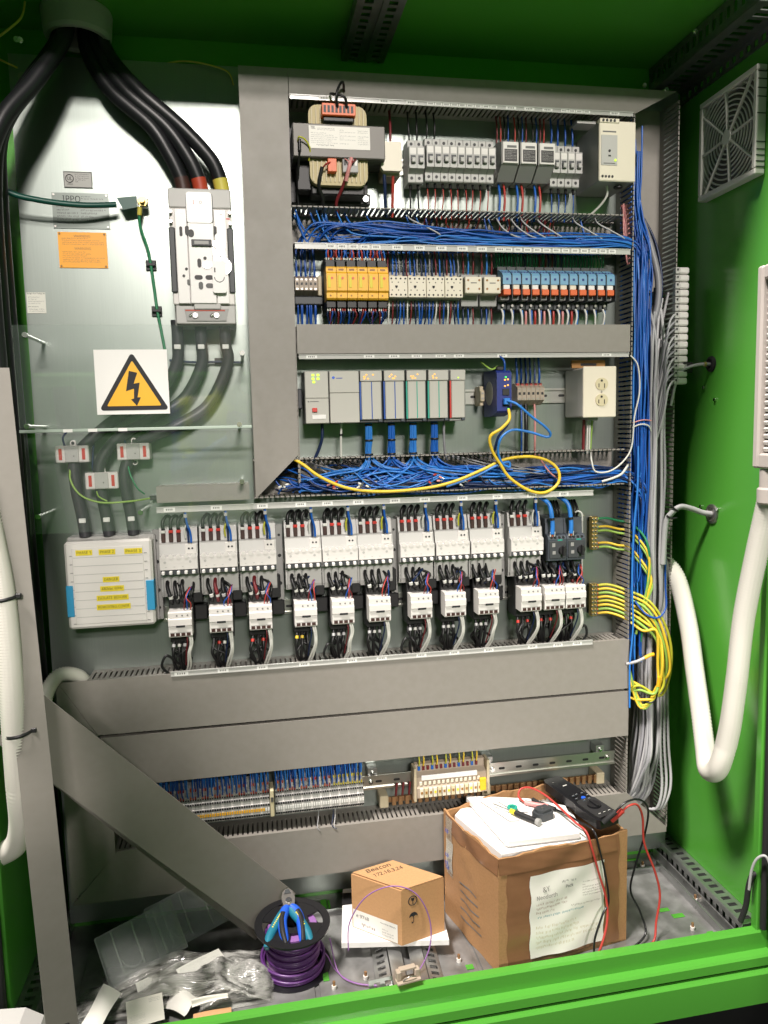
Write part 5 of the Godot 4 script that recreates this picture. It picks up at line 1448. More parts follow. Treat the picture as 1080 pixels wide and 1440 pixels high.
		for j in 3:
			b = W(); b.tube([V(x + 0.008 + j * 0.005, 0.908, 0.078), V(x + 0.008 + j * 0.005, 0.920, 0.080)], 0.0018, 6); part(o, "ferrule", b, [M.w_white, M.orange, M.w_white][j])
			b = W(); b.tube(curve([V(x + 0.026 + j * 0.008, 0.95, 0.045), V(x + 0.026 + j * 0.008, 0.968, 0.05), V(x + 0.028 + j * 0.007, 0.99, 0.03)], 4), 0.0032, 6); part(o, "wire", b, M.w_black)
			b = W(); b.tube([V(x + 0.009 + j * 0.0145, 0.812, 0.05), V(x + 0.009 + j * 0.0145, 0.800, 0.062)], 0.0022, 6); part(o, "ferrule", b, M.w_white)
			b = W(); b.tube(curve([V(x + 0.009 + j * 0.0145, 0.825, 0.045), V(x + 0.009 + j * 0.0145, 0.810, 0.056), V(x + 0.010 + j * 0.014, 0.790, 0.066)], 3), 0.0034, 6); part(o, "wire", b, M.w_black if j != 1 else M.w_maroon)
	var cv := thing("adapter_plate", "cream edge plate right of the dark motor starters", "bracket", V(0.499, 0.86, 0))
	var b3 := MB.new(); b3.bar(0.0, 0.004, -0.07, 0.085, 0.008, 0.060, 0.001); part(cv, "plate", b3, M.lgrey)
	wire(cv, [V(0.50, 0.94, 0.06), V(0.498, 0.958, 0.062), V(0.490, 0.965, 0.06), V(0.484, 0.962, 0.055)], 0.0024, M.w_white)
	# contactors
	var cx := [-0.4845, -0.3965, -0.3095, -0.2085, -0.1235, -0.0385, 0.0595, 0.1410, 0.2220, 0.3280, 0.3870, 0.4405]
	for i in 12:
		var x: float = cx[i]
		var low := 0.004 if i < 1 else 0.0
		var lab: String = "%s white contactor from the left in the motor row" % ORD[i] if i < 9 else ["white contactor under the last white motor breaker", "left contactor under the dark motor starters", "right contactor under the dark motor starters"][i - 9]
		var o := thing("contactor", lab, "contactor", V(x, 0.762 - low, 0), "contactors in the motor row")
		var b := MB.new()
		b.bar(-0.001, 0.0525, -0.050, 0.052, 0.007, 0.060, 0.002); part(o, "base", b, M.black)
		b = MB.new()
		b.profx([[0.0602, -0.0285], [0.0965, -0.0285], [0.100, -0.025], [0.100, -0.004], [0.103, -0.002], [0.103, 0.012], [0.099, 0.015], [0.099, 0.026], [0.096, 0.0285], [0.0602, 0.0285]], 0.0005, 0.0508)
		part(o, "head", b, M.white)
		b = MB.new(); b.bar(0.017, 0.036, -0.005, -0.001, 0.1012, 0.1045, 0.0003); part(o, "painted_indicator_slot", b, M.ink)  # black bar stands in for a dark slot
		b = MB.new()
		for j in 3: b.tube([V(0.019 + j * 0.0115, 0.020, 0.0985), V(0.019 + j * 0.0115, 0.020, 0.0996)], 0.0020, 8)
		part(o, "painted_screw_hole", b, M.ink_grey)  # grey discs paint the shaded screw recesses
		b = MB.new()
		for j in 4: b.bar(0.004 + j * 0.0115, 0.0125 + j * 0.0115, -0.0255, -0.0185, 0.0996, 0.1006)
		part(o, "terminal_slot", b, M.tape_brown)
		b = MB.new(); b.bar(0.003, 0.049, -0.0178, -0.0168, 0.0999, 0.1004); b.bar(0.003, 0.049, 0.0145, 0.0153, 0.0988, 0.0996); part(o, "seam", b, M.mgrey)
		# black links down from the breaker and the control wires
		var bx := x - 0.004
		for j in 3:
			b = W(); b.tube(curve([V(bx + 0.004 + j * 0.016, 0.852, 0.050), V(bx + 0.003 + j * 0.016, 0.838, 0.066 + jit(0.004)), V(bx + 0.009 + j * 0.014, 0.818, 0.076 + jit(0.005)), V(bx + 0.011 + j * 0.013, 0.803, 0.066), V(bx + 0.011 + j * 0.013, 0.795, 0.052)], 4), 0.0042, 8); part(o, "power_wire", b, M.w_black if not (i in [1, 2] and j == 1) else M.w_maroon)
			b = W(); b.tube([V(bx + 0.010 + j * 0.0135, 0.817, 0.0775), V(bx + 0.011 + j * 0.0135, 0.8115, 0.0765)], 0.0047, 8); part(o, "ferrule", b, [M.w_white, M.w_white, M.w_grey3][j] if i < 9 else M.w_white)
		if i < 10:
			b = W(); b.bar(x + 0.052, x + 0.074, 0.795, 0.848, 0.008, 0.055, 0.002); part(o, "link_block", b, M.black)
			b = W(); b.bar(x + 0.0535, x + 0.082, 0.752, 0.786, 0.008, 0.040, 0.002); part(o, "side_module", b, M.black)
		for j in 3:
			wire(o, [V(x + 0.034 + j * 0.007, 0.788, 0.085), V(x + 0.035 + j * 0.007 + jit(0.002), 0.802, 0.092), V(x + 0.042 + jit(0.006), 0.818, 0.090), V(x + 0.050 + jit(0.004), 0.835, 0.07)], 0.0014, [M.w_maroon, M.w_blue2, M.w_red][(j + i) % 3], "control_wire", 4)
		for j in 4:
			b = W(); b.tube(curve([V(bx + 0.004 + rng.randf() * 0.060, 0.850, 0.045), V(bx + 0.006 + rng.randf() * 0.055, 0.833, 0.062 + jit(0.010)), V(bx + 0.004 + rng.randf() * 0.055, 0.812, 0.070 + jit(0.010)), V(bx + 0.010 + rng.randf() * 0.045, 0.796, 0.048)], 5), 0.0030, 6); part(o, "power_wire", b, M.w_black if j else M.w_dark)
			b = W(); b.tube(curve([V(x + 0.006 + rng.randf() * 0.040, 0.716, 0.045), V(x + rng.randf() * 0.046, 0.694, 0.058 + jit(0.010)), V(x - 0.004 + rng.randf() * 0.050, 0.668, 0.058 + jit(0.012)), V(x + 0.005 + rng.randf() * 0.040, 0.634, 0.036)], 5), 0.0030, 6); part(o, "power_wire", b, M.w_black)
		# wires below
		for j in 3:
			b = W(); b.tube(curve([V(x + 0.007 + j * 0.012, 0.716, 0.050), V(x + 0.006 + j * 0.012, 0.700, 0.062), V(x + 0.002 + j * 0.013 + jit(0.003), 0.680, 0.066 + jit(0.004)), V(x + 0.008 + j * 0.010 + jit(0.004), 0.655, 0.054), V(x + 0.012 + j * 0.008, 0.634, 0.040)], 5), 0.0037, 7); part(o, "power_wire", b, M.w_black)
			b = W(); b.tube([V(x + 0.006 + j * 0.012, 0.704, 0.0605), V(x + 0.0055 + j * 0.012, 0.698, 0.0632)], 0.0042, 7); part(o, "ferrule", b, [[M.w_grey3, M.w_white, M.w_grey3], [M.w_black, M.red, M.w_white], [M.red, M.w_black, M.red], [M.w_yellow, M.w_yellow, M.w_black]][i if i < 4 else (0 if i < 9 else 2)][j])
		for j in 2:
			wire(o, [V(x + 0.041 + j * 0.005, 0.735, 0.082), V(x + 0.0445 + j * 0.004, 0.712, 0.088), V(x + 0.045 + j * 0.003 - (0.006 if i % 4 == 0 else 0.0), 0.688, 0.086), V(x + 0.036 + j * 0.006, 0.660, 0.070), V(x + 0.030 + j * 0.005, 0.636, 0.05)], 0.0026, M.w_white, "control_wire", 5)
		wire(o, [V(x + 0.036, 0.735, 0.08), V(x + 0.038, 0.715, 0.086), V(x + 0.034, 0.69, 0.080), V(x + 0.03, 0.655, 0.06)], 0.0016, M.w_dark if i % 2 else M.w_maroon, "control_wire", 4)
		if i in [0, 4, 6, 11]:
			b = W(); b.tube(curve([V(x - 0.004 if i < 11 else x + 0.05, 0.638, 0.075), V(x - 0.020 if i < 11 else x + 0.062, 0.662, 0.082), V(x - 0.010 if i < 11 else x + 0.058, 0.685, 0.082), V(x + 0.004 if i < 11 else x + 0.046, 0.676, 0.076)], 6), 0.0032, 7); part(o, "power_wire", b, M.w_black)
	# earth bars with their yellow green wires
	for i in 2:
		var y: float = [0.9035, 0.7335][i]
		var o := thing("earth_bar", ["upper brass earth bar beside the right duct", "lower brass earth bar beside the right duct"][i], "earth bar", V(0.549, y, 0), "brass earth bars")
		var b := MB.new(); b.box(V(0, 0, 0.020), V(0.017, 0.084, 0.014), 0.001); part(o, "bar", b, M.brass)
		b = MB.new(); b.box(V(0, 0.034, 0.006), V(0.012, 0.010, 0.012)); b.box(V(0, -0.034, 0.006), V(0.012, 0.010, 0.012)); part(o, "standoff", b, M.black)
		for j in 8:
			for s in [-1.0, 1.0]:
				b = MB.new(); b.tube([V(s * 0.0042, 0.036 - j * 0.0103, 0.027), V(s * 0.0042, 0.036 - j * 0.0103, 0.0305)], 0.0030, 7); part(o, "screw", b, M.steel)
		var ids := [[0, 2, 3, 6, 7], [0, 1, 2, 3, 4, 5, 6, 7]][i] as Array
		for j in ids:
			var wy: float = y + 0.036 - j * 0.0103
			var m: Material = M.w_green if (i == 0 and j == 0) else [M.w_yellow, M.w_yg, M.w_yellow, M.w_lime][(j + i) % 4]
			b = W(); b.tube([V(0.557, wy, 0.021), V(0.563, wy, 0.022)], 0.0030, 6); part(o, "ferrule", b, M.orange if j > 4 or i == 1 else M.w_lime)
			if i == 0:
				wire(o, [V(0.562, wy, 0.022), V(0.580, wy + 0.001, 0.030), V(0.600, wy - 0.004, 0.046), V(0.625, wy - 0.012, 0.072), V(0.648 + j * 0.002, wy - 0.05 - j * 0.004, 0.10), V(0.655, wy - 0.12, 0.10), V(0.640 + jit(0.01), 0.66 + jit(0.03), 0.085)], 0.0030, m, "earth_wire", 6, 7)
			else:
				var bend: float = 0.010 * (7 - int(j))
				wire(o, [V(0.562, wy, 0.022), V(0.585, wy + 0.002, 0.032), V(0.612, wy - 0.006, 0.062), V(0.640 + bend * 0.25, wy - 0.03, 0.102), V(0.668 + bend * 0.45 + jit(0.006), 0.655 + jit(0.014), 0.116 + jit(0.006)), V(0.688 + bend * 0.28 - j * 0.002 + jit(0.007), 0.575 + jit(0.012), 0.116 + jit(0.008)), V(0.676 + bend * 0.2 + jit(0.012), 0.505 + jit(0.022), 0.110 + jit(0.008)), V(0.640 + jit(0.012), 0.500 + jit(0.035), 0.098), V(0.618, 0.525 + jit(0.05), 0.075)], 0.0034, m, "earth_wire", 7, 7)

func nth(k: int) -> String:
	var e: String = "th" if k % 100 in [11, 12, 13] else ["th", "st", "nd", "rd", "th", "th", "th", "th", "th", "th"][k % 10]
	return str(k) + e

# ------------------------------------------------------------------ terminal rows at the bottom
func row_five() -> void:
	din(-0.62, 0.605, 0.318, "long steel rail of the bottom terminal rows", 0.030)
	var sup := thing("rail_support", "row of small steel brackets carrying the bottom rail", "bracket", V(0.1, 0.318, 0))
	for x in [-0.03, 0.265, 0.565]:
		var b := W(); b.bar(x - 0.012, x + 0.012, 0.330, 0.352, 0.001, 0.032, 0.001); part(sup, "bracket", b, M.galv)
		screw(sup, V(x, 0.341, 0.032), V(0, 0, 1), 0.005)
	for x in [-0.035, 0.275, 0.585]: screw(sup, V(x, 0.318, 0.0325), V(0, 0, 1), 0.006)
	# two long groups of thin multi level blocks
	for gidx in 2:
		var n: int = [56, 38][gidx]
		var x0: float = [-0.590, -0.268][gidx]
		var g: String = ["thin terminal blocks left of the bracket gap", "thin terminal blocks right of the bracket gap"][gidx]
		var pitch: float = 0.00552
		var label: String = ["%s thin terminal block left of the beige gap bracket, counted leftwards", "%s thin terminal block right of the beige gap bracket, counted rightwards"][gidx]
		var b := MB.new()
		b.profx([[0.037, -0.044], [0.060, -0.044], [0.066, -0.040], [0.066, -0.033], [0.074, -0.031], [0.078, -0.028], [0.078, -0.008], [0.070, -0.005], [0.070, 0.006], [0.066, 0.010], [0.058, 0.012], [0.058, 0.026], [0.048, 0.030], [0.046, 0.046], [0.037, 0.048]], 0.0002, pitch - 0.0004)
		var me := b.mesh()
		var d := MB.new()
		d.bar(0.0010, 0.0044, 0.0115, 0.0165, 0.0572, 0.0592)
		d.bar(0.0006, 0.0048, -0.0085, -0.0050, 0.0745, 0.0785)
		d.bar(0.0008, 0.0046, 0.0055, 0.0085, 0.0665, 0.0715)
		d.bar(0.0008, 0.0046, -0.0305, -0.0275, 0.0745, 0.0786)
		d.bar(0.0008, 0.0046, -0.038, -0.034, 0.0652, 0.0670)
		var dm := d.mesh()
		var tg := MB.new(); tg.bar(0.0008, 0.0046, -0.021, -0.014, 0.0776, 0.0788)
		var tm := tg.mesh()
		var fm := MB.new(); fm.bar(0.0012, 0.0042, 0.030, 0.038, 0.0455, 0.052); fm.bar(0.0014, 0.0040, 0.016, 0.022, 0.0575, 0.062)
		var fe := fm.mesh()
		for k in n:
			var o := thing("terminal_block", label % nth(n - k if gidx == 0 else k + 1), "terminal block", V(x0 + k * pitch, 0.318, 0), g)
			hang(o, "body", me, M.lgrey if (k + gidx) % 4 else M.white)
			hang(o, "painted_wire_entry", dm, M.black)  # dark bars paint the shade of entries and gaps between steps
			hang(o, "marker", tm, M.yellow if gidx == 0 and k > 20 and k < 54 else M.marker)
			hang(o, "ferrule", fe, [M.w_red, M.w_white, M.red, M.w_white, M.orange][(k * 3 + gidx) % 5] if not (gidx == 1 and k > 24) else M.label_yellow)
			var x := x0 + (k + 0.5) * pitch
			if not (gidx == 0 and k in [22, 23, 34, 35, 47, 48, 52]):
				wire(o, [V(x, 0.354, 0.050), V(x + jit(0.002), 0.368, 0.054), V(x + jit(0.003), 0.405, 0.045)], 0.0018, [M.w_blue, M.w_blue2, M.w_blue3][rng.randi() % 3], "wire", 2, 5)
			if k % 2 == 0:
				wire(o, [V(x, 0.338, 0.060), V(x + jit(0.002), 0.356, 0.068), V(x + jit(0.003), 0.402, 0.060)], 0.0018, [M.w_blue, M.w_blue2, M.w_blue3][rng.randi() % 3], "wire", 3, 5)
		if gidx == 0:
			var e := thing("end_stop", "beige end bracket in the gap between the thin terminal groups", "end bracket", V(-0.275, 0.318, 0))
			b = MB.new(); b.bar(-0.0045, 0.0045, -0.034, 0.030, 0.037, 0.085, 0.0015); part(e, "clamp", b, M.ivory)
			b = MB.new(); b.bar(-0.003, 0.003, 0.003, 0.014, 0.0852, 0.0862); part(e, "screw", b, M.steel)
	for k in 3:
		var o := thing("loose_wire", ["white", "grey", "dark"][k] + " loose wire hanging below the lower middle terminals", "wire", V(-0.15, 0.27, 0.06))
		var x: float = [-0.125, -0.165, -0.13][k]
		wire(o, [V(x, 0.285, 0.055), V(x - 0.004, 0.262, 0.075), V(x - 0.008, 0.248, 0.088), V(x - 0.006 + k * 0.004, 0.240, 0.090)], 0.0010, [M.w_grey3, M.w_grey, M.w_dark][k], "strand", 4)
	# cream fused terminal group on the right
	var o := thing("fuse_terminal_group", "cream fuse terminal group with clear white label bar", "terminal strip", V(0.158, 0.318, 0))
	var b := MB.new()
	b.profx([[0.037, -0.040], [0.060, -0.040], [0.074, -0.034], [0.074, -0.010], [0.066, -0.006], [0.066, 0.014], [0.050, 0.022], [0.048, 0.040], [0.037, 0.042]], -0.086, 0.090)
	part(o, "body", b, M.tan)  # body toned darker so gaps between the holders read dark
	b = MB.new(); b.bar(-0.074, 0.066, 0.008, 0.020, 0.0662, 0.071, 0.001); part(o, "label_bar", b, M.enamel)
	for k in 14:
		var hx := -0.080 + k * 0.0112
		b = MB.new(); b.bar(hx, hx + 0.0088, -0.032, -0.008, 0.0742, 0.079, 0.001)
		var f := part(o, "fuse_holder", b, M.ivory if k % 3 == 1 else M.cream)
		b = MB.new(); b.bar(hx + 0.0018, hx + 0.0070, -0.022, -0.016, 0.0792, 0.080); part(f, "window", b, M.label_yellow if k in [3, 6, 8, 11] else M.amber)
		b = MB.new(); b.bar(hx + 0.001, hx + 0.0078, -0.0045, 0.0045, 0.0662, 0.0705, 0.001); part(o, "jumper", b, M.cream)
		b = MB.new(); b.bar(hx + 0.001, hx + 0.0070, 0.026, 0.036, 0.0485, 0.053); part(o, "ferrule", b, M.w_maroon if k % 3 else M.w_blue)
		if k % 3 != 2: wire(o, [V(0.158 + hx + 0.004, 0.352, 0.05), V(0.158 + hx + 0.005, 0.37, 0.054), V(0.158 + hx + 0.005 + jit(0.004), 0.405, 0.04)], 0.0018, [M.w_yg, M.w_yellow, M.w_yg][k % 3])
	b = MB.new(); b.bar(-0.0925, -0.0865, -0.044, 0.040, 0.037, 0.072, 0.001); b.bar(0.0905, 0.0975, -0.044, 0.044, 0.037, 0.072, 0.001); part(o, "end_plate", b, M.beige)
	b = MB.new(); b.bar(0.070, 0.086, -0.028, 0.004, 0.0745, 0.082, 0.002); part(o, "yellow_clamp", b, M.yellow)
	# copper bar on insulators below the rail
	o = thing("neutral_bar", "long brown copper bar on beige holders under the right rail", "busbar", V(0.28, 0.268, 0))
	b = W(); b.bar(-0.008, 0.575, 0.262, 0.275, 0.030, 0.036, 0.001); part(o, "bar", b, M.copper)
	for x in [-0.005, 0.255, 0.560]:
		b = W(); b.bar(x - 0.011, x + 0.011, 0.255, 0.285, 0.001, 0.048, 0.002); part(o, "holder", b, M.beige)
	var x := 0.020
	while x < 0.55:
		if absf(x - 0.255) > 0.02:
			b = W(); b.bar(x - 0.005, x + 0.005, 0.258, 0.279, 0.0365, 0.046, 0.001); part(o, "clamp", b, M.copper)
		x += 0.0165
	for k in 4: wire(o, [V(0.025 + k * 0.0165, 0.282, 0.042), V(0.025 + k * 0.0165, 0.296, 0.048), V(0.028 + k * 0.0165, 0.315, 0.045)], 0.003, M.w_maroon)

# ------------------------------------------------------------------ wires lying in the open ducts
func bundle(called: String, label: String, n: int, m: Array, r: float, f: Callable, sub := 6, sides := 5) -> void:
	var o := thing(called, label, "wires", f.call(0)[0])
	stuff(o)
	for c in m.size():
		var b := W()
		for k in n:
			if k % m.size() == c: b.tube(curve(f.call(k), sub), r * rng.randf_range(0.85, 1.15), sides)
		stuff(part(o, "strands", b, m[c]))

func wire_runs() -> void:
	# duct under the transformer
	bundle("blue_wire_bundle", "blue wires lying along the open duct below the transformer", 78, [M.w_blue, M.w_blue2, M.w_blue3, M.w_blue], 0.0021, func(k: int) -> Array:
		var e := rng.randf_range(-0.172, 0.50)
		if k % 3 == 0: e = rng.randf_range(-0.175, -0.1)
		var z := rng.randf_range(0.030, 0.082)
		var y := rng.randf_range(1.584, 1.606)
		var out := [V(e + jit(0.006), 1.583 if rng.randf() < 0.75 else 1.655, z * 0.8)]
		var x := e + 0.03
		var crest := rng.randf_range(0.0, 0.030)
		while x < 0.56:
			out.append(V(x, y + crest * sin((x + 0.18) * 7.0 + k) * 0.5 + jit(0.004) + maxf(0.0, 0.022 - absf(x + 0.02) * 0.06) * float(k % 2), z + jit(0.004)))
			x += rng.randf_range(0.06, 0.11)
		out.append(V(0.600, y + 0.004, z))
		out.append(V(0.628 + rng.randf() * 0.02, y - 0.03, 0.075 + jit(0.01)))
		out.append(V(0.632 + rng.randf() * 0.03, y - 0.10, 0.07 + jit(0.015)))
		return out)
	for k in 7:
		var x: float = [0.285, 0.32, 0.345, 0.385, 0.475, 0.53, 0.08][k]
		var o := thing("white_lead", "%s thin pale lead looping inside the duct below the breakers" % ORD[k], "wire", V(x, 1.62, 0.06), "pale leads in the upper open duct")
		wire(o, [V(x, 1.656, 0.055), V(x + 0.002, 1.64, 0.07), V(x + 0.010 + k * 0.004, 1.622, 0.08), V(x + 0.035 + k * 0.005, 1.606, 0.082), V(x + 0.07, 1.602, 0.07)], 0.0018, M.w_grey3, "strand", 5)
	bundle("red_wire_bundle", "red and dark wires dropping through the upper open duct", 26, [M.w_red, M.w_maroon, M.w_dark], 0.0017, func(k: int) -> Array:
		var x := rng.randf_range(0.10, 0.44)
		return [V(x, 1.655, 0.035), V(x + jit(0.006), 1.64, 0.03), V(x + jit(0.02), 1.612, 0.022), V(x + jit(0.04), 1.59, 0.02)], 4)
	# heap under the controller
	bundle("blue_wire_bundle", "heap of blue wires in the open duct below the controller", 110, [M.w_blue, M.w_blue2, M.w_blue3, M.w_dark], 0.0022, func(k: int) -> Array:
		var s := rng.randf_range(-0.24, 0.42)
		var z := rng.randf_range(0.018, 0.074)
		var y := rng.randf_range(1.034, 1.062)
		var out := []
		if k % 4 == 0:
			out = [V(s, 1.034, z), V(s + 0.015, y, z)]
		else:
			out = [V(s, y + 0.03 * rng.randf(), z), V(s + 0.02, y + 0.004, z + 0.004)]
		var x := s + 0.07
		while x < 0.57:
			out.append(V(x, y + jit(0.006) + 0.010 * sin(x * 11.0 + k), z + jit(0.006)))
			x += rng.randf_range(0.06, 0.11)
		out.append(V(0.598, y, z))
		out.append(V(0.628 + rng.randf() * 0.018, y - 0.015 - 0.02 * rng.randf(), 0.072 + jit(0.016)))
		out.append(V(0.640 + rng.randf() * 0.02, y - 0.075, 0.068 + jit(0.02)))
		out.append(V(0.638 + rng.randf() * 0.022, y - 0.18, 0.062 + jit(0.02)))
		return out)
	bundle("blue_wire_bundle", "thin blue wires running left along the controller duct", 30, [M.w_blue, M.w_blue2, M.w_blue3], 0.0019, func(k: int) -> Array:
		var x := rng.randf_range(-0.06, 0.18)
		var y := rng.randf_range(1.036, 1.06)
		var z := rng.randf_range(0.04, 0.082)
		return [V(x, y + 0.02, z), V(x - 0.05, y, z + jit(0.006)), V(x - 0.11, y + jit(0.01), z), V(x - 0.16, y + 0.02 + jit(0.02), z - 0.01), V(x - 0.20, y + 0.03 + jit(0.02), 0.02)], 5)
	bundle("grey_wire_bundle", "grey and black wires in the back of the controller duct", 26, [M.w_grey2, M.w_black, M.w_grey], 0.0018, func(k: int) -> Array:
		var x := rng.randf_range(-0.2, 0.3)
		var y := rng.randf_range(1.05, 1.10)
		return [V(x - 0.04, 1.11, 0.03), V(x, y + 0.01, 0.045), V(x + 0.08, y - 0.012, 0.06 + jit(0.015)), V(x + 0.17, y - 0.025, 0.06 + jit(0.015)), V(x + 0.28, 1.045, 0.05)], 5)
	for k in 22:
		var o := thing("ferrule_end", "small white and red ferrule on a spare wire in the controller duct", "ferrule", V(-0.2, 1.05, 0.08), "spare ferruled wire ends in the controller duct")
		var c: Vector3 = [V(-0.225, 1.058, 0.086), V(-0.115, 1.052, 0.09), V(-0.045, 1.052, 0.092), V(0.125, 1.060, 0.088), V(0.20, 1.048, 0.09), V(0.215, 1.058, 0.09)][k % 6] + V(jit(0.018), jit(0.008), jit(0.004))
		o.position = c
		var b := MB.new()
		var d := V(rng.randf_range(0.5, 1), jit(0.6), 0.3).normalized()
		b.tube([V(0, 0, 0), d * 0.007], 0.0024, 7); part(o, "collar", b, [M.w_white, M.w_red, M.w_white, M.w_pink][k % 4])
		b = MB.new(); b.tube([d * 0.007, d * 0.013], 0.0012, 6); part(o, "tip", b, M.chrome)
	# right hand duct
	bundle("blue_wire_bundle", "thick run of blue wires in the right duct", 128, [M.w_blue, M.w_blue2, M.w_blue3, M.w_blue2], 0.0022, func(k: int) -> Array:
		var x := rng.randf_range(0.618, 0.662)
		var z := rng.randf_range(0.010, 0.088)
		var top := 1.56 + rng.randf() * 0.1
		if k % 4 == 0: top = rng.randf_range(1.70, 1.90)
		var bot := rng.randf_range(0.52, 0.98) if k % 3 else rng.randf_range(1.0, 1.2)
		var out := []
		var y := top
		while y > bot:
			var sq := 0.62 if y > 1.62 else 1.0
			out.append(V(0.618 + (x - 0.618) * sq + jit(0.004), y, z * (0.75 if y > 1.62 else 1.0) + jit(0.004)))
			y -= rng.randf_range(0.08, 0.13)
		out.append(V(x + jit(0.004), bot, z))
		return out)
	bundle("grey_cable_bundle", "thick run of grey cables in the right duct", 58, [M.w_grey, M.w_grey2, M.w_grey3], 0.0036, func(k: int) -> Array:
		var x := 0.660 + 0.048 * float(k % 17) / 17.0
		var z := rng.randf_range(0.020, 0.082) + (0.010 if k % 17 < 6 else 0.0)
		var top := rng.randf_range(1.30, 1.50)
		var out := [V(x + 0.012 - 0.03 * rng.randf() * float(k % 2), top, 0.05 + jit(0.03))]
		var y := top - 0.08
		while y > 0.50:
			out.append(V(x + jit(0.0035), y, z + jit(0.004)))
			y -= rng.randf_range(0.10, 0.16)
		out.append(V(x + 0.002, 0.42, z))
		out.append(V(x - 0.006 - 0.01 * rng.randf(), 0.33, z + 0.01))
		out.append(V(0.636 + 0.05 * float(k % 17) / 17.0 + jit(0.01), 0.24, 0.06 + jit(0.015)))
		out.append(V(0.615 + 0.04 * float(k % 17) / 17.0, 0.19 + jit(0.02), 0.045))
		return out, 5, 7)
	for k in 3:
		var o := thing("grey_cable", ["inner", "middle", "outer"][k] + " pale grey cable looping down at the right edge of the duct", "cable", V(0.71, 0.3, 0.08), "cables looping at the right duct edge")
		wire(o, [V(0.700 + k * 0.006, 0.95 - k * 0.02, 0.075), V(0.704 + k * 0.006, 0.60, 0.085), V(0.700 + k * 0.011, 0.38, 0.09), V(0.702 + k * 0.012, 0.26, 0.098), V(0.694 + k * 0.008, 0.20, 0.092), V(0.682 + k * 0.012, 0.185, 0.07)], 0.0034, M.w_grey3, "jacket", 7, 8)
	for k in 3:
		var o := thing("grey_cable", ["wide black edged", "narrow black", "thin dark blue"][k] + " cable bowing in the upper part of the right duct", "cable", V(0.68, 1.5, 0.05))
		wire(o, [V(0.650 + k * 0.004, 1.66, 0.05), V(0.668 + k * 0.008, 1.60, 0.06), V(0.686 + k * 0.005, 1.52, 0.068), V(0.684 + k * 0.003, 1.45, 0.07), V(0.662, 1.38, 0.07), V(0.655, 1.30, 0.06)], [0.008, 0.0035, 0.003][k], [M.w_grey2, M.w_black, M.w_dark][k], "jacket", 7, 8)
	bundle("red_wire_bundle", "pink red wires standing at the upper left of the right duct", 8, [M.w_pink, M.w_maroon], 0.0021, func(k: int) -> Array:
		var x := 0.600 + 0.002 * k
		return [V(x, 1.69, 0.05 + jit(0.01)), V(x + 0.003, 1.64, 0.055), V(x + 0.005, 1.59, 0.06), V(x + 0.012, 1.55, 0.06)], 5)
	# single leads crossing in front
	var o := thing("white_lead", "long white lead running down over the blue wires at the right", "wire", V(0.61, 1.2, 0.09))
	wire(o, [V(0.607, 1.335, 0.088), V(0.622, 1.31, 0.096), V(0.626, 1.25, 0.098), V(0.615, 1.19, 0.096), V(0.612, 1.12, 0.09), V(0.590, 1.085, 0.092), V(0.555, 1.062, 0.092), V(0.520, 1.062, 0.09), V(0.511, 1.085, 0.088), V(0.516, 1.108, 0.07)], 0.0021, M.w_white, "strand", 7)
	o = thing("white_lead", "short white lead crossing the blue wires beside the wall outlet", "wire", V(0.63, 1.17, 0.095))
	wire(o, [V(0.612, 1.165, 0.092), V(0.630, 1.172, 0.100), V(0.650, 1.168, 0.098), V(0.662, 1.155, 0.09)], 0.0019, M.w_white, "strand", 6)
	wire(o, [V(0.612, 1.176, 0.092), V(0.635, 1.182, 0.098), V(0.662, 1.180, 0.09)], 0.0016, M.w_pink, "strand", 5)
	o = thing("white_lead", "thick white lead lying over the dark bundle at the duct junction", "wire", V(0.55, 1.05, 0.09))
	wire(o, [V(0.535, 1.038, 0.092), V(0.56, 1.045, 0.096), V(0.585, 1.055, 0.094), V(0.605, 1.075, 0.085)], 0.003, M.w_white, "strand", 5)
	o = thing("pink_lead", "pink and white lead hanging into the controller duct", "wire", V(0.38, 1.06, 0.08))
	wire(o, [V(0.392, 1.105, 0.05), V(0.395, 1.085, 0.07), V(0.408, 1.062, 0.084), V(0.432, 1.044, 0.088)], 0.0019, M.w_pink, "strand", 5)
	o = thing("blue_lead", "dark blue lead bowing out over the grey cables at the lower right", "wire", V(0.66, 0.72, 0.1))
	wire(o, [V(0.625, 0.74, 0.09), V(0.645, 0.71, 0.108), V(0.675, 0.700, 0.112), V(0.700, 0.722, 0.105), V(0.707, 0.77, 0.09), V(0.708, 0.85, 0.085)], 0.0027, M.w_blue2, "strand", 6)
	o = thing("blue_lead", "bright blue lead hanging straight down along the right duct", "wire", V(0.61, 0.8, 0.09))
	wire(o, [V(0.626, 1.12, 0.095), V(0.623, 1.02, 0.1), V(0.616, 0.92, 0.098), V(0.614, 0.80, 0.096), V(0.617, 0.68, 0.098), V(0.611, 0.58, 0.096), V(0.614, 0.47, 0.092)], 0.0023, M.w_blue3, "strand", 6)
	o = thing("taped_lead", "grey lead with a yellow taped end poking out over the blue wires", "wire", V(0.64, 0.60, 0.1))
	wire(o, [V(0.606, 0.582, 0.09), V(0.625, 0.592, 0.106), V(0.642, 0.602, 0.112)], 0.0038, M.w_grey3, "jacket", 4, 8)
	wire(o, [V(0.641, 0.601, 0.112), V(0.655, 0.608, 0.114), V(0.664, 0.609, 0.114)], 0.0046, M.yellow, "tape", 4, 8)
	o = thing("taped_lead", "black lead with a yellow taped end near the bottom of the earth wires", "wire", V(0.67, 0.55, 0.1))
	wire(o, [V(0.640, 0.50, 0.09), V(0.655, 0.485, 0.108), V(0.672, 0.495, 0.114), V(0.676, 0.53, 0.116)], 0.002, M.w_black, "jacket", 5)
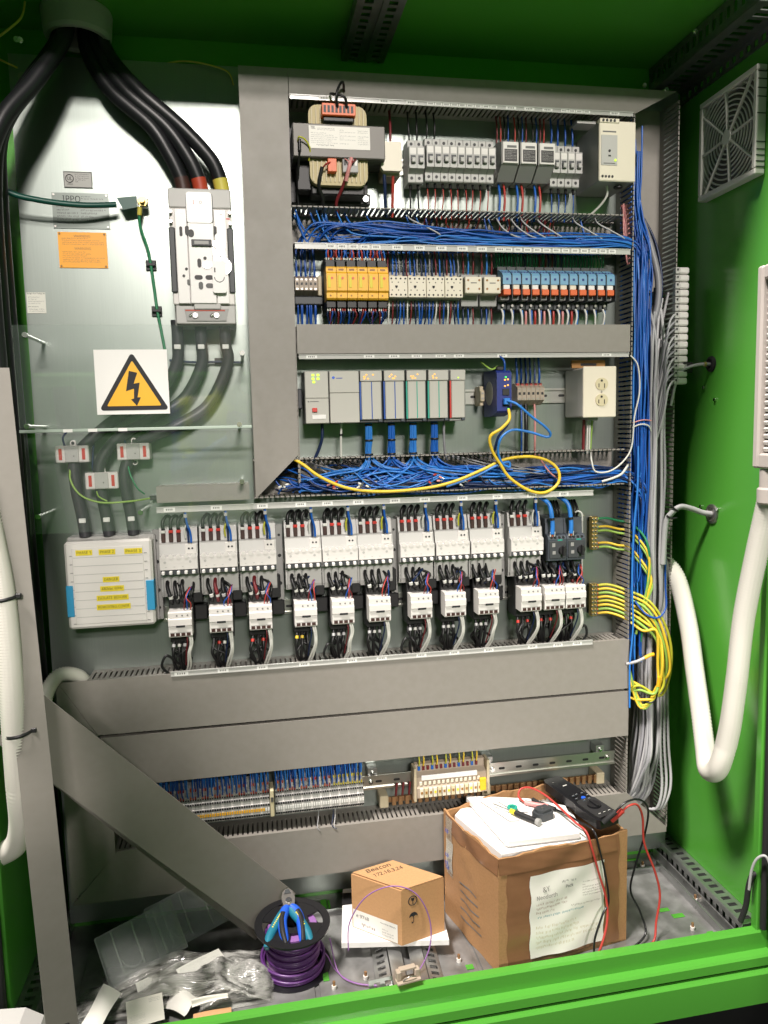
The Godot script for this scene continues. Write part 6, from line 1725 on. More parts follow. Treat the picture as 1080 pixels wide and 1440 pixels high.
	wire(o, [V(0.676, 0.528, 0.116), V(0.677, 0.552, 0.118)], 0.0044, M.yellow, "tape", 3, 8)
	# yellow network cable
	o = thing("network_cable", "yellow network cable looping from the switch through the duct", "cable", V(0.3, 1.1, 0.1))
	wire(o, [V(0.292, 1.213, 0.120), V(0.290, 1.190, 0.130), V(0.272, 1.170, 0.128), V(0.248, 1.152, 0.120), V(0.255, 1.120, 0.112), V(0.276, 1.088, 0.106), V(0.300, 1.055, 0.104), V(0.345, 1.025, 0.106), V(0.385, 1.018, 0.106), V(0.418, 1.038, 0.104), V(0.420, 1.068, 0.102), V(0.395, 1.092, 0.098), V(0.350, 1.103, 0.096), V(0.290, 1.098, 0.096), V(0.240, 1.078, 0.098), V(0.17, 1.052, 0.098), V(0.10, 1.038, 0.095), V(0.0, 1.034, 0.094), V(-0.08, 1.045, 0.094), V(-0.14, 1.072, 0.094), V(-0.176, 1.100, 0.09), V(-0.20, 1.115, 0.075)], 0.0036, M.w_yellow, "jacket", 8, 9)
	o = thing("network_cable", "blue network cable looping out right of the switch", "cable", V(0.3, 1.15, 0.1))
	wire(o, [V(0.288, 1.232, 0.124), V(0.305, 1.224, 0.138), V(0.340, 1.196, 0.136), V(0.375, 1.172, 0.130), V(0.392, 1.155, 0.122), V(0.384, 1.148, 0.118), V(0.345, 1.160, 0.114), V(0.305, 1.166, 0.112), V(0.278, 1.150, 0.112), V(0.270, 1.120, 0.108), V(0.282, 1.090, 0.102), V(0.300, 1.080, 0.1), V(0.298, 1.092, 0.1), V(0.27, 1.085, 0.1), V(0.22, 1.062, 0.096), V(0.15, 1.040, 0.094)], 0.0030, M.w_blue3, "jacket", 8, 9)
	o = thing("network_cable", "dark blue network cable dropping straight from the switch into the duct", "cable", V(0.29, 1.15, 0.09))
	wire(o, [V(0.296, 1.205, 0.115), V(0.292, 1.18, 0.115), V(0.272, 1.150, 0.105), V(0.266, 1.11, 0.09)], 0.003, M.w_dark, "jacket", 6, 8)

# ------------------------------------------------------------------ right wall
func right_side() -> void:
	fan_filter()
	# vertical strip of white cable clamps
	for k in 16:
		var y := 1.531 - k * 0.0172
		var o := thing("screen_clamp", "%s white clamp block from the top on the right duct edge" % (["topmost"] + ORD.slice(1, 16))[k], "clamp block", V(0.722, y, 0.075), "white clamp blocks on the right duct edge")
		var b := MB.new(); b.box(V(0.016, 0, 0.012), V(0.026, 0.0150, 0.022), 0.003); part(o, "body", b, M.white)
		b = MB.new(); b.box(V(-0.002, 0, 0.016), V(0.010, 0.0150, 0.014), 0.001); part(o, "contact", b, M.lgrey)
		b = MB.new(); b.box(V(-0.002, 0.002, 0.0235), V(0.004, 0.005, 0.001)); part(o, "painted_opening", b, M.black)  # black patch painted for the shaded clamp mouth
		if k > 5:
			wire(o, [V(0.720, y, 0.092), V(0.708, y - 0.002, 0.102), V(0.696 - 0.003 * (k % 3), y - 0.022, 0.104), V(0.688 + 0.002 * (k % 4), y - 0.075, 0.092), V(0.685, y - 0.14, 0.075)], 0.0026, [M.w_grey3, M.w_grey, M.w_grey2][k % 3], "wire", 5, 6)
	# two cable entries in the side wall
	var o := thing("cable_grommet", "small black grommet with a grey cable in the side wall", "grommet", V(0.80, 1.311, 0.117))
	var bs := Basis(Vector3(0, -1, 0), Vector3(-1, 0, 0), Vector3(0, 0, -1))
	var b := MB.new(); b.lathe([Vector2(0.019, 0.0), Vector2(0.018, 0.004), Vector2(0.013, 0.006), Vector2(0.010, 0.003), Vector2(0.0, 0.003)], Transform3D(bs, Vector3.ZERO), 20); part(o, "ring", b, M.rubber)
	b = W(); b.tube(curve([V(0.800, 1.311, 0.117), V(0.775, 1.311, 0.112), V(0.750, 1.305, 0.100), V(0.735, 1.293, 0.092), V(0.722, 1.265, 0.092), V(0.716, 1.215, 0.085)], 6), 0.0035, 8); part(o, "cable", b, M.w_grey3)
	b = W(); b.tube([V(0.788, 1.311, 0.1145), V(0.783, 1.311, 0.1135)], 0.006, 8); part(o, "collar", b, M.brass)
	o = thing("cable_tie_mount", "black tie mount on the side wall beside the white clamps", "tie mount", V(0.752, 1.305, 0.085), "tie mounts on the plate")
	b = MB.new(); b.box(V(0.0, 0, 0.006), V(0.026, 0.026, 0.014), 0.002); part(o, "base", b, M.black)
	o = thing("cable_grommet", "grey screened cable entering the side wall through a steel ring", "grommet", V(0.80, 0.953, 0.135))
	b = MB.new(); b.lathe([Vector2(0.024, 0.0), Vector2(0.023, 0.004), Vector2(0.017, 0.006), Vector2(0.013, 0.003), Vector2(0.0, 0.003)], Transform3D(bs, Vector3.ZERO), 24); part(o, "ring", b, M.steel)
	b = W(); b.tube(curve([V(0.800, 0.953, 0.135), V(0.78, 0.956, 0.128), V(0.755, 0.966, 0.120), V(0.730, 0.971, 0.112), V(0.712, 0.956, 0.104), V(0.702, 0.928, 0.095), V(0.699, 0.828, 0.09)], 7), 0.0068, 10); part(o, "cable", b, M.w_grey3)
	b = W(); b.tube(curve([V(0.705, 0.976, 0.108), V(0.714, 0.966, 0.114), V(0.722, 0.960, 0.114)], 4), 0.0026, 6); b.tube(curve([V(0.698, 0.950, 0.104), V(0.71, 0.943, 0.108), V(0.724, 0.944, 0.108)], 4), 0.0024, 6); part(o, "cable_tie", b, M.black)
	for w in [[V(0.7995, 0.967, 0.090), "left of the steel cable ring"], [V(0.7995, 0.967, 0.158), "right of the steel cable ring"], [V(0.7995, 1.257, 0.092), "just under the black grommet"], [V(0.7995, 1.226, 0.137), "well below the black grommet"]]:
		var q: Vector3 = w[0]
		var s := thing("wall_screw", "small bright screw head in the green side wall " + w[1], "screw", q, "screw heads in the side wall")
		b = MB.new(); b.tube([V(0, 0, 0), V(-0.004, 0, 0)], 0.004, 10); part(s, "head", b, M.chrome)
	# white corrugated hose
	hose("white corrugated hose hanging in a loop on the right side", [V(0.690, 0.845, 0.020), V(0.722, 0.828, 0.045), V(0.744, 0.785, 0.080), V(0.751, 0.68, 0.122), V(0.746, 0.58, 0.160), V(0.735, 0.49, 0.205), V(0.716, 0.42, 0.256), V(0.698, 0.392, 0.298), V(0.697, 0.415, 0.335), V(0.708, 0.50, 0.352), V(0.716, 0.62, 0.362), V(0.722, 0.76, 0.372), V(0.728, 0.90, 0.398), V(0.730, 1.03, 0.432)], 0.0225)
	o = thing("hose_coupling", "grey hose coupling under the vented frame at the right edge", "coupling", V(0.730, 1.058, 0.440))
	b = MB.new(); b.lathe([Vector2(0.0, -0.05), Vector2(0.027, -0.05), Vector2(0.030, -0.046), Vector2(0.030, -0.02), Vector2(0.026, -0.016), Vector2(0.026, 0.02), Vector2(0.0, 0.02)], Transform3D(), 24); part(o, "nut", b, M.frame)
	# vented frame on the door leaf
	o = thing("vent_frame", "tall pinkish grey vent frame with white slats at the right edge", "vent", V(0.70, 1.28, 0.44))
	b = W()
	b.bar(0.700, 0.7295, 1.080, 1.474, 0.412, 0.430, 0.004)
	b.bar(0.700, 0.7295, 1.446, 1.474, 0.4305, 0.65, 0.004)
	b.bar(0.700, 0.7295, 1.080, 1.110, 0.4305, 0.65, 0.004)
	b.bar(0.700, 0.7295, 1.080, 1.474, 0.6505, 0.67, 0.004)
	part(o, "frame", b, M.frame)
	for k in 25:
		var y := 1.118 + k * 0.0131
		b = W(); b.box(V(0.716, y, 0.540), V(0.011, 0.0085, 0.218), 0.0015, Basis(Vector3(0, 0, 1), 0.35)); part(o, "slat", b, M.white)
	b = W(); b.bar(0.7235, 0.727, 1.112, 1.444, 0.4305, 0.65); part(o, "backing", b, M.w_teal)
	b = W(); b.bar(0.730, 0.838, 1.10, 1.46, 0.42, 0.66, 0.003); part(o, "back_box", b, M.frame)
	# rubber edging and earth strap at the lower right corner
	o = thing("edge_seal", "black rubber edging bent over the lower right corner of the frame", "seal", V(0.78, 0.06, 0.36))
	wire(o, [V(0.755, 0.05, 0.345), V(0.762, 0.09, 0.352), V(0.765, 0.14, 0.356), V(0.772, 0.168, 0.360), V(0.786, 0.168, 0.366), V(0.792, 0.14, 0.37)], 0.0062, M.rubber, "strip", 6, 8)
	o = thing("grey_cable", "grey cable arching out beside the lower right jamb", "cable", V(0.79, 0.2, 0.38))
	wire(o, [V(0.797, 0.10, 0.395), V(0.786, 0.19, 0.402), V(0.774, 0.232, 0.398), V(0.762, 0.222, 0.385), V(0.757, 0.19, 0.375), V(0.757, 0.14, 0.368)], 0.0030, M.w_grey3, "jacket", 7, 8)
	# hoses at the left
	hose("white corrugated hose hanging down the left edge", [V(-0.742, 1.13, 0.42), V(-0.728, 1.02, 0.425), V(-0.716, 0.92, 0.43), V(-0.712, 0.80, 0.432), V(-0.714, 0.68, 0.43), V(-0.717, 0.57, 0.422), V(-0.724, 0.49, 0.40), V(-0.745, 0.435, 0.37), V(-0.785, 0.40, 0.335)], 0.021)
	for q in [[0.905, 0.430, -0.7155], [0.668, 0.430, -0.7075]]:
		var t := thing("cable_tie", "black cable tie round the left hose, %s one" % ("upper" if q[0] > 0.8 else "lower"), "cable tie", V(q[2], q[0], q[1]), "cable ties round the left hose")
		b = MB.new(); b.lathe([Vector2(0.0228, -0.003), Vector2(0.0238, 0.0), Vector2(0.0228, 0.003)], Transform3D(Basis(Vector3(0, 0, 1), 0.12), Vector3.ZERO), 20); part(t, "strap", b, M.black)
		b = MB.new(); b.box(V(0.026, 0.004, 0.004), V(0.009, 0.008, 0.007), 0.001); part(t, "head", b, M.black)
	hose("short white hose end bending out of the wide lower duct", [V(-0.752, 0.60, 0.10), V(-0.742, 0.634, 0.098), V(-0.722, 0.660, 0.090), V(-0.700, 0.660, 0.080), V(-0.682, 0.646, 0.065), V(-0.675, 0.625, 0.05)], 0.016)

func hose(label: String, pts: Array, r: float) -> void:
	var o := thing("corrugated_hose", label, "hose", pts[0])
	var path := curve(pts, 46)
	# even steps, each with a crest and a groove
	var even := [path[0]]
	var rad := PackedFloat32Array([r])
	var acc := 0.0
	for k in range(1, path.size()):
		acc += path[k].distance_to(path[k - 1])
		if acc >= 0.0021:
			acc = 0.0
			even.append(path[k])
			rad.append(r - (0.0022 if even.size() % 2 == 0 else 0.0))
	var b := W()
	b.tube(even, rad, 18)
	part(o, "jacket", b, M.conduit)

func fan_filter() -> void:
	var o := thing("fan_filter", "square pale grey fan filter grille high on the green side wall", "fan filter", V(0.7995, 1.800, 0.189))
	# local axes: u along z, w up, out along -x
	var bs := Basis(Vector3(0, 0, 1), Vector3(0, 1, 0), Vector3(-1, 0, 0))
	var h := 0.103
	var H := 0.110
	var b := MB.new()
	b.box(bs * V(0, H - 0.006, 0.013), V(2 * h, 0.012, 0.024), 0.002, bs)
	b.box(bs * V(0, -H + 0.006, 0.013), V(2 * h, 0.012, 0.024), 0.002, bs)
	b.box(bs * V(-h + 0.006, 0, 0.013), V(0.012, 2 * H - 0.0245, 0.024), 0.002, bs)
	b.box(bs * V(h - 0.006, 0, 0.013), V(0.012, 2 * H - 0.0245, 0.024), 0.002, bs)
	part(o, "frame", b, M.filter)
	b = MB.new(); b.box(bs * V(0, 0, 0.003), V(2 * h - 0.0245, 2 * H - 0.0245, 0.004), 0.0, bs); part(o, "filter_mat", b, M.lam)
	b = MB.new(); b.tube([bs * V(0, 0, 0.012), bs * V(0, 0, 0.024)], 0.015, 20); part(o, "hub", b, M.filter)
	for k in 8:
		var a := PI / 2 + TAU * k / 8 + 0.10
		var d := Vector2(cos(a), sin(a))
		var e := minf((h - 0.010) / maxf(absf(d.x), 0.001), (H - 0.010) / maxf(absf(d.y), 0.001))
		var mid := (0.014 + e) / 2
		b = MB.new()
		b.box(bs * V(d.x * mid, d.y * mid, 0.0195), V(e - 0.014, 0.0042, 0.007), 0.0008, bs * Basis(Vector3(0, 0, 1), a)); part(o, "spoke", b, M.filter)
	for k in 11:
		var r := 0.0235 + k * 0.0105
		b = MB.new()
		var seg := []
		for j in 97:
			var a := TAU * j / 96
			var p := Vector2(cos(a), sin(a)) * r
			if absf(p.x) < h - 0.011 and absf(p.y) < H - 0.011: seg.append(bs * V(p.x, p.y, 0.017))
			else:
				if seg.size() > 2: b.tube(seg, 0.0019, 5)
				seg = []
		if seg.size() > 2: b.tube(seg, 0.0019, 5)
		if b.v.size(): part(o, "ring", b, M.filter)
	b = MB.new()
	for y in [0.095, 0.080, 0.062, 0.045, 0.012, -0.045, -0.060, -0.072, -0.084, -0.095]: b.box(bs * V(h + 0.0002, y, 0.013), V(0.0012, 0.0022, 0.020), 0.0, bs)
	part(o, "edge_slot", b, M.dgrey)

# ------------------------------------------------------------------ loose things on the cabinet floor
func floor_things() -> void:
	leaning_covers()
	big_carton()
	meter()
	small_carton()
	spool()
	scraps()

func cover_strip(called: String, label: String, a: Vector3, c: Vector3, w: float, face: Vector3, bow: float) -> void:
	var o := thing(called, label, "duct cover", (a + c) / 2, "loose duct covers leaning at the left")
	var d := (c - a).normalized()
	var nn := (face - d * face.dot(d)).normalized()
	var s := d.cross(nn).normalized()
	var n := 14
	var b := W()
	for q in [[-w / 2, w / 2, 0.0, -0.002], [w / 2 - 0.002, w / 2, -0.0022, -0.014], [-w / 2, -w / 2 + 0.002, -0.0022, -0.014]]:
		for k in n:
			var P := func(t: float, u: float, h: float) -> Vector3:
				return a.lerp(c, t) + s * u + nn * (h + bow * sin(PI * t))
			var t0 := float(k) / n
			var t1 := float(k + 1) / n
			b.quad(P.call(t0, q[0], q[2]), P.call(t0, q[1], q[2]), P.call(t1, q[1], q[2]), P.call(t1, q[0], q[2]))
			b._fix(b.v.size() - 4, nn)
			b.quad(P.call(t0, q[0], q[3]), P.call(t0, q[1], q[3]), P.call(t1, q[1], q[3]), P.call(t1, q[0], q[3]))
			b._fix(b.v.size() - 4, -nn)
			for e in 2:
				b.quad(P.call(t0, q[e], q[2]), P.call(t0, q[e], q[3]), P.call(t1, q[e], q[3]), P.call(t1, q[e], q[2]))
				b._fix(b.v.size() - 4, s * (1 if e else -1))
	part(o, "strip", b, M.duct)

func leaning_covers() -> void:
	cover_strip("loose_duct_cover", "wide grey duct cover leaning diagonally from the floor to the left", V(-0.735, 0.663, 0.335), V(-0.268, 0.072, 0.135), 0.110, V(0.25, 0.25, 1.0), 0.0)
	cover_strip("loose_duct_cover", "second duct cover peeping out beneath the diagonal one", V(-0.735, 0.640, 0.300), V(-0.288, 0.046, 0.105), 0.110, V(0.25, 0.25, 1.0), 0.0)
	cover_strip("loose_duct_cover", "narrow grey duct cover standing upright against the left jamb", V(-0.712, 1.292, 0.405), V(-0.660, 0.060, 0.468), 0.052, V(0.35, 0.0, 1.0), 0.0)

# how far a worn carton wall bulges and dents at t across, y up
func dent(t: float, y: float) -> float:
	return 0.006 * sin(PI * t) * (0.4 + 0.6 * clampf(y / 0.26, 0.0, 1.0)) + 0.0016 * sin(t * 15.0 + y * 22.0) * sin(PI * t) + 0.0012 * sin(y * 75.0 + 3.0 * sin(t * 6.0)) * sin(PI * t)

func big_carton() -> void:
	# own axes: origin at the near bottom corner, u to the right, w to the back
	var A := V(0.189, 0.0005, 0.331)
	var B := V(0.508, 0.0005, 0.286)
	var F := V(0.130, 0.0005, 0.100)
	var G := V(0.455, 0.0005, 0.055)
	var hA := 0.265
	var o := thing("cardboard_box", "large open cardboard box sealed with brown tape on the floor", "box", A)
	var wall := func(p: Vector3, q: Vector3, h0: float, h1: float, called: String, m: Material, out: Vector3, th := 0.005, drop := 0.0) -> void:
		var nn := (q - p).cross(Vector3.UP).normalized()
		if nn.dot(out) < 0: nn = -nn
		var b := W()
		var n := 16
		var rows := 10
		var side := func(back: float) -> Array:
			var pts := []
			for i in rows + 1:
				for k in n + 1:
					var t := float(k) / n
					var top := lerpf(h0, h1, t) + 0.004 * sin(t * 9.0 + h0 * 40.0) + 0.0018 * sin(t * 41.0)
					var y := top * i / rows
					pts.append(p.lerp(q, t) + Vector3.UP * y + nn * (dent(t, y) - back))
			return pts
		var front: Array = side.call(0.0)
		var back: Array = side.call(th)
		for f in 2:
			b.grid(front if f == 0 else back, rows + 1, n + 1)
			var s0 := b.v.size() - front.size()
			var flip := b.n[s0 + n + 3].dot(nn) < 0
			if flip != (f == 1):
				for k in range(s0, b.n.size()): b.n[k] = -b.n[k]
				var m0 := b.ix.size() - rows * n * 6
				var tail := b.ix.slice(m0)
				tail.reverse()
				for k in tail.size(): b.ix[m0 + k] = tail[k]
		var o1 := rows * (n + 1)
		for k in n:
			b.quad(front[o1 + k], front[o1 + k + 1], back[o1 + k + 1], back[o1 + k]); b._fix(b.v.size() - 4, Vector3.UP)
		part(o, called, b, m)
	wall.call(A, B, hA, hA - 0.002, "front_wall", M.carton, V(0, 0, 1))
	wall.call(A, F, hA, 0.262, "side_wall", M.carton, V(-1, 0, 0))
	wall.call(B, G, hA - 0.002, 0.285, "side_wall", M.carton, V(1, 0, 0))
	wall.call(F, G, 0.262, 0.285, "back_wall", M.carton, V(0, 0, -1))
	var b := W()
	b.prism(PackedVector2Array([Vector2(A.x, -A.z), Vector2(B.x, -B.z), Vector2(G.x, -G.z), Vector2(F.x, -F.z)]), Transform3D(Basis(Vector3(1, 0, 0), Vector3(0, 0, -1), Vector3(0, 1, 0)), V(0, 0.001, 0)), 0.004)
	part(o, "bottom", b, M.carton)
	# strips laid on the faces: t across 0..1, y up, slightly proud and following the bulge
	var on := func(p: Vector3, q: Vector3, out: Vector3, t0: float, t1: float, y0: float, y1: float, lift: float, tilt := 0.0) -> MB:
		var nn := (q - p).cross(Vector3.UP).normalized()
		if nn.dot(out) < 0: nn = -nn
		var bb := W()
		var pts := []
		var n := 24
		var rows := 16
		for i in rows + 1:
			for k in n + 1:
				var y := lerpf(y0, y1, float(i) / rows) + tilt * float(k) / n
				var t := lerpf(t0, t1, float(k) / n)
				if y1 - y0 > 0.03 and (k == 0 or k == n): t += 0.006 * sin(y * 90.0)
				pts.append(p.lerp(q, t) + Vector3.UP * y + nn * (dent(t, y) + lift + (0.0005 if y1 - y0 > 0.1 else 0.0001) * sin(k * 0.9 + i * 0.7)))
		var rev := []
		for i in rows + 1: rev.append_array(pts.slice((rows - i) * (n + 1), (rows - i + 1) * (n + 1)))
		bb.grid(rev, rows + 1, n + 1)
		if bb.n[0].dot(nn) < 0:
			for k in bb.n.size(): bb.n[k] = -bb.n[k]
			bb.ix.reverse()
		return bb
	var FR := V(0, 0, 1)
	part(o, "tape_strip", on.call(A, B, FR, 0.06, 0.93, 0.008, 0.262, 0.0010), M.tape)
	part(o, "tape_strip", on.call(A, F, V(-1, 0, 0), 0.0, 0.95, 0.222, 0.262, 0.0010), M.tape)
	part(o, "tape_strip", on.call(A, B, FR, 0.0, 0.90, 0.225, 0.263, 0.0022), M.tape)
	var lb := part(o, "shipping_label", on.call(A, B, FR, 0.225, 0.80, 0.018, 0.212, 0.0036), M.p_ship)
	part(o, "clear_tape", on.call(A, F, V(-1, 0, 0), 0.80, 0.93, 0.115, 0.258, 0.0022), M.clear_tape)
	part(o, "blue_print_label", on.call(A, F, V(-1, 0, 0), 0.80, 0.94, 0.125, 0.20, 0.0016), M.paper)
	var nn := (B - A).cross(Vector3.UP).normalized()
	if nn.z < 0: nn = -nn
	var ub := (B - A).normalized()
	var fb := Basis(ub, Vector3.UP, nn)
	var at := func(t: float, y: float, l := 0.0) -> Vector3:
		return A.lerp(B, t) + Vector3.UP * y + nn * (dent(t, y) + 0.0056 + l) - A
	var w1 := words(o, "Neodorth", at.call(0.345, 0.160), 0.0095, M.ink_soft, fb, 0.050)
	words(o, "&Y", at.call(0.34, 0.176), 0.012, M.ink_soft, fb * Basis(Vector3(0, 0, 1), 0.1), 0.016)
	words(o, "Pack", at.call(0.52, 0.172), 0.007, M.ink_grey, fb, 0.018)
	# printed lines and blue stamp on the left face
	for k in 5:
		part(o, "print", on.call(A, F, V(-1, 0, 0), 0.34 - k * 0.015, 0.66, 0.128 - k * 0.021, 0.131 - k * 0.021, 0.0012, -0.004), M.ink_grey)
	var nl := (F - A).cross(Vector3.UP).normalized()
	if nl.x > 0: nl = -nl
	var lbs := Basis((A - F).normalized(), Vector3.UP, nl)
	for q in [[0.86, 0.228], [0.86, 0.168], [0.87, 0.148], [0.855, 0.138]]:
		words(o, "x#", A.lerp(F, q[0]) + Vector3.UP * q[1] + nl * 0.011 - A, 0.012, M.ink_blue, lbs)
	# white device panel packed in the box
	var d := thing("packed_enclosure", "white enclosure with its door up, lying in the open cardboard box", "enclosure", V(0.30, 0.25, 0.18))
	var poly := func(pts: Array, y: float, th: float) -> MB:
		var bb := W()
		var p2 := PackedVector2Array()
		for q in pts: p2.append(Vector2(q.x, -q.y))
		bb.prism(p2, Transform3D(Basis(Vector3(1, 0, 0), Vector3(0, 0, -1), Vector3(0, 1, 0)), V(0, y, 0)), th)
		return bb
	part(d, "door_skin", poly.call([Vector2(0.222, 0.284), Vector2(0.228, 0.288), Vector2(0.392, 0.289), Vector2(0.412, 0.165), Vector2(0.340, 0.112), Vector2(0.200, 0.066), Vector2(0.195, 0.070)], 0.262, 0.011), M.enamel)
	part(d, "body", poly.call([Vector2(0.205, 0.306), Vector2(0.412, 0.288), Vector2(0.430, 0.150), Vector2(0.178, 0.090), Vector2(0.152, 0.122)], 0.18, 0.077), M.enamel)
	part(d, "hinge_block", poly.call([Vector2(0.240, 0.262), Vector2(0.370, 0.264), Vector2(0.385, 0.170), Vector2(0.225, 0.100)], 0.2572, 0.0046), M.enamel)
	for q in [[V(0.222, 0.2732, 0.105), V(0.258, 0.2732, 0.205)], [V(0.258, 0.2732, 0.205), V(0.282, 0.2732, 0.209)], [V(0.262, 0.2732, 0.110), V(0.286, 0.2732, 0.170)], [V(0.286, 0.2732, 0.170), V(0.314, 0.2732, 0.176)]]:
		wire(d, [q[0], (q[0] + q[1]) / 2, q[1]], 0.0010, M.black, "groove", 1, 4)

func meter() -> void:
	# clamp meter lying on the panel, long axis from back left to front right
	var o := thing("clamp_meter", "black handheld meter with buttons lying on the white panel", "meter", V(0.437, 0.2920, 0.165))
	var d := V(0.27, -0.02, 1.0).normalized()
	var s := V(1.0, 0.06, -0.27)
	s = (s - d * s.dot(d)).normalized()
	var bs := Basis(s, -d, s.cross(-d).normalized())
	if bs.z.y < 0: bs = Basis(-s, -d, (-s).cross(-d).normalized())
	o.basis = bs.scaled_local(V(0.86, 0.86, 0.72))
	o.position = V(0.442, 0.284, 0.176)
	var b := MB.new()
	b.prism(PackedVector2Array([Vector2(-0.030, -0.122), Vector2(0.030, -0.122), Vector2(0.036, -0.112), Vector2(0.036, -0.030), Vector2(0.031, -0.015), Vector2(0.030, 0.110), Vector2(0.024, 0.126), Vector2(-0.024, 0.126), Vector2(-0.030, 0.110), Vector2(-0.031, -0.015), Vector2(-0.036, -0.030), Vector2(-0.036, -0.112)]), Transform3D(Basis(), V(0, 0, -0.012)), 0.030)
	part(o, "housing", b, M.gloss)
	b = MB.new()
	b.prism(PackedVector2Array([Vector2(-0.026, -0.116), Vector2(0.026, -0.116), Vector2(0.030, -0.106), Vector2(0.030, -0.032), Vector2(0.024, -0.020), Vector2(-0.024, -0.020), Vector2(-0.030, -0.032), Vector2(-0.030, -0.106)]), Transform3D(Basis(), V(0, 0, 0.0182)), 0.006)
	part(o, "grip", b, M.rubber)
	b = MB.new(); b.box(V(0, 0.055, 0.0186), V(0.044, 0.0700, 0.001), 0.0004); part(o, "display", b, M.gloss)
	b = MB.new(); b.tube([V(-0.012, 0.098, 0.0181), V(-0.012, 0.098, 0.0192)], 0.002, 8); part(o, "light_sensor", b, M.chrome)
	b = MB.new(); b.box(V(0.006, 0.0680, 0.019), V(0.014, 0.0028, 0.001)); part(o, "print", b, M.w_white)
	b = MB.new(); b.tube([V(0.004, -0.014, 0.0182), V(0.004, -0.014, 0.024)], 0.006, 12); part(o, "select_button", b, M.cobalt)
	for q in [[-0.016, 0.004], [-0.004, 0.006], [0.014, 0.004], [-0.018, -0.012], [0.020, -0.012], [-0.006, -0.030], [0.012, -0.028]]:
		b = MB.new(); b.box(V(q[0], q[1], 0.025), V(0.008, 0.0035, 0.003), 0.0005); part(o, "button", b, M.slate)
		b = MB.new(); b.box(V(q[0], q[1], 0.0267), V(0.005, 0.0010, 0.000)); part(o, "print", b, M.w_white)
	b = MB.new(); b.tube([V(0.0, -0.062, 0.0243), V(0.0, -0.062, 0.031)], 0.018, 20); b.box(V(0, -0.062, 0.033), V(0.006, 0.0340, 0.006), 0.001); part(o, "dial", b, M.gloss)
	for x in [-0.014, 0.002, 0.018]:
		b = MB.new(); b.box(V(x, -0.100, 0.0246), V(0.007, 0.0014, 0.001)); part(o, "print", b, M.w_white)
	# test leads
	var r := thing("test_lead", "red test lead draped from the meter down the box to the floor", "test lead", V(0.480, 0.2900, 0.280), "meter test leads")
	wire(r, [V(0.470, 0.2920, 0.285), V(0.488, 0.3120, 0.292), V(0.505, 0.3280, 0.296), V(0.528, 0.3250, 0.292), V(0.545, 0.2900, 0.285), V(0.553, 0.2250, 0.280), V(0.578, 0.1550, 0.285), V(0.588, 0.1000, 0.290), V(0.574, 0.0450, 0.300), V(0.560, 0.0100, 0.315), V(0.520, 0.0060, 0.330), V(0.470, 0.0060, 0.338), V(0.420, 0.0080, 0.345), V(0.402, 0.0120, 0.346)], 0.0026, M.w_red, "cable", 8, 8)
	wire(r, [V(0.470, 0.2920, 0.285), V(0.484, 0.3090, 0.291), V(0.492, 0.3180, 0.294)], 0.0062, M.w_red, "plug_boot", 4, 10)
	wire(r, [V(0.402, 0.0120, 0.346), V(0.420, 0.0400, 0.342), V(0.440, 0.0850, 0.328), V(0.442, 0.1300, 0.318), V(0.426, 0.1900, 0.314), V(0.410, 0.2500, 0.312), V(0.402, 0.2820, 0.300), V(0.392, 0.2865, 0.265), V(0.378, 0.2965, 0.215), V(0.362, 0.3045, 0.165), V(0.342, 0.3045, 0.122), V(0.322, 0.2965, 0.108), V(0.312, 0.2845, 0.122), V(0.322, 0.2785, 0.145)], 0.0026, M.w_red, "cable", 8, 8)
	wire(r, [V(0.320, 0.2800, 0.142), V(0.345, 0.2805, 0.162), V(0.366, 0.2805, 0.172)], 0.0056, M.w_pink, "probe", 4, 10)
	var k := thing("test_lead", "black test lead draped from the meter down the box to the floor", "test lead", V(0.470, 0.2900, 0.280), "meter test leads")
	wire(k, [V(0.448, 0.2920, 0.290), V(0.470, 0.3160, 0.296), V(0.500, 0.3380, 0.296), V(0.535, 0.3360, 0.290), V(0.560, 0.3050, 0.282), V(0.558, 0.2400, 0.272), V(0.538, 0.1700, 0.270), V(0.525, 0.1100, 0.272), V(0.545, 0.0600, 0.280), V(0.548, 0.0200, 0.300), V(0.500, 0.0060, 0.322), V(0.430, 0.0060, 0.338), V(0.405, 0.0120, 0.343)], 0.0024, M.gloss, "cable", 8, 8)
	wire(k, [V(0.448, 0.2920, 0.290), V(0.460, 0.3060, 0.294), V(0.474, 0.3180, 0.296)], 0.0062, M.rubber, "plug_boot", 4, 10)
	wire(k, [V(0.402, 0.0140, 0.344), V(0.405, 0.0550, 0.340), V(0.430, 0.1000, 0.326), V(0.448, 0.1250, 0.318), V(0.440, 0.1900, 0.315), V(0.428, 0.2450, 0.311), V(0.420, 0.2820, 0.298), V(0.405, 0.2815, 0.255), V(0.392, 0.2805, 0.215), V(0.375, 0.2795, 0.185)], 0.0024, M.gloss, "cable", 8, 8)
	wire(k, [V(0.378, 0.2795, 0.188), V(0.355, 0.2805, 0.160), V(0.342, 0.2815, 0.135)], 0.005, M.rubber, "probe", 4, 10)
	var t := thing("wire_twist", "small grey tie holding the two test leads together", "tie", V(0.403, 0.0180, 0.347))
	b = MB.new(); b.lathe([Vector2(0.0, -0.007), Vector2(0.0062, -0.007), Vector2(0.0066, 0.0), Vector2(0.0062, 0.007), Vector2(0.0, 0.007)], Transform3D(), 12); part(t, "band", b, M.mgrey)
	# black plastic clip and screwdriver
	var c := thing("plastic_clip", "small faceted black plastic piece on the white panel", "clip", V(0.338, 0.2740, 0.206), "", 0.35)
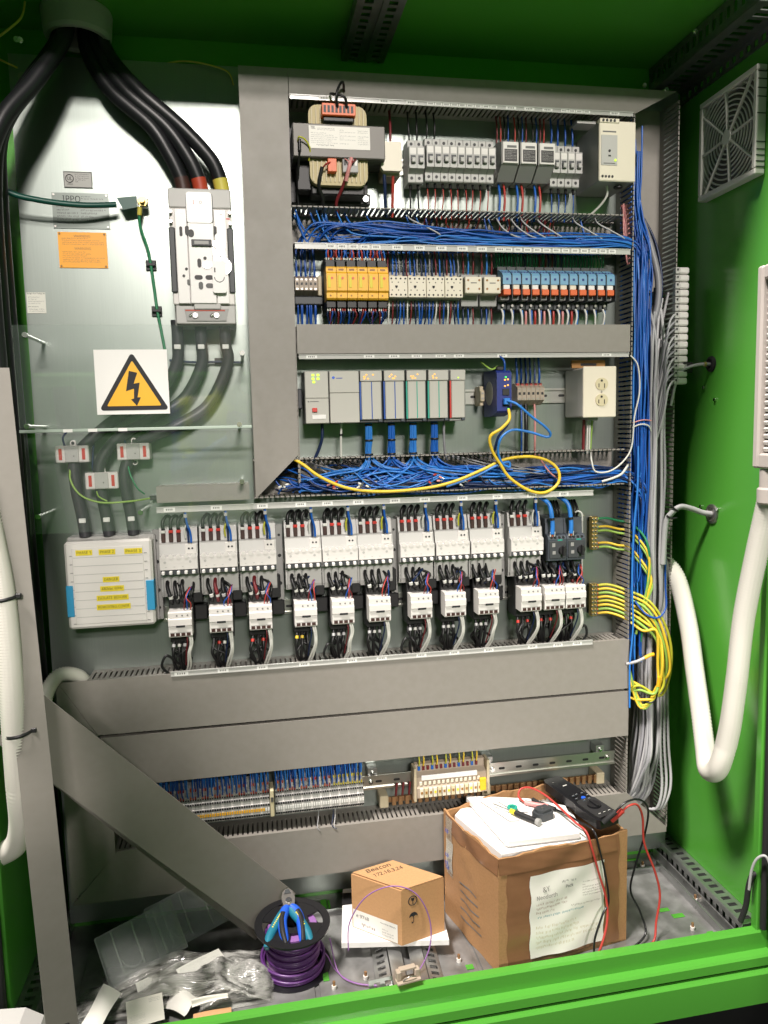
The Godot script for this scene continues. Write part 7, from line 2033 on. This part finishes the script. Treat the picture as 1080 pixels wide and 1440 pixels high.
	b = MB.new(); b.prism(PackedVector2Array([Vector2(-0.024, -0.010), Vector2(-0.012, -0.019), Vector2(0.016, -0.019), Vector2(0.026, -0.006), Vector2(0.022, 0.014), Vector2(-0.008, 0.018), Vector2(-0.024, 0.008)]), Transform3D(Basis(Vector3(1, 0, 0), Vector3(0, 0, -1), Vector3(0, 1, 0)), V(0, 0, 0)), 0.017)
	part(c, "body", b, M.dgrey)
	b = MB.new(); b.prism(PackedVector2Array([Vector2(-0.018, -0.007), Vector2(-0.010, -0.014), Vector2(0.013, -0.014), Vector2(0.020, -0.005), Vector2(0.017, 0.010), Vector2(-0.006, 0.013), Vector2(-0.018, 0.006)]), Transform3D(Basis(Vector3(1, 0, 0), Vector3(0, 0, -1), Vector3(0, 1, 0)), V(0, 0.0172, 0)), 0.006)
	part(c, "cap", b, M.dgrey)
	b = MB.new(); b.tube([V(-0.002, 0.0234, 0.002), V(-0.002, 0.0250, 0.002)], 0.003, 8); part(c, "rivet", b, M.steel)
	var sd := thing("screwdriver", "small screwdriver with black handle and green collar on the white panel", "screwdriver", V(0.290, 0.2795, 0.190))
	var p0 := V(0.243, 0.2820, 0.135)
	var p1 := V(0.272, 0.2820, 0.176)
	var p2 := V(0.318, 0.2820, 0.242)
	b = W(); b.tube([p0, p1], 0.0016, 8); part(sd, "blade", b, M.chrome)
	b = W(); b.tube([p1, p1.lerp(p2, 0.16)], 0.0055, 12); part(sd, "collar", b, M.label_yellow)
	b = W(); b.tube([p1.lerp(p2, 0.16), p1.lerp(p2, 0.2), p1.lerp(p2, 0.85), p2.lerp(p1, 0.12)], PackedFloat32Array([0.0055, 0.0066, 0.0066, 0.006]), 12); part(sd, "handle", b, M.black)
	b = W(); b.tube([p2.lerp(p1, 0.12), p2.lerp(p1, 0.02), p2], PackedFloat32Array([0.0075, 0.0085, 0.0075]), 12); part(sd, "end_cap", b, M.mgrey)
	var gr := thing("green_ring", "small green plastic ring beside the screwdriver", "ring", V(0.282, 0.2770, 0.160))
	b = MB.new(); b.lathe([Vector2(0.006, 0.0), Vector2(0.012, 0.0), Vector2(0.012, 0.006), Vector2(0.006, 0.006), Vector2(0.006, 0.0)], Transform3D(), 20); part(gr, "band", b, M.mint)

func small_carton() -> void:
	# white tray under the small box
	var t := thing("white_tray", "flat white metal tray under the small cardboard box", "tray", V(-0.02, 0.036, 0.13))
	var b := W()
	var pl := PackedVector2Array([Vector2(-0.138, -0.218), Vector2(0.098, -0.258), Vector2(0.122, -0.030), Vector2(-0.110, -0.020)])
	b.prism(pl, Transform3D(Basis(Vector3(1, 0, 0), Vector3(0, 0, -1), Vector3(0, 1, 0)), V(0, 0.030, 0)), 0.012)
	part(t, "sheet", b, M.enamel)
	b = W(); b.prism(PackedVector2Array([Vector2(-0.121, -0.085), Vector2(-0.095, -0.085), Vector2(-0.090, -0.040), Vector2(-0.114, -0.038)]), Transform3D(Basis(Vector3(1, 0, 0), Vector3(0, 0, -1), Vector3(0, 1, 0)), V(0, 0.0422, 0)), 0.0008)
	part(t, "painted_cutout", b, M.black)  # black sheet on the tray stands in for a dark opening
	b = W(); b.bar(-0.09, 0.08, 0.001, 0.029, 0.05, 0.19, 0.001); part(t, "support", b, M.lgrey)
	# the box
	var S := V(-0.008, 0.0425, 0.256)
	var o := thing("cardboard_box", "small closed tan cardboard box with handwriting on top", "box", S)
	var u := V(-0.098, 0, -0.088)     # along the label face, to the left and back
	var w := V(0.104, 0, -0.030)      # along the symbol face, to the right and back
	var h := 0.128
	var ud := u.normalized()
	var wd := w.normalized()
	var hu := V(0, h, 0)
	var box5 := func(a: Vector3, c: Vector3, e: Vector3, called: String, m: Material) -> void:
		var bb := MB.new()
		for q in [[Vector3.ZERO, a, c], [e, a, c], [Vector3.ZERO, a, e], [c, a, e], [Vector3.ZERO, c, e], [a, c, e]]:
			bb.quad(q[0], q[0] + q[1], q[0] + q[1] + q[2], q[0] + q[2])
			bb._fix(bb.v.size() - 4, (q[0] + (q[1] + q[2]) / 2) - (a + c + e) / 2)
		part(o, called, bb, m)
	box5.call(u, w, hu, "body", M.carton_new)
	b = MB.new()
	# top flaps with a slit along the right edge
	var top := [hu + V(0, 0.0004, 0), hu + u * 1.0 + V(0, 0.0004, 0), hu + u + w + V(0, 0.0004, 0), hu + w + V(0, 0.0004, 0)]
	var flap := MB.new()
	flap.quad(hu + w * 0.03 + V(0, 0.003, 0), hu + w * 0.985 + V(0, 0.003, 0), hu + w * 0.985 + u * 1.0 + V(0, 0.0032, 0), hu + w * 0.03 + u * 1.0 + V(0, 0.0032, 0)); flap._fix(flap.v.size() - 4, Vector3.UP)
	flap.quad(hu + w * 0.03 + V(0, 0.001, 0), hu + w * 0.985 + V(0, 0.001, 0), hu + w * 0.985 + V(0, 0.003, 0), hu + w * 0.03 + V(0, 0.003, 0)); flap._fix(flap.v.size() - 4, -u)
	part(o, "flap", flap, M.carton_new)
	var nL := wd.cross(Vector3.UP)      # outward of the symbol face
	nL = ud.cross(Vector3.UP).normalized()
	if nL.dot(w) > 0: nL = -nL
	var nR := wd.cross(Vector3.UP).normalized()
	if nR.dot(u) > 0: nR = -nR
	var fu := Basis(-ud, Vector3.UP, nL)
	var fw := Basis(wd, Vector3.UP, nR)
	b = MB.new()
	var p := func(t0: float, y: float) -> Vector3: return u * t0 + V(0, y, 0) + nL * 0.0008
	b.quad(p.call(0.98, 0.002), p.call(0.08, 0.002), p.call(0.08, 0.046), p.call(0.98, 0.046)); b._fix(b.v.size() - 4, nL)
	part(o, "shipping_label", b, M.p_box)
	words(o, "e 97s8", u * 0.78 + V(0, 0.033, 0) + nL * 0.0012, 0.008, M.ink_grey, fu, 0.034)
	# fragile and umbrella marks
	b = MB.new(); b.tube(ring_pts(w * 0.26 + V(0, 0.098, 0) + nR * 0.0004, 0.0105, 26, wd, Vector3.UP), 0.0010, 5); part(o, "fragile_mark", b, M.ink)
	var tr := Transform3D(fw, w * 0.26 + V(0, 0.098, 0) + nR * 0.0004)
	b = MB.new(); b.prism(PackedVector2Array([Vector2(-0.004, 0.006), Vector2(0.004, 0.006), Vector2(0.003, 0.0005), Vector2(0.0006, -0.0015), Vector2(0.0006, -0.006), Vector2(0.003, -0.007), Vector2(-0.003, -0.007), Vector2(-0.0006, -0.006), Vector2(-0.0006, -0.0015), Vector2(-0.003, 0.0005)]), tr, 0.0006); part(o, "fragile_mark", b, M.ink)
	tr.origin = w * 0.27 + V(0, 0.060, 0) + nR * 0.0004
	var um := PackedVector2Array()
	for k in 11: um.append(Vector2(0.0105 * cos(PI * k / 10), 0.0105 * sin(PI * k / 10)))
	um.append(Vector2(-0.005, 0.0025)); um.append(Vector2(0, 0.0)); um.append(Vector2(0.005, 0.0025))
	b = MB.new(); b.prism(um, tr, 0.0006)
	b.prism(PackedVector2Array([Vector2(-0.0007, 0.002), Vector2(0.0007, 0.002), Vector2(0.0007, -0.013), Vector2(-0.0007, -0.013)]), tr.translated_local(V(0, 0, 0.0007)), 0.0003)
	b.prism(PackedVector2Array([Vector2(-0.0007, -0.013), Vector2(-0.0007, -0.0145), Vector2(-0.005, -0.0145), Vector2(-0.005, -0.0105), Vector2(-0.0038, -0.0105), Vector2(-0.0038, -0.013)]), tr.translated_local(V(0, 0, 0.0007)), 0.0003)
	part(o, "umbrella_mark", b, M.ink)
	# handwriting on the lid
	var tb := Basis(w.normalized(), -(-u).normalized(), Vector3.UP)
	tb = Basis(wd, (u - wd * u.dot(wd)).normalized(), Vector3.UP)
	words(o, "Beacon", hu + u * 0.88 + w * 0.50 + V(0, 0.0036, 0), 0.013, M.ink, tb, 0.060)
	words(o, "172.16.3.24", hu + u * 0.68 + w * 0.50 + V(0, 0.0036, 0), 0.012, M.ink, tb, 0.072)
	# slotted angle brackets in front
	for k in 2:
		var br := thing("slotted_bracket", "%s slotted grey steel angle lying in front of the small box" % ["left", "right"][k], "bracket", V(-0.055 + k * 0.095, 0.004, 0.28), "slotted steel angles on the floor")
		b = W()
		var sx := 1.0 if k == 0 else -1.0
		var base := V([-0.078, 0.066][k], 0.005, 0.345)
		perf(b, base, V(0.06, 0, -1).normalized(), V(sx, 0.35, 0.06).normalized(), 0.20, 0.034, 0.019, 0.010, 0.008, 0.002)
		b.box(base + V(sx * 0.049 + 0.006, 0.0125, -0.10), V(0.030, 0.0018, 0.20), 0.0, Basis(Vector3.UP, -0.06) * Basis(Vector3(0, 0, 1), -0.15 * sx))
		part(br, "angle", b, M.galv)
	# purple wire loop leaning on the box
	var pw := thing("purple_wire", "thin purple wire looping round the small cardboard box", "wire", V(-0.03, 0.1, 0.29))
	wire(pw, [V(-0.163, 0.055, 0.215), V(-0.152, 0.010, 0.262), V(-0.120, 0.006, 0.300), V(-0.055, 0.006, 0.322), V(0.0, 0.015, 0.322), V(0.042, 0.060, 0.302), V(0.047, 0.120, 0.290), V(0.020, 0.178, 0.284), V(-0.030, 0.198, 0.276), V(-0.085, 0.170, 0.258), V(-0.122, 0.110, 0.250), V(-0.128, 0.055, 0.262)], 0.0014, M.violet, "strand", 9, 6)
	# beige rail clip on the sill
	var c := thing("rail_clip", "beige plastic rail clip sitting on the green sill", "clip", V(-0.018, 0.0455, 0.366), "", 0.15)
	b = MB.new(); b.box(V(0, 0.003, 0), V(0.052, 0.006, 0.020), 0.0015); b.box(V(-0.020, 0.016, -0.003), V(0.010, 0.020, 0.014), 0.002); b.box(V(0.020, 0.014, -0.003), V(0.012, 0.018, 0.014), 0.002); b.box(V(0, 0.025, -0.005), V(0.036, 0.006, 0.012), 0.0015); part(c, "body", b, M.tan)
	b = MB.new(); b.tube(curve([V(-0.014, 0.008, 0.008), V(0.0, 0.016, 0.010), V(0.014, 0.012, 0.008)], 5), 0.0014, 6); part(c, "spring", b, M.steel)
	var pc := thing("steel_offcut", "short piece of slotted steel strip beside the rail clip", "offcut", V(-0.07, 0.002, 0.335))
	b = W(); perf(b, V(-0.095, 0.006, 0.335), V(1, 0, -0.1).normalized(), V(0, 1, -0.5).normalized(), 0.052, 0.022, 0.024, 0.013, 0.006, 0.002); part(pc, "strip", b, M.galv)

func spool() -> void:
	var C := V(-0.246, 0.0005, 0.212)
	var o := thing("wire_spool", "black plastic spool wound with purple wire on the floor", "spool", C)
	o.rotation = V(0.05, 0, -0.02)
	var b := MB.new(); b.lathe([Vector2(0.020, 0.0), Vector2(0.0835, 0.0), Vector2(0.0835, 0.005), Vector2(0.02, 0.005), Vector2(0.020, 0.0)], Transform3D(), 40); part(o, "lower_flange", b, M.gloss)
	# upper flange: a rim, a hub ring and four wide arms with windows between
	b = MB.new()
	b.lathe([Vector2(0.066, 0.103), Vector2(0.0825, 0.103), Vector2(0.0825, 0.107), Vector2(0.066, 0.107), Vector2(0.066, 0.103)], Transform3D(), 40)
	b.lathe([Vector2(0.018, 0.103), Vector2(0.036, 0.103), Vector2(0.036, 0.107), Vector2(0.018, 0.107), Vector2(0.018, 0.103)], Transform3D(), 30)
	for k in 4:
		var a0 := 0.45 + k * PI / 2
		var pl := PackedVector2Array()
		for j in 7: pl.append(Vector2(cos(a0 + j * 0.155), sin(a0 + j * 0.155)) * 0.0655)
		for j in 7: pl.append(Vector2(cos(a0 + (6 - j) * 0.155), sin(a0 + (6 - j) * 0.155)) * 0.0365)
		b.prism(pl, Transform3D(Basis(Vector3(1, 0, 0), Vector3(0, 0, -1), Vector3(0, 1, 0)), V(0, 0.1032, 0)), 0.0036)
	part(o, "upper_flange", b, M.gloss)
	b = MB.new(); b.lathe([Vector2(0.017, 0.001), Vector2(0.024, 0.001), Vector2(0.024, 0.1025), Vector2(0.017, 0.1025), Vector2(0.017, 0.001)], Transform3D(), 24); part(o, "core", b, M.black)
	for k in 17:
		b = MB.new()
		var y := 0.0085 + k * 0.0054
		var r := 0.056 + 0.006 * sin(k * 1.9) * 0.4 + (0.010 if k < 5 else 0.0) - (0.002 if k > 14 else 0.0)
		b.tube(ring_pts(V(0.0012 * sin(k * 3.1), y, 0.001 * cos(k * 2.3)), r, 44, Vector3.RIGHT, Vector3.BACK), 0.0031, 7, false)
		part(o, "wire_turn", b, M.purple)
	b = MB.new(); b.lathe([Vector2(0.024, 0.006), Vector2(0.054, 0.006), Vector2(0.053, 0.100), Vector2(0.024, 0.100)], Transform3D(), 30); part(o, "winding", b, M.violet)
	# pliers lying over the top flange
	plier("pair of side cutters with blue and black handles on the spool", V(-0.247, 0.113, 0.215), 0.06, M.cobalt, M.black, 0.0, true)
	plier("pair of teal handled pliers with yellow print under the side cutters", V(-0.252, 0.1105, 0.218), -0.06, M.teal, M.teal, 0.30, false)
	var ch := thing("purple_wire", "free end of purple wire leaving the spool to the right", "wire", V(-0.17, 0.02, 0.2))
	wire(ch, [V(-0.190, 0.030, 0.205), V(-0.172, 0.024, 0.225), V(-0.160, 0.008, 0.245), V(-0.140, 0.004, 0.278), V(-0.110, 0.004, 0.302), V(-0.062, 0.005, 0.318)], 0.0014, M.violet, "strand", 7, 6)

func plier(label: String, at: Vector3, turn: float, grip: Material, back: Material, spread: float, cutters: bool) -> void:
	var o := thing("pliers", label, "pliers", at, "hand tools on the spool")
	# own axes: y points to the jaws; tipped so that the jaws rise to the back
	o.basis = Basis(Vector3.UP, turn) * Basis(Vector3.RIGHT, -PI / 2 + 0.28)
	var b := MB.new()
	if cutters:
		b.prism(PackedVector2Array([Vector2(-0.012, 0.030), Vector2(0.012, 0.030), Vector2(0.015, 0.050), Vector2(0.011, 0.066), Vector2(0.004, 0.074), Vector2(-0.004, 0.074), Vector2(-0.011, 0.066), Vector2(-0.015, 0.050)]), Transform3D(Basis(), V(0, 0, -0.004)), 0.012)
		part(o, "jaws", b, M.steel)
		b = MB.new(); b.tube([V(0, 0.042, 0.008), V(0, 0.042, 0.0105)], 0.007, 14); part(o, "pivot", b, M.chrome)
		b = MB.new(); b.prism(PackedVector2Array([Vector2(-0.0075, 0.060), Vector2(0.0075, 0.060), Vector2(0.004, 0.071), Vector2(-0.004, 0.071)]), Transform3D(Basis(), V(0, 0, 0.0082)), 0.0015); part(o, "cutting_edge", b, M.dgrey)
	for s in [-1.0, 1.0]:
		var path := curve([V(s * 0.004, 0.032, 0.002), V(s * 0.012, 0.018, 0.002), V(s * (0.019 + spread * 0.02), -0.004, 0.003), V(s * (0.020 + spread * 0.065), -0.035, 0.004), V(s * (0.017 + spread * 0.10), -0.062, 0.002)], 7)
		var rad := PackedFloat32Array()
		for k in path.size():
			var t := float(k) / (path.size() - 1)
			rad.append(0.0058 + 0.0058 * sin(PI * clampf(t * 1.05, 0.0, 1.0)) + 0.0012 * sin(t * 9.0))
		b = MB.new(); b.tube(path, rad, 12); part(o, "handle", b, grip)
		if cutters:
			var inner := []
			var r2 := PackedFloat32Array()
			for k in range(9, path.size()):
				inner.append(path[k] + V(s * 0.0010 - 0.0, -0.001, 0.0036))
				r2.append(rad[k] * 0.72)
			b = MB.new(); b.tube(inner, r2, 10); part(o, "grip_inlay", b, back)
		else:
			b = MB.new()
			for k in 9:
				var q: Vector3 = path[10 + k]
				b.box(q + V(0, 0, rad[10 + k] * 0.96), V(0.003, 0.0022, 0.0016), 0.0, Basis(Vector3(0, 0, 1), 0.3 * s))
			part(o, "print", b, M.label_yellow)

func crumple(sd: int, w: float, d: float, n: int, amp: float, base: float) -> Array:
	var f := FastNoiseLite.new()
	f.seed = sd
	f.frequency = 9.0
	f.noise_type = FastNoiseLite.TYPE_CELLULAR
	f.cellular_return_type = FastNoiseLite.RETURN_DISTANCE2_SUB
	f.fractal_octaves = 2
	var g := FastNoiseLite.new()
	g.seed = sd + 7
	g.frequency = 5.0
	var out := []
	for i in n:
		for j in n:
			var u := float(j) / (n - 1) - 0.5
			var v := float(i) / (n - 1) - 0.5
			var x := u * w
			var z := v * d
			var dome := clampf(1.0 - 1.9 * (u * u + v * v) * 1.6, 0.0, 1.0)
			out.append(V(x + g.get_noise_2d(z * 2.0, x) * 0.02, maxf(0.002, base * dome + amp * dome * (f.get_noise_2d(x, z) + 0.6 * g.get_noise_2d(x * 2.0, z * 2.0))), z + g.get_noise_2d(x * 2.0, z + 3.0) * 0.02))
	return out

func scraps() -> void:
	# plastic bags
	var o := thing("plastic_bag", "crumpled clear plastic bag lying over papers in the front left corner", "bag", V(-0.475, 0.0, 0.240))
	var b := MB.new(); b.grid(crumple(5, 0.36, 0.20, 72, 0.046, 0.088), 64, 64); part(o, "film", b, M.film)
	o = thing("plastic_bag", "smaller crumpled clear bag pushed against the purple spool", "bag", V(-0.365, 0.0, 0.262))
	b = MB.new(); b.grid(crumple(9, 0.16, 0.15, 52, 0.050, 0.082), 48, 48); part(o, "film", b, M.film)
	o = thing("plastic_bag", "flat crumpled plastic sleeve at the foot of the upright duct cover", "bag", V(-0.61, 0.0, 0.27))
	b = MB.new(); b.grid(crumple(21, 0.17, 0.15, 48, 0.036, 0.056), 40, 40); part(o, "film", b, M.film)
	# clear moulded covers
	for k in 2:
		var c := thing("clear_cover", ["ribbed clear plastic cover standing on edge at the left", "second clear plastic cover lying behind the ribbed one"][k], "cover", [V(-0.570, 0.078, 0.180), V(-0.475, 0.090, 0.115)][k])
		c.rotation = [V(-0.62, 0.30, 0.20), V(-0.55, 0.20, 0.24)][k]
		b = MB.new(); b.box(V(0, 0, 0), V(0.165, 0.105, 0.0016)); b.box(V(0, 0.053, 0.012), V(0.165, 0.0016, 0.026)); b.box(V(-0.083, 0, 0.012), V(0.0016, 0.104, 0.026)); b.box(V(0.083, 0, 0.012), V(0.0016, 0.104, 0.026)); part(c, "shell", b, M.clear)
		for x in [-0.048, -0.004, 0.044]:
			b = MB.new(); b.tube(curve([V(x, 0.050, 0.004), V(x - 0.001, 0.02, 0.005), V(x, -0.034, 0.005), V(x + 0.002, -0.040, 0.001)], 4), 0.0022, 8); part(c, "rib", b, M.clear)
		b = MB.new()
		var arc := []
		for j in 13: arc.append(V(-0.022 + 0.022 * cos(PI + PI * j / 12), -0.010 + 0.024 * sin(PI + PI * j / 12), 0.002))
		b.tube(arc, 0.0014, 6); part(c, "rib", b, M.clear)
	# paper cards and label sheets, each a little curled
	var cards := [
		[V(-0.545, 0.034, 0.325), Vector2(0.070, 0.050), V(-0.95, 0.14, 0.05), M.p_card, 0.003, "cream card with a printed square standing near the sill"],
		[V(-0.635, 0.034, 0.305), Vector2(0.040, 0.085), V(-1.0, -0.10, -0.42), M.paper, 0.006, "narrow folded cream card leaning at the far left by the sill"],
		[V(-0.515, 0.040, 0.262), Vector2(0.105, 0.046), V(-1.25, 0.25, 0.12), M.p_leaf, 0.006, "long pale curled sheet under the plastic bag"],
		[V(-0.435, 0.044, 0.245), Vector2(0.100, 0.058), V(-1.15, 0.42, 0.10), M.p_leaf, 0.004, "pale printed leaflet at the right of the plastic bag"],
		[V(-0.420, 0.030, 0.315), Vector2(0.072, 0.013), V(-1.1, 0.06, 0.06), M.p_card, 0.006, "thin curled label strip in the plastic bag by the sill"],
		[V(-0.480, 0.022, 0.300), Vector2(0.060, 0.050), V(-1.35, -0.6, 0.0), M.paper, 0.010, "torn pale square of paper lying beside the cream card"],
		[V(-0.415, 0.010, 0.330), Vector2(0.075, 0.016), V(-1.5, 0.1, 0.0), M.carton_new, 0.002, "small tan scrap of card on the floor by the sill"]]
	for q in cards:
		var c := thing("paper_card", q[5], "card", q[0], "papers in the left corner")
		c.rotation = q[2]
		var pts := []
		var back := []
		for i in 9:
			for jj in 9:
				var u := jj / 8.0 - 0.5
				var v := 0.5 - i / 8.0
				var p := V(u * q[1].x, v * q[1].y, q[4] * (cos(u * 3.0 + v) + 0.4 * sin(v * 7.0 + u * 2.0)))
				pts.append(p)
		b = MB.new(); b.grid(pts, 9, 9)
		if b.n[0].z < 0:
			for k in b.n.size(): b.n[k] = -b.n[k]
			b.ix.reverse()
		part(c, "sheet", b, q[3])
	# things at the lower left edge
	var w := thing("wire_plug", "black plug with red and white wires at the lower left corner", "plug", V(-0.655, 0.10, 0.47))
	b = MB.new(); b.box(V(0, 0.0, 0), V(0.05, 0.045, 0.04), 0.003); b.box(V(-0.012, 0.03, 0), V(0.03, 0.02, 0.03), 0.002); part(w, "body", b, M.black)
	for k in 3: wire(w, [V(-0.650, 0.115, 0.492), V(-0.640, 0.122, 0.500), V(-0.628, 0.112, 0.500), V(-0.625 + k * 0.003, 0.085, 0.492), V(-0.63, 0.06, 0.485)], 0.0022, [M.w_white, M.w_red, M.w_red][k], "wire", 6)
	var e := thing("cream_housing", "rounded cream plastic housing at the very lower left corner", "housing", V(-0.715, 0.095, 0.45))
	b = MB.new(); b.prism(PackedVector2Array([Vector2(-0.08, -0.10), Vector2(0.028, -0.10), Vector2(0.028, 0.0), Vector2(0.010, 0.035), Vector2(-0.02, 0.055), Vector2(-0.08, 0.06)]), Transform3D(Basis(), V(0, 0, -0.03)), 0.05); part(e, "shell", b, M.lgrey)

# ------------------------------------------------------------------ person beside the camera, mirrored in the clear shields
func field(p: Vector3, bones: Array, k: float) -> float:
	var d := 9.0
	for q in bones:
		var a: Vector3 = q[0]
		var ab: Vector3 = q[1] - a
		var t := clampf((p - a).dot(ab) / ab.length_squared(), 0.0, 1.0)
		var e: float = p.distance_to(a + ab * t) - lerpf(q[2], q[3], t)
		var h := clampf(0.5 + 0.5 * (d - e) / k, 0.0, 1.0)
		d = lerpf(d, e, h) - k * h * (1.0 - h)
	return d

# surface nets over the bones; colours come from paint(point)
func nets(st: SurfaceTool, bones: Array, k: float, cell: float, paint: Callable) -> void:
	var lo := Vector3(9, 9, 9)
	var hi := -lo
	for q in bones:
		for e in 2:
			var r: float = q[2 + e] + cell * 2
			lo = lo.min(q[e] - Vector3(r, r, r)); hi = hi.max(q[e] + Vector3(r, r, r))
	var n := Vector3i(((hi - lo) / cell).ceil()) + Vector3i(1, 1, 1)
	var f := PackedFloat32Array()
	f.resize(n.x * n.y * n.z)
	for z in n.z:
		for y in n.y:
			for x in n.x: f[(z * n.y + y) * n.x + x] = field(lo + Vector3(x, y, z) * cell, bones, k)
	var id := {}
	var pts: Array[Vector3] = []
	for z in n.z - 1:
		for y in n.y - 1:
			for x in n.x - 1:
				var s := Vector3.ZERO
				var c := 0
				for e in [[0, 1], [2, 3], [4, 5], [6, 7], [0, 2], [1, 3], [4, 6], [5, 7], [0, 4], [1, 5], [2, 6], [3, 7]]:
					var a := Vector3i(e[0] & 1, (e[0] >> 1) & 1, e[0] >> 2)
					var b := Vector3i(e[1] & 1, (e[1] >> 1) & 1, e[1] >> 2)
					var fa := f[((z + a.z) * n.y + y + a.y) * n.x + x + a.x]
					var fb := f[((z + b.z) * n.y + y + b.y) * n.x + x + b.x]
					if (fa < 0) != (fb < 0):
						s += Vector3(a).lerp(Vector3(b), fa / (fa - fb)); c += 1
				if c:
					id[(z * n.y + y) * n.x + x] = pts.size()
					pts.append(lo + (Vector3(x, y, z) + s / c) * cell)
	var put := func(i: int) -> void:
		var p := pts[i]
		var e := cell * 0.5
		st.set_normal(Vector3(field(p + Vector3(e, 0, 0), bones, k) - field(p - Vector3(e, 0, 0), bones, k), field(p + Vector3(0, e, 0), bones, k) - field(p - Vector3(0, e, 0), bones, k), field(p + Vector3(0, 0, e), bones, k) - field(p - Vector3(0, 0, e), bones, k)).normalized())
		st.set_color(paint.call(p))
		st.add_vertex(p)
	var step := [1, n.x, n.x * n.y]
	for z in range(1, n.z - 1):
		for y in range(1, n.y - 1):
			for x in range(1, n.x - 1):
				var i := (z * n.y + y) * n.x + x
				for ax in 3:
					var fa := f[i]
					var fb: float = f[i + step[ax]]
					if (fa < 0) == (fb < 0): continue
					var u: int = step[(ax + 1) % 3]
					var w: int = step[(ax + 2) % 3]
					var q := [id.get(i - u - w, -1), id.get(i - w, -1), id.get(i, -1), id.get(i - u, -1)]
					if q.has(-1): continue
					if fa < 0: q.reverse()
					for t in [0, 1, 2, 0, 2, 3]: put.call(q[t])

func person() -> void:
	var o := thing("person", "person in a yellow vest and blue sleeves, mirrored in the clear shield", "person", V(-0.37, -0.22, 2.08))
	o.scale = V(1.07, 1.07, 1.07)
	var bones := [
		[V(-0.12, 1.32, 0), V(0.12, 1.32, 0), 0.105, 0.105], [V(-0.11, 1.14, 0), V(0.11, 1.14, 0), 0.105, 0.105], [V(-0.09, 0.95, 0), V(0.09, 0.95, 0), 0.11, 0.11],
		[V(-0.17, 1.40, 0.0), V(0.17, 1.40, 0.0), 0.06, 0.06], [V(0, 1.40, 0), V(0, 1.54, -0.02), 0.058, 0.05],
		[V(0, 1.60, -0.03), V(0, 1.655, -0.015), 0.078, 0.092], [V(0, 1.565, -0.07), V(0, 1.60, -0.06), 0.040, 0.05],
		[V(0.19, 1.39, 0), V(0.25, 1.16, -0.08), 0.055, 0.045], [V(0.25, 1.16, -0.08), V(0.14, 1.32, -0.25), 0.044, 0.032],
		[V(-0.19, 1.39, 0), V(-0.20, 1.14, -0.10), 0.055, 0.045], [V(-0.20, 1.14, -0.10), V(0.02, 1.28, -0.25), 0.044, 0.032],
		[V(0.095, 0.90, 0), V(0.105, 0.48, -0.02), 0.088, 0.060], [V(0.105, 0.48, -0.02), V(0.11, 0.10, 0.01), 0.058, 0.042], [V(0.11, 0.05, 0.02), V(0.13, 0.04, -0.16), 0.045, 0.036],
		[V(-0.095, 0.90, 0), V(-0.105, 0.48, -0.02), 0.088, 0.060], [V(-0.105, 0.48, -0.02), V(-0.11, 0.10, 0.01), 0.058, 0.042], [V(-0.11, 0.05, 0.02), V(-0.13, 0.04, -0.16), 0.045, 0.036]]
	var st := SurfaceTool.new()
	st.begin(Mesh.PRIMITIVE_TRIANGLES)
	nets(st, bones, 0.045, 0.03, func(p: Vector3) -> Color:
		if p.y > 1.50: return Color(0.05, 0.035, 0.025) if p.y > 1.68 or p.z > 0.02 else Color(0.44, 0.27, 0.19)
		if p.y < 0.09: return Color(0.02, 0.02, 0.02)
		if p.y < 0.92: return Color(0.025, 0.03, 0.05)
		if absf(p.x) < 0.20 and p.z > -0.14: return Color(0.55, 0.55, 0.52) if absf(p.y - 1.05) < 0.025 or absf(absf(p.x) - 0.12) < 0.022 else Color(0.60, 0.72, 0.03)
		return Color(0.10, 0.16, 0.34))
	for h in [[V(0.14, 1.32, -0.25), V(0.13, 1.375, -0.285)], [V(0.02, 1.28, -0.25), V(0.03, 1.34, -0.285)]]:
		var a: Vector3 = h[0]
		var b: Vector3 = h[1]
		var d := (b - a).normalized()
		var s := d.cross(V(0, 0, 1)).normalized()
		var hb := [[a, a.lerp(b, 0.4), 0.030, 0.032], [a.lerp(b, 0.4), b, 0.034, 0.034]]
		for k in 4:
			var r0 := b + s * (k - 1.5) * 0.020
			var tip := r0 + d * (0.050 - absf(k - 1.4) * 0.006) + V(0, 0, -0.006)
			hb.append([r0, r0.lerp(tip, 0.6), 0.010, 0.009]); hb.append([r0.lerp(tip, 0.6), tip + V(0, 0, -0.012), 0.009, 0.008])
		hb.append([a.lerp(b, 0.5), a.lerp(b, 0.7) + s * 0.055, 0.013, 0.011]); hb.append([a.lerp(b, 0.7) + s * 0.055, b + s * 0.062, 0.011, 0.009])
		nets(st, hb, 0.010, 0.008, func(_p: Vector3) -> Color: return Color(0.44, 0.27, 0.19))
	var m := mat(Color.WHITE, 0.75, 0.0, {"vertex_color_use_as_albedo": true})
	hang(o, "body", st.commit(), m)
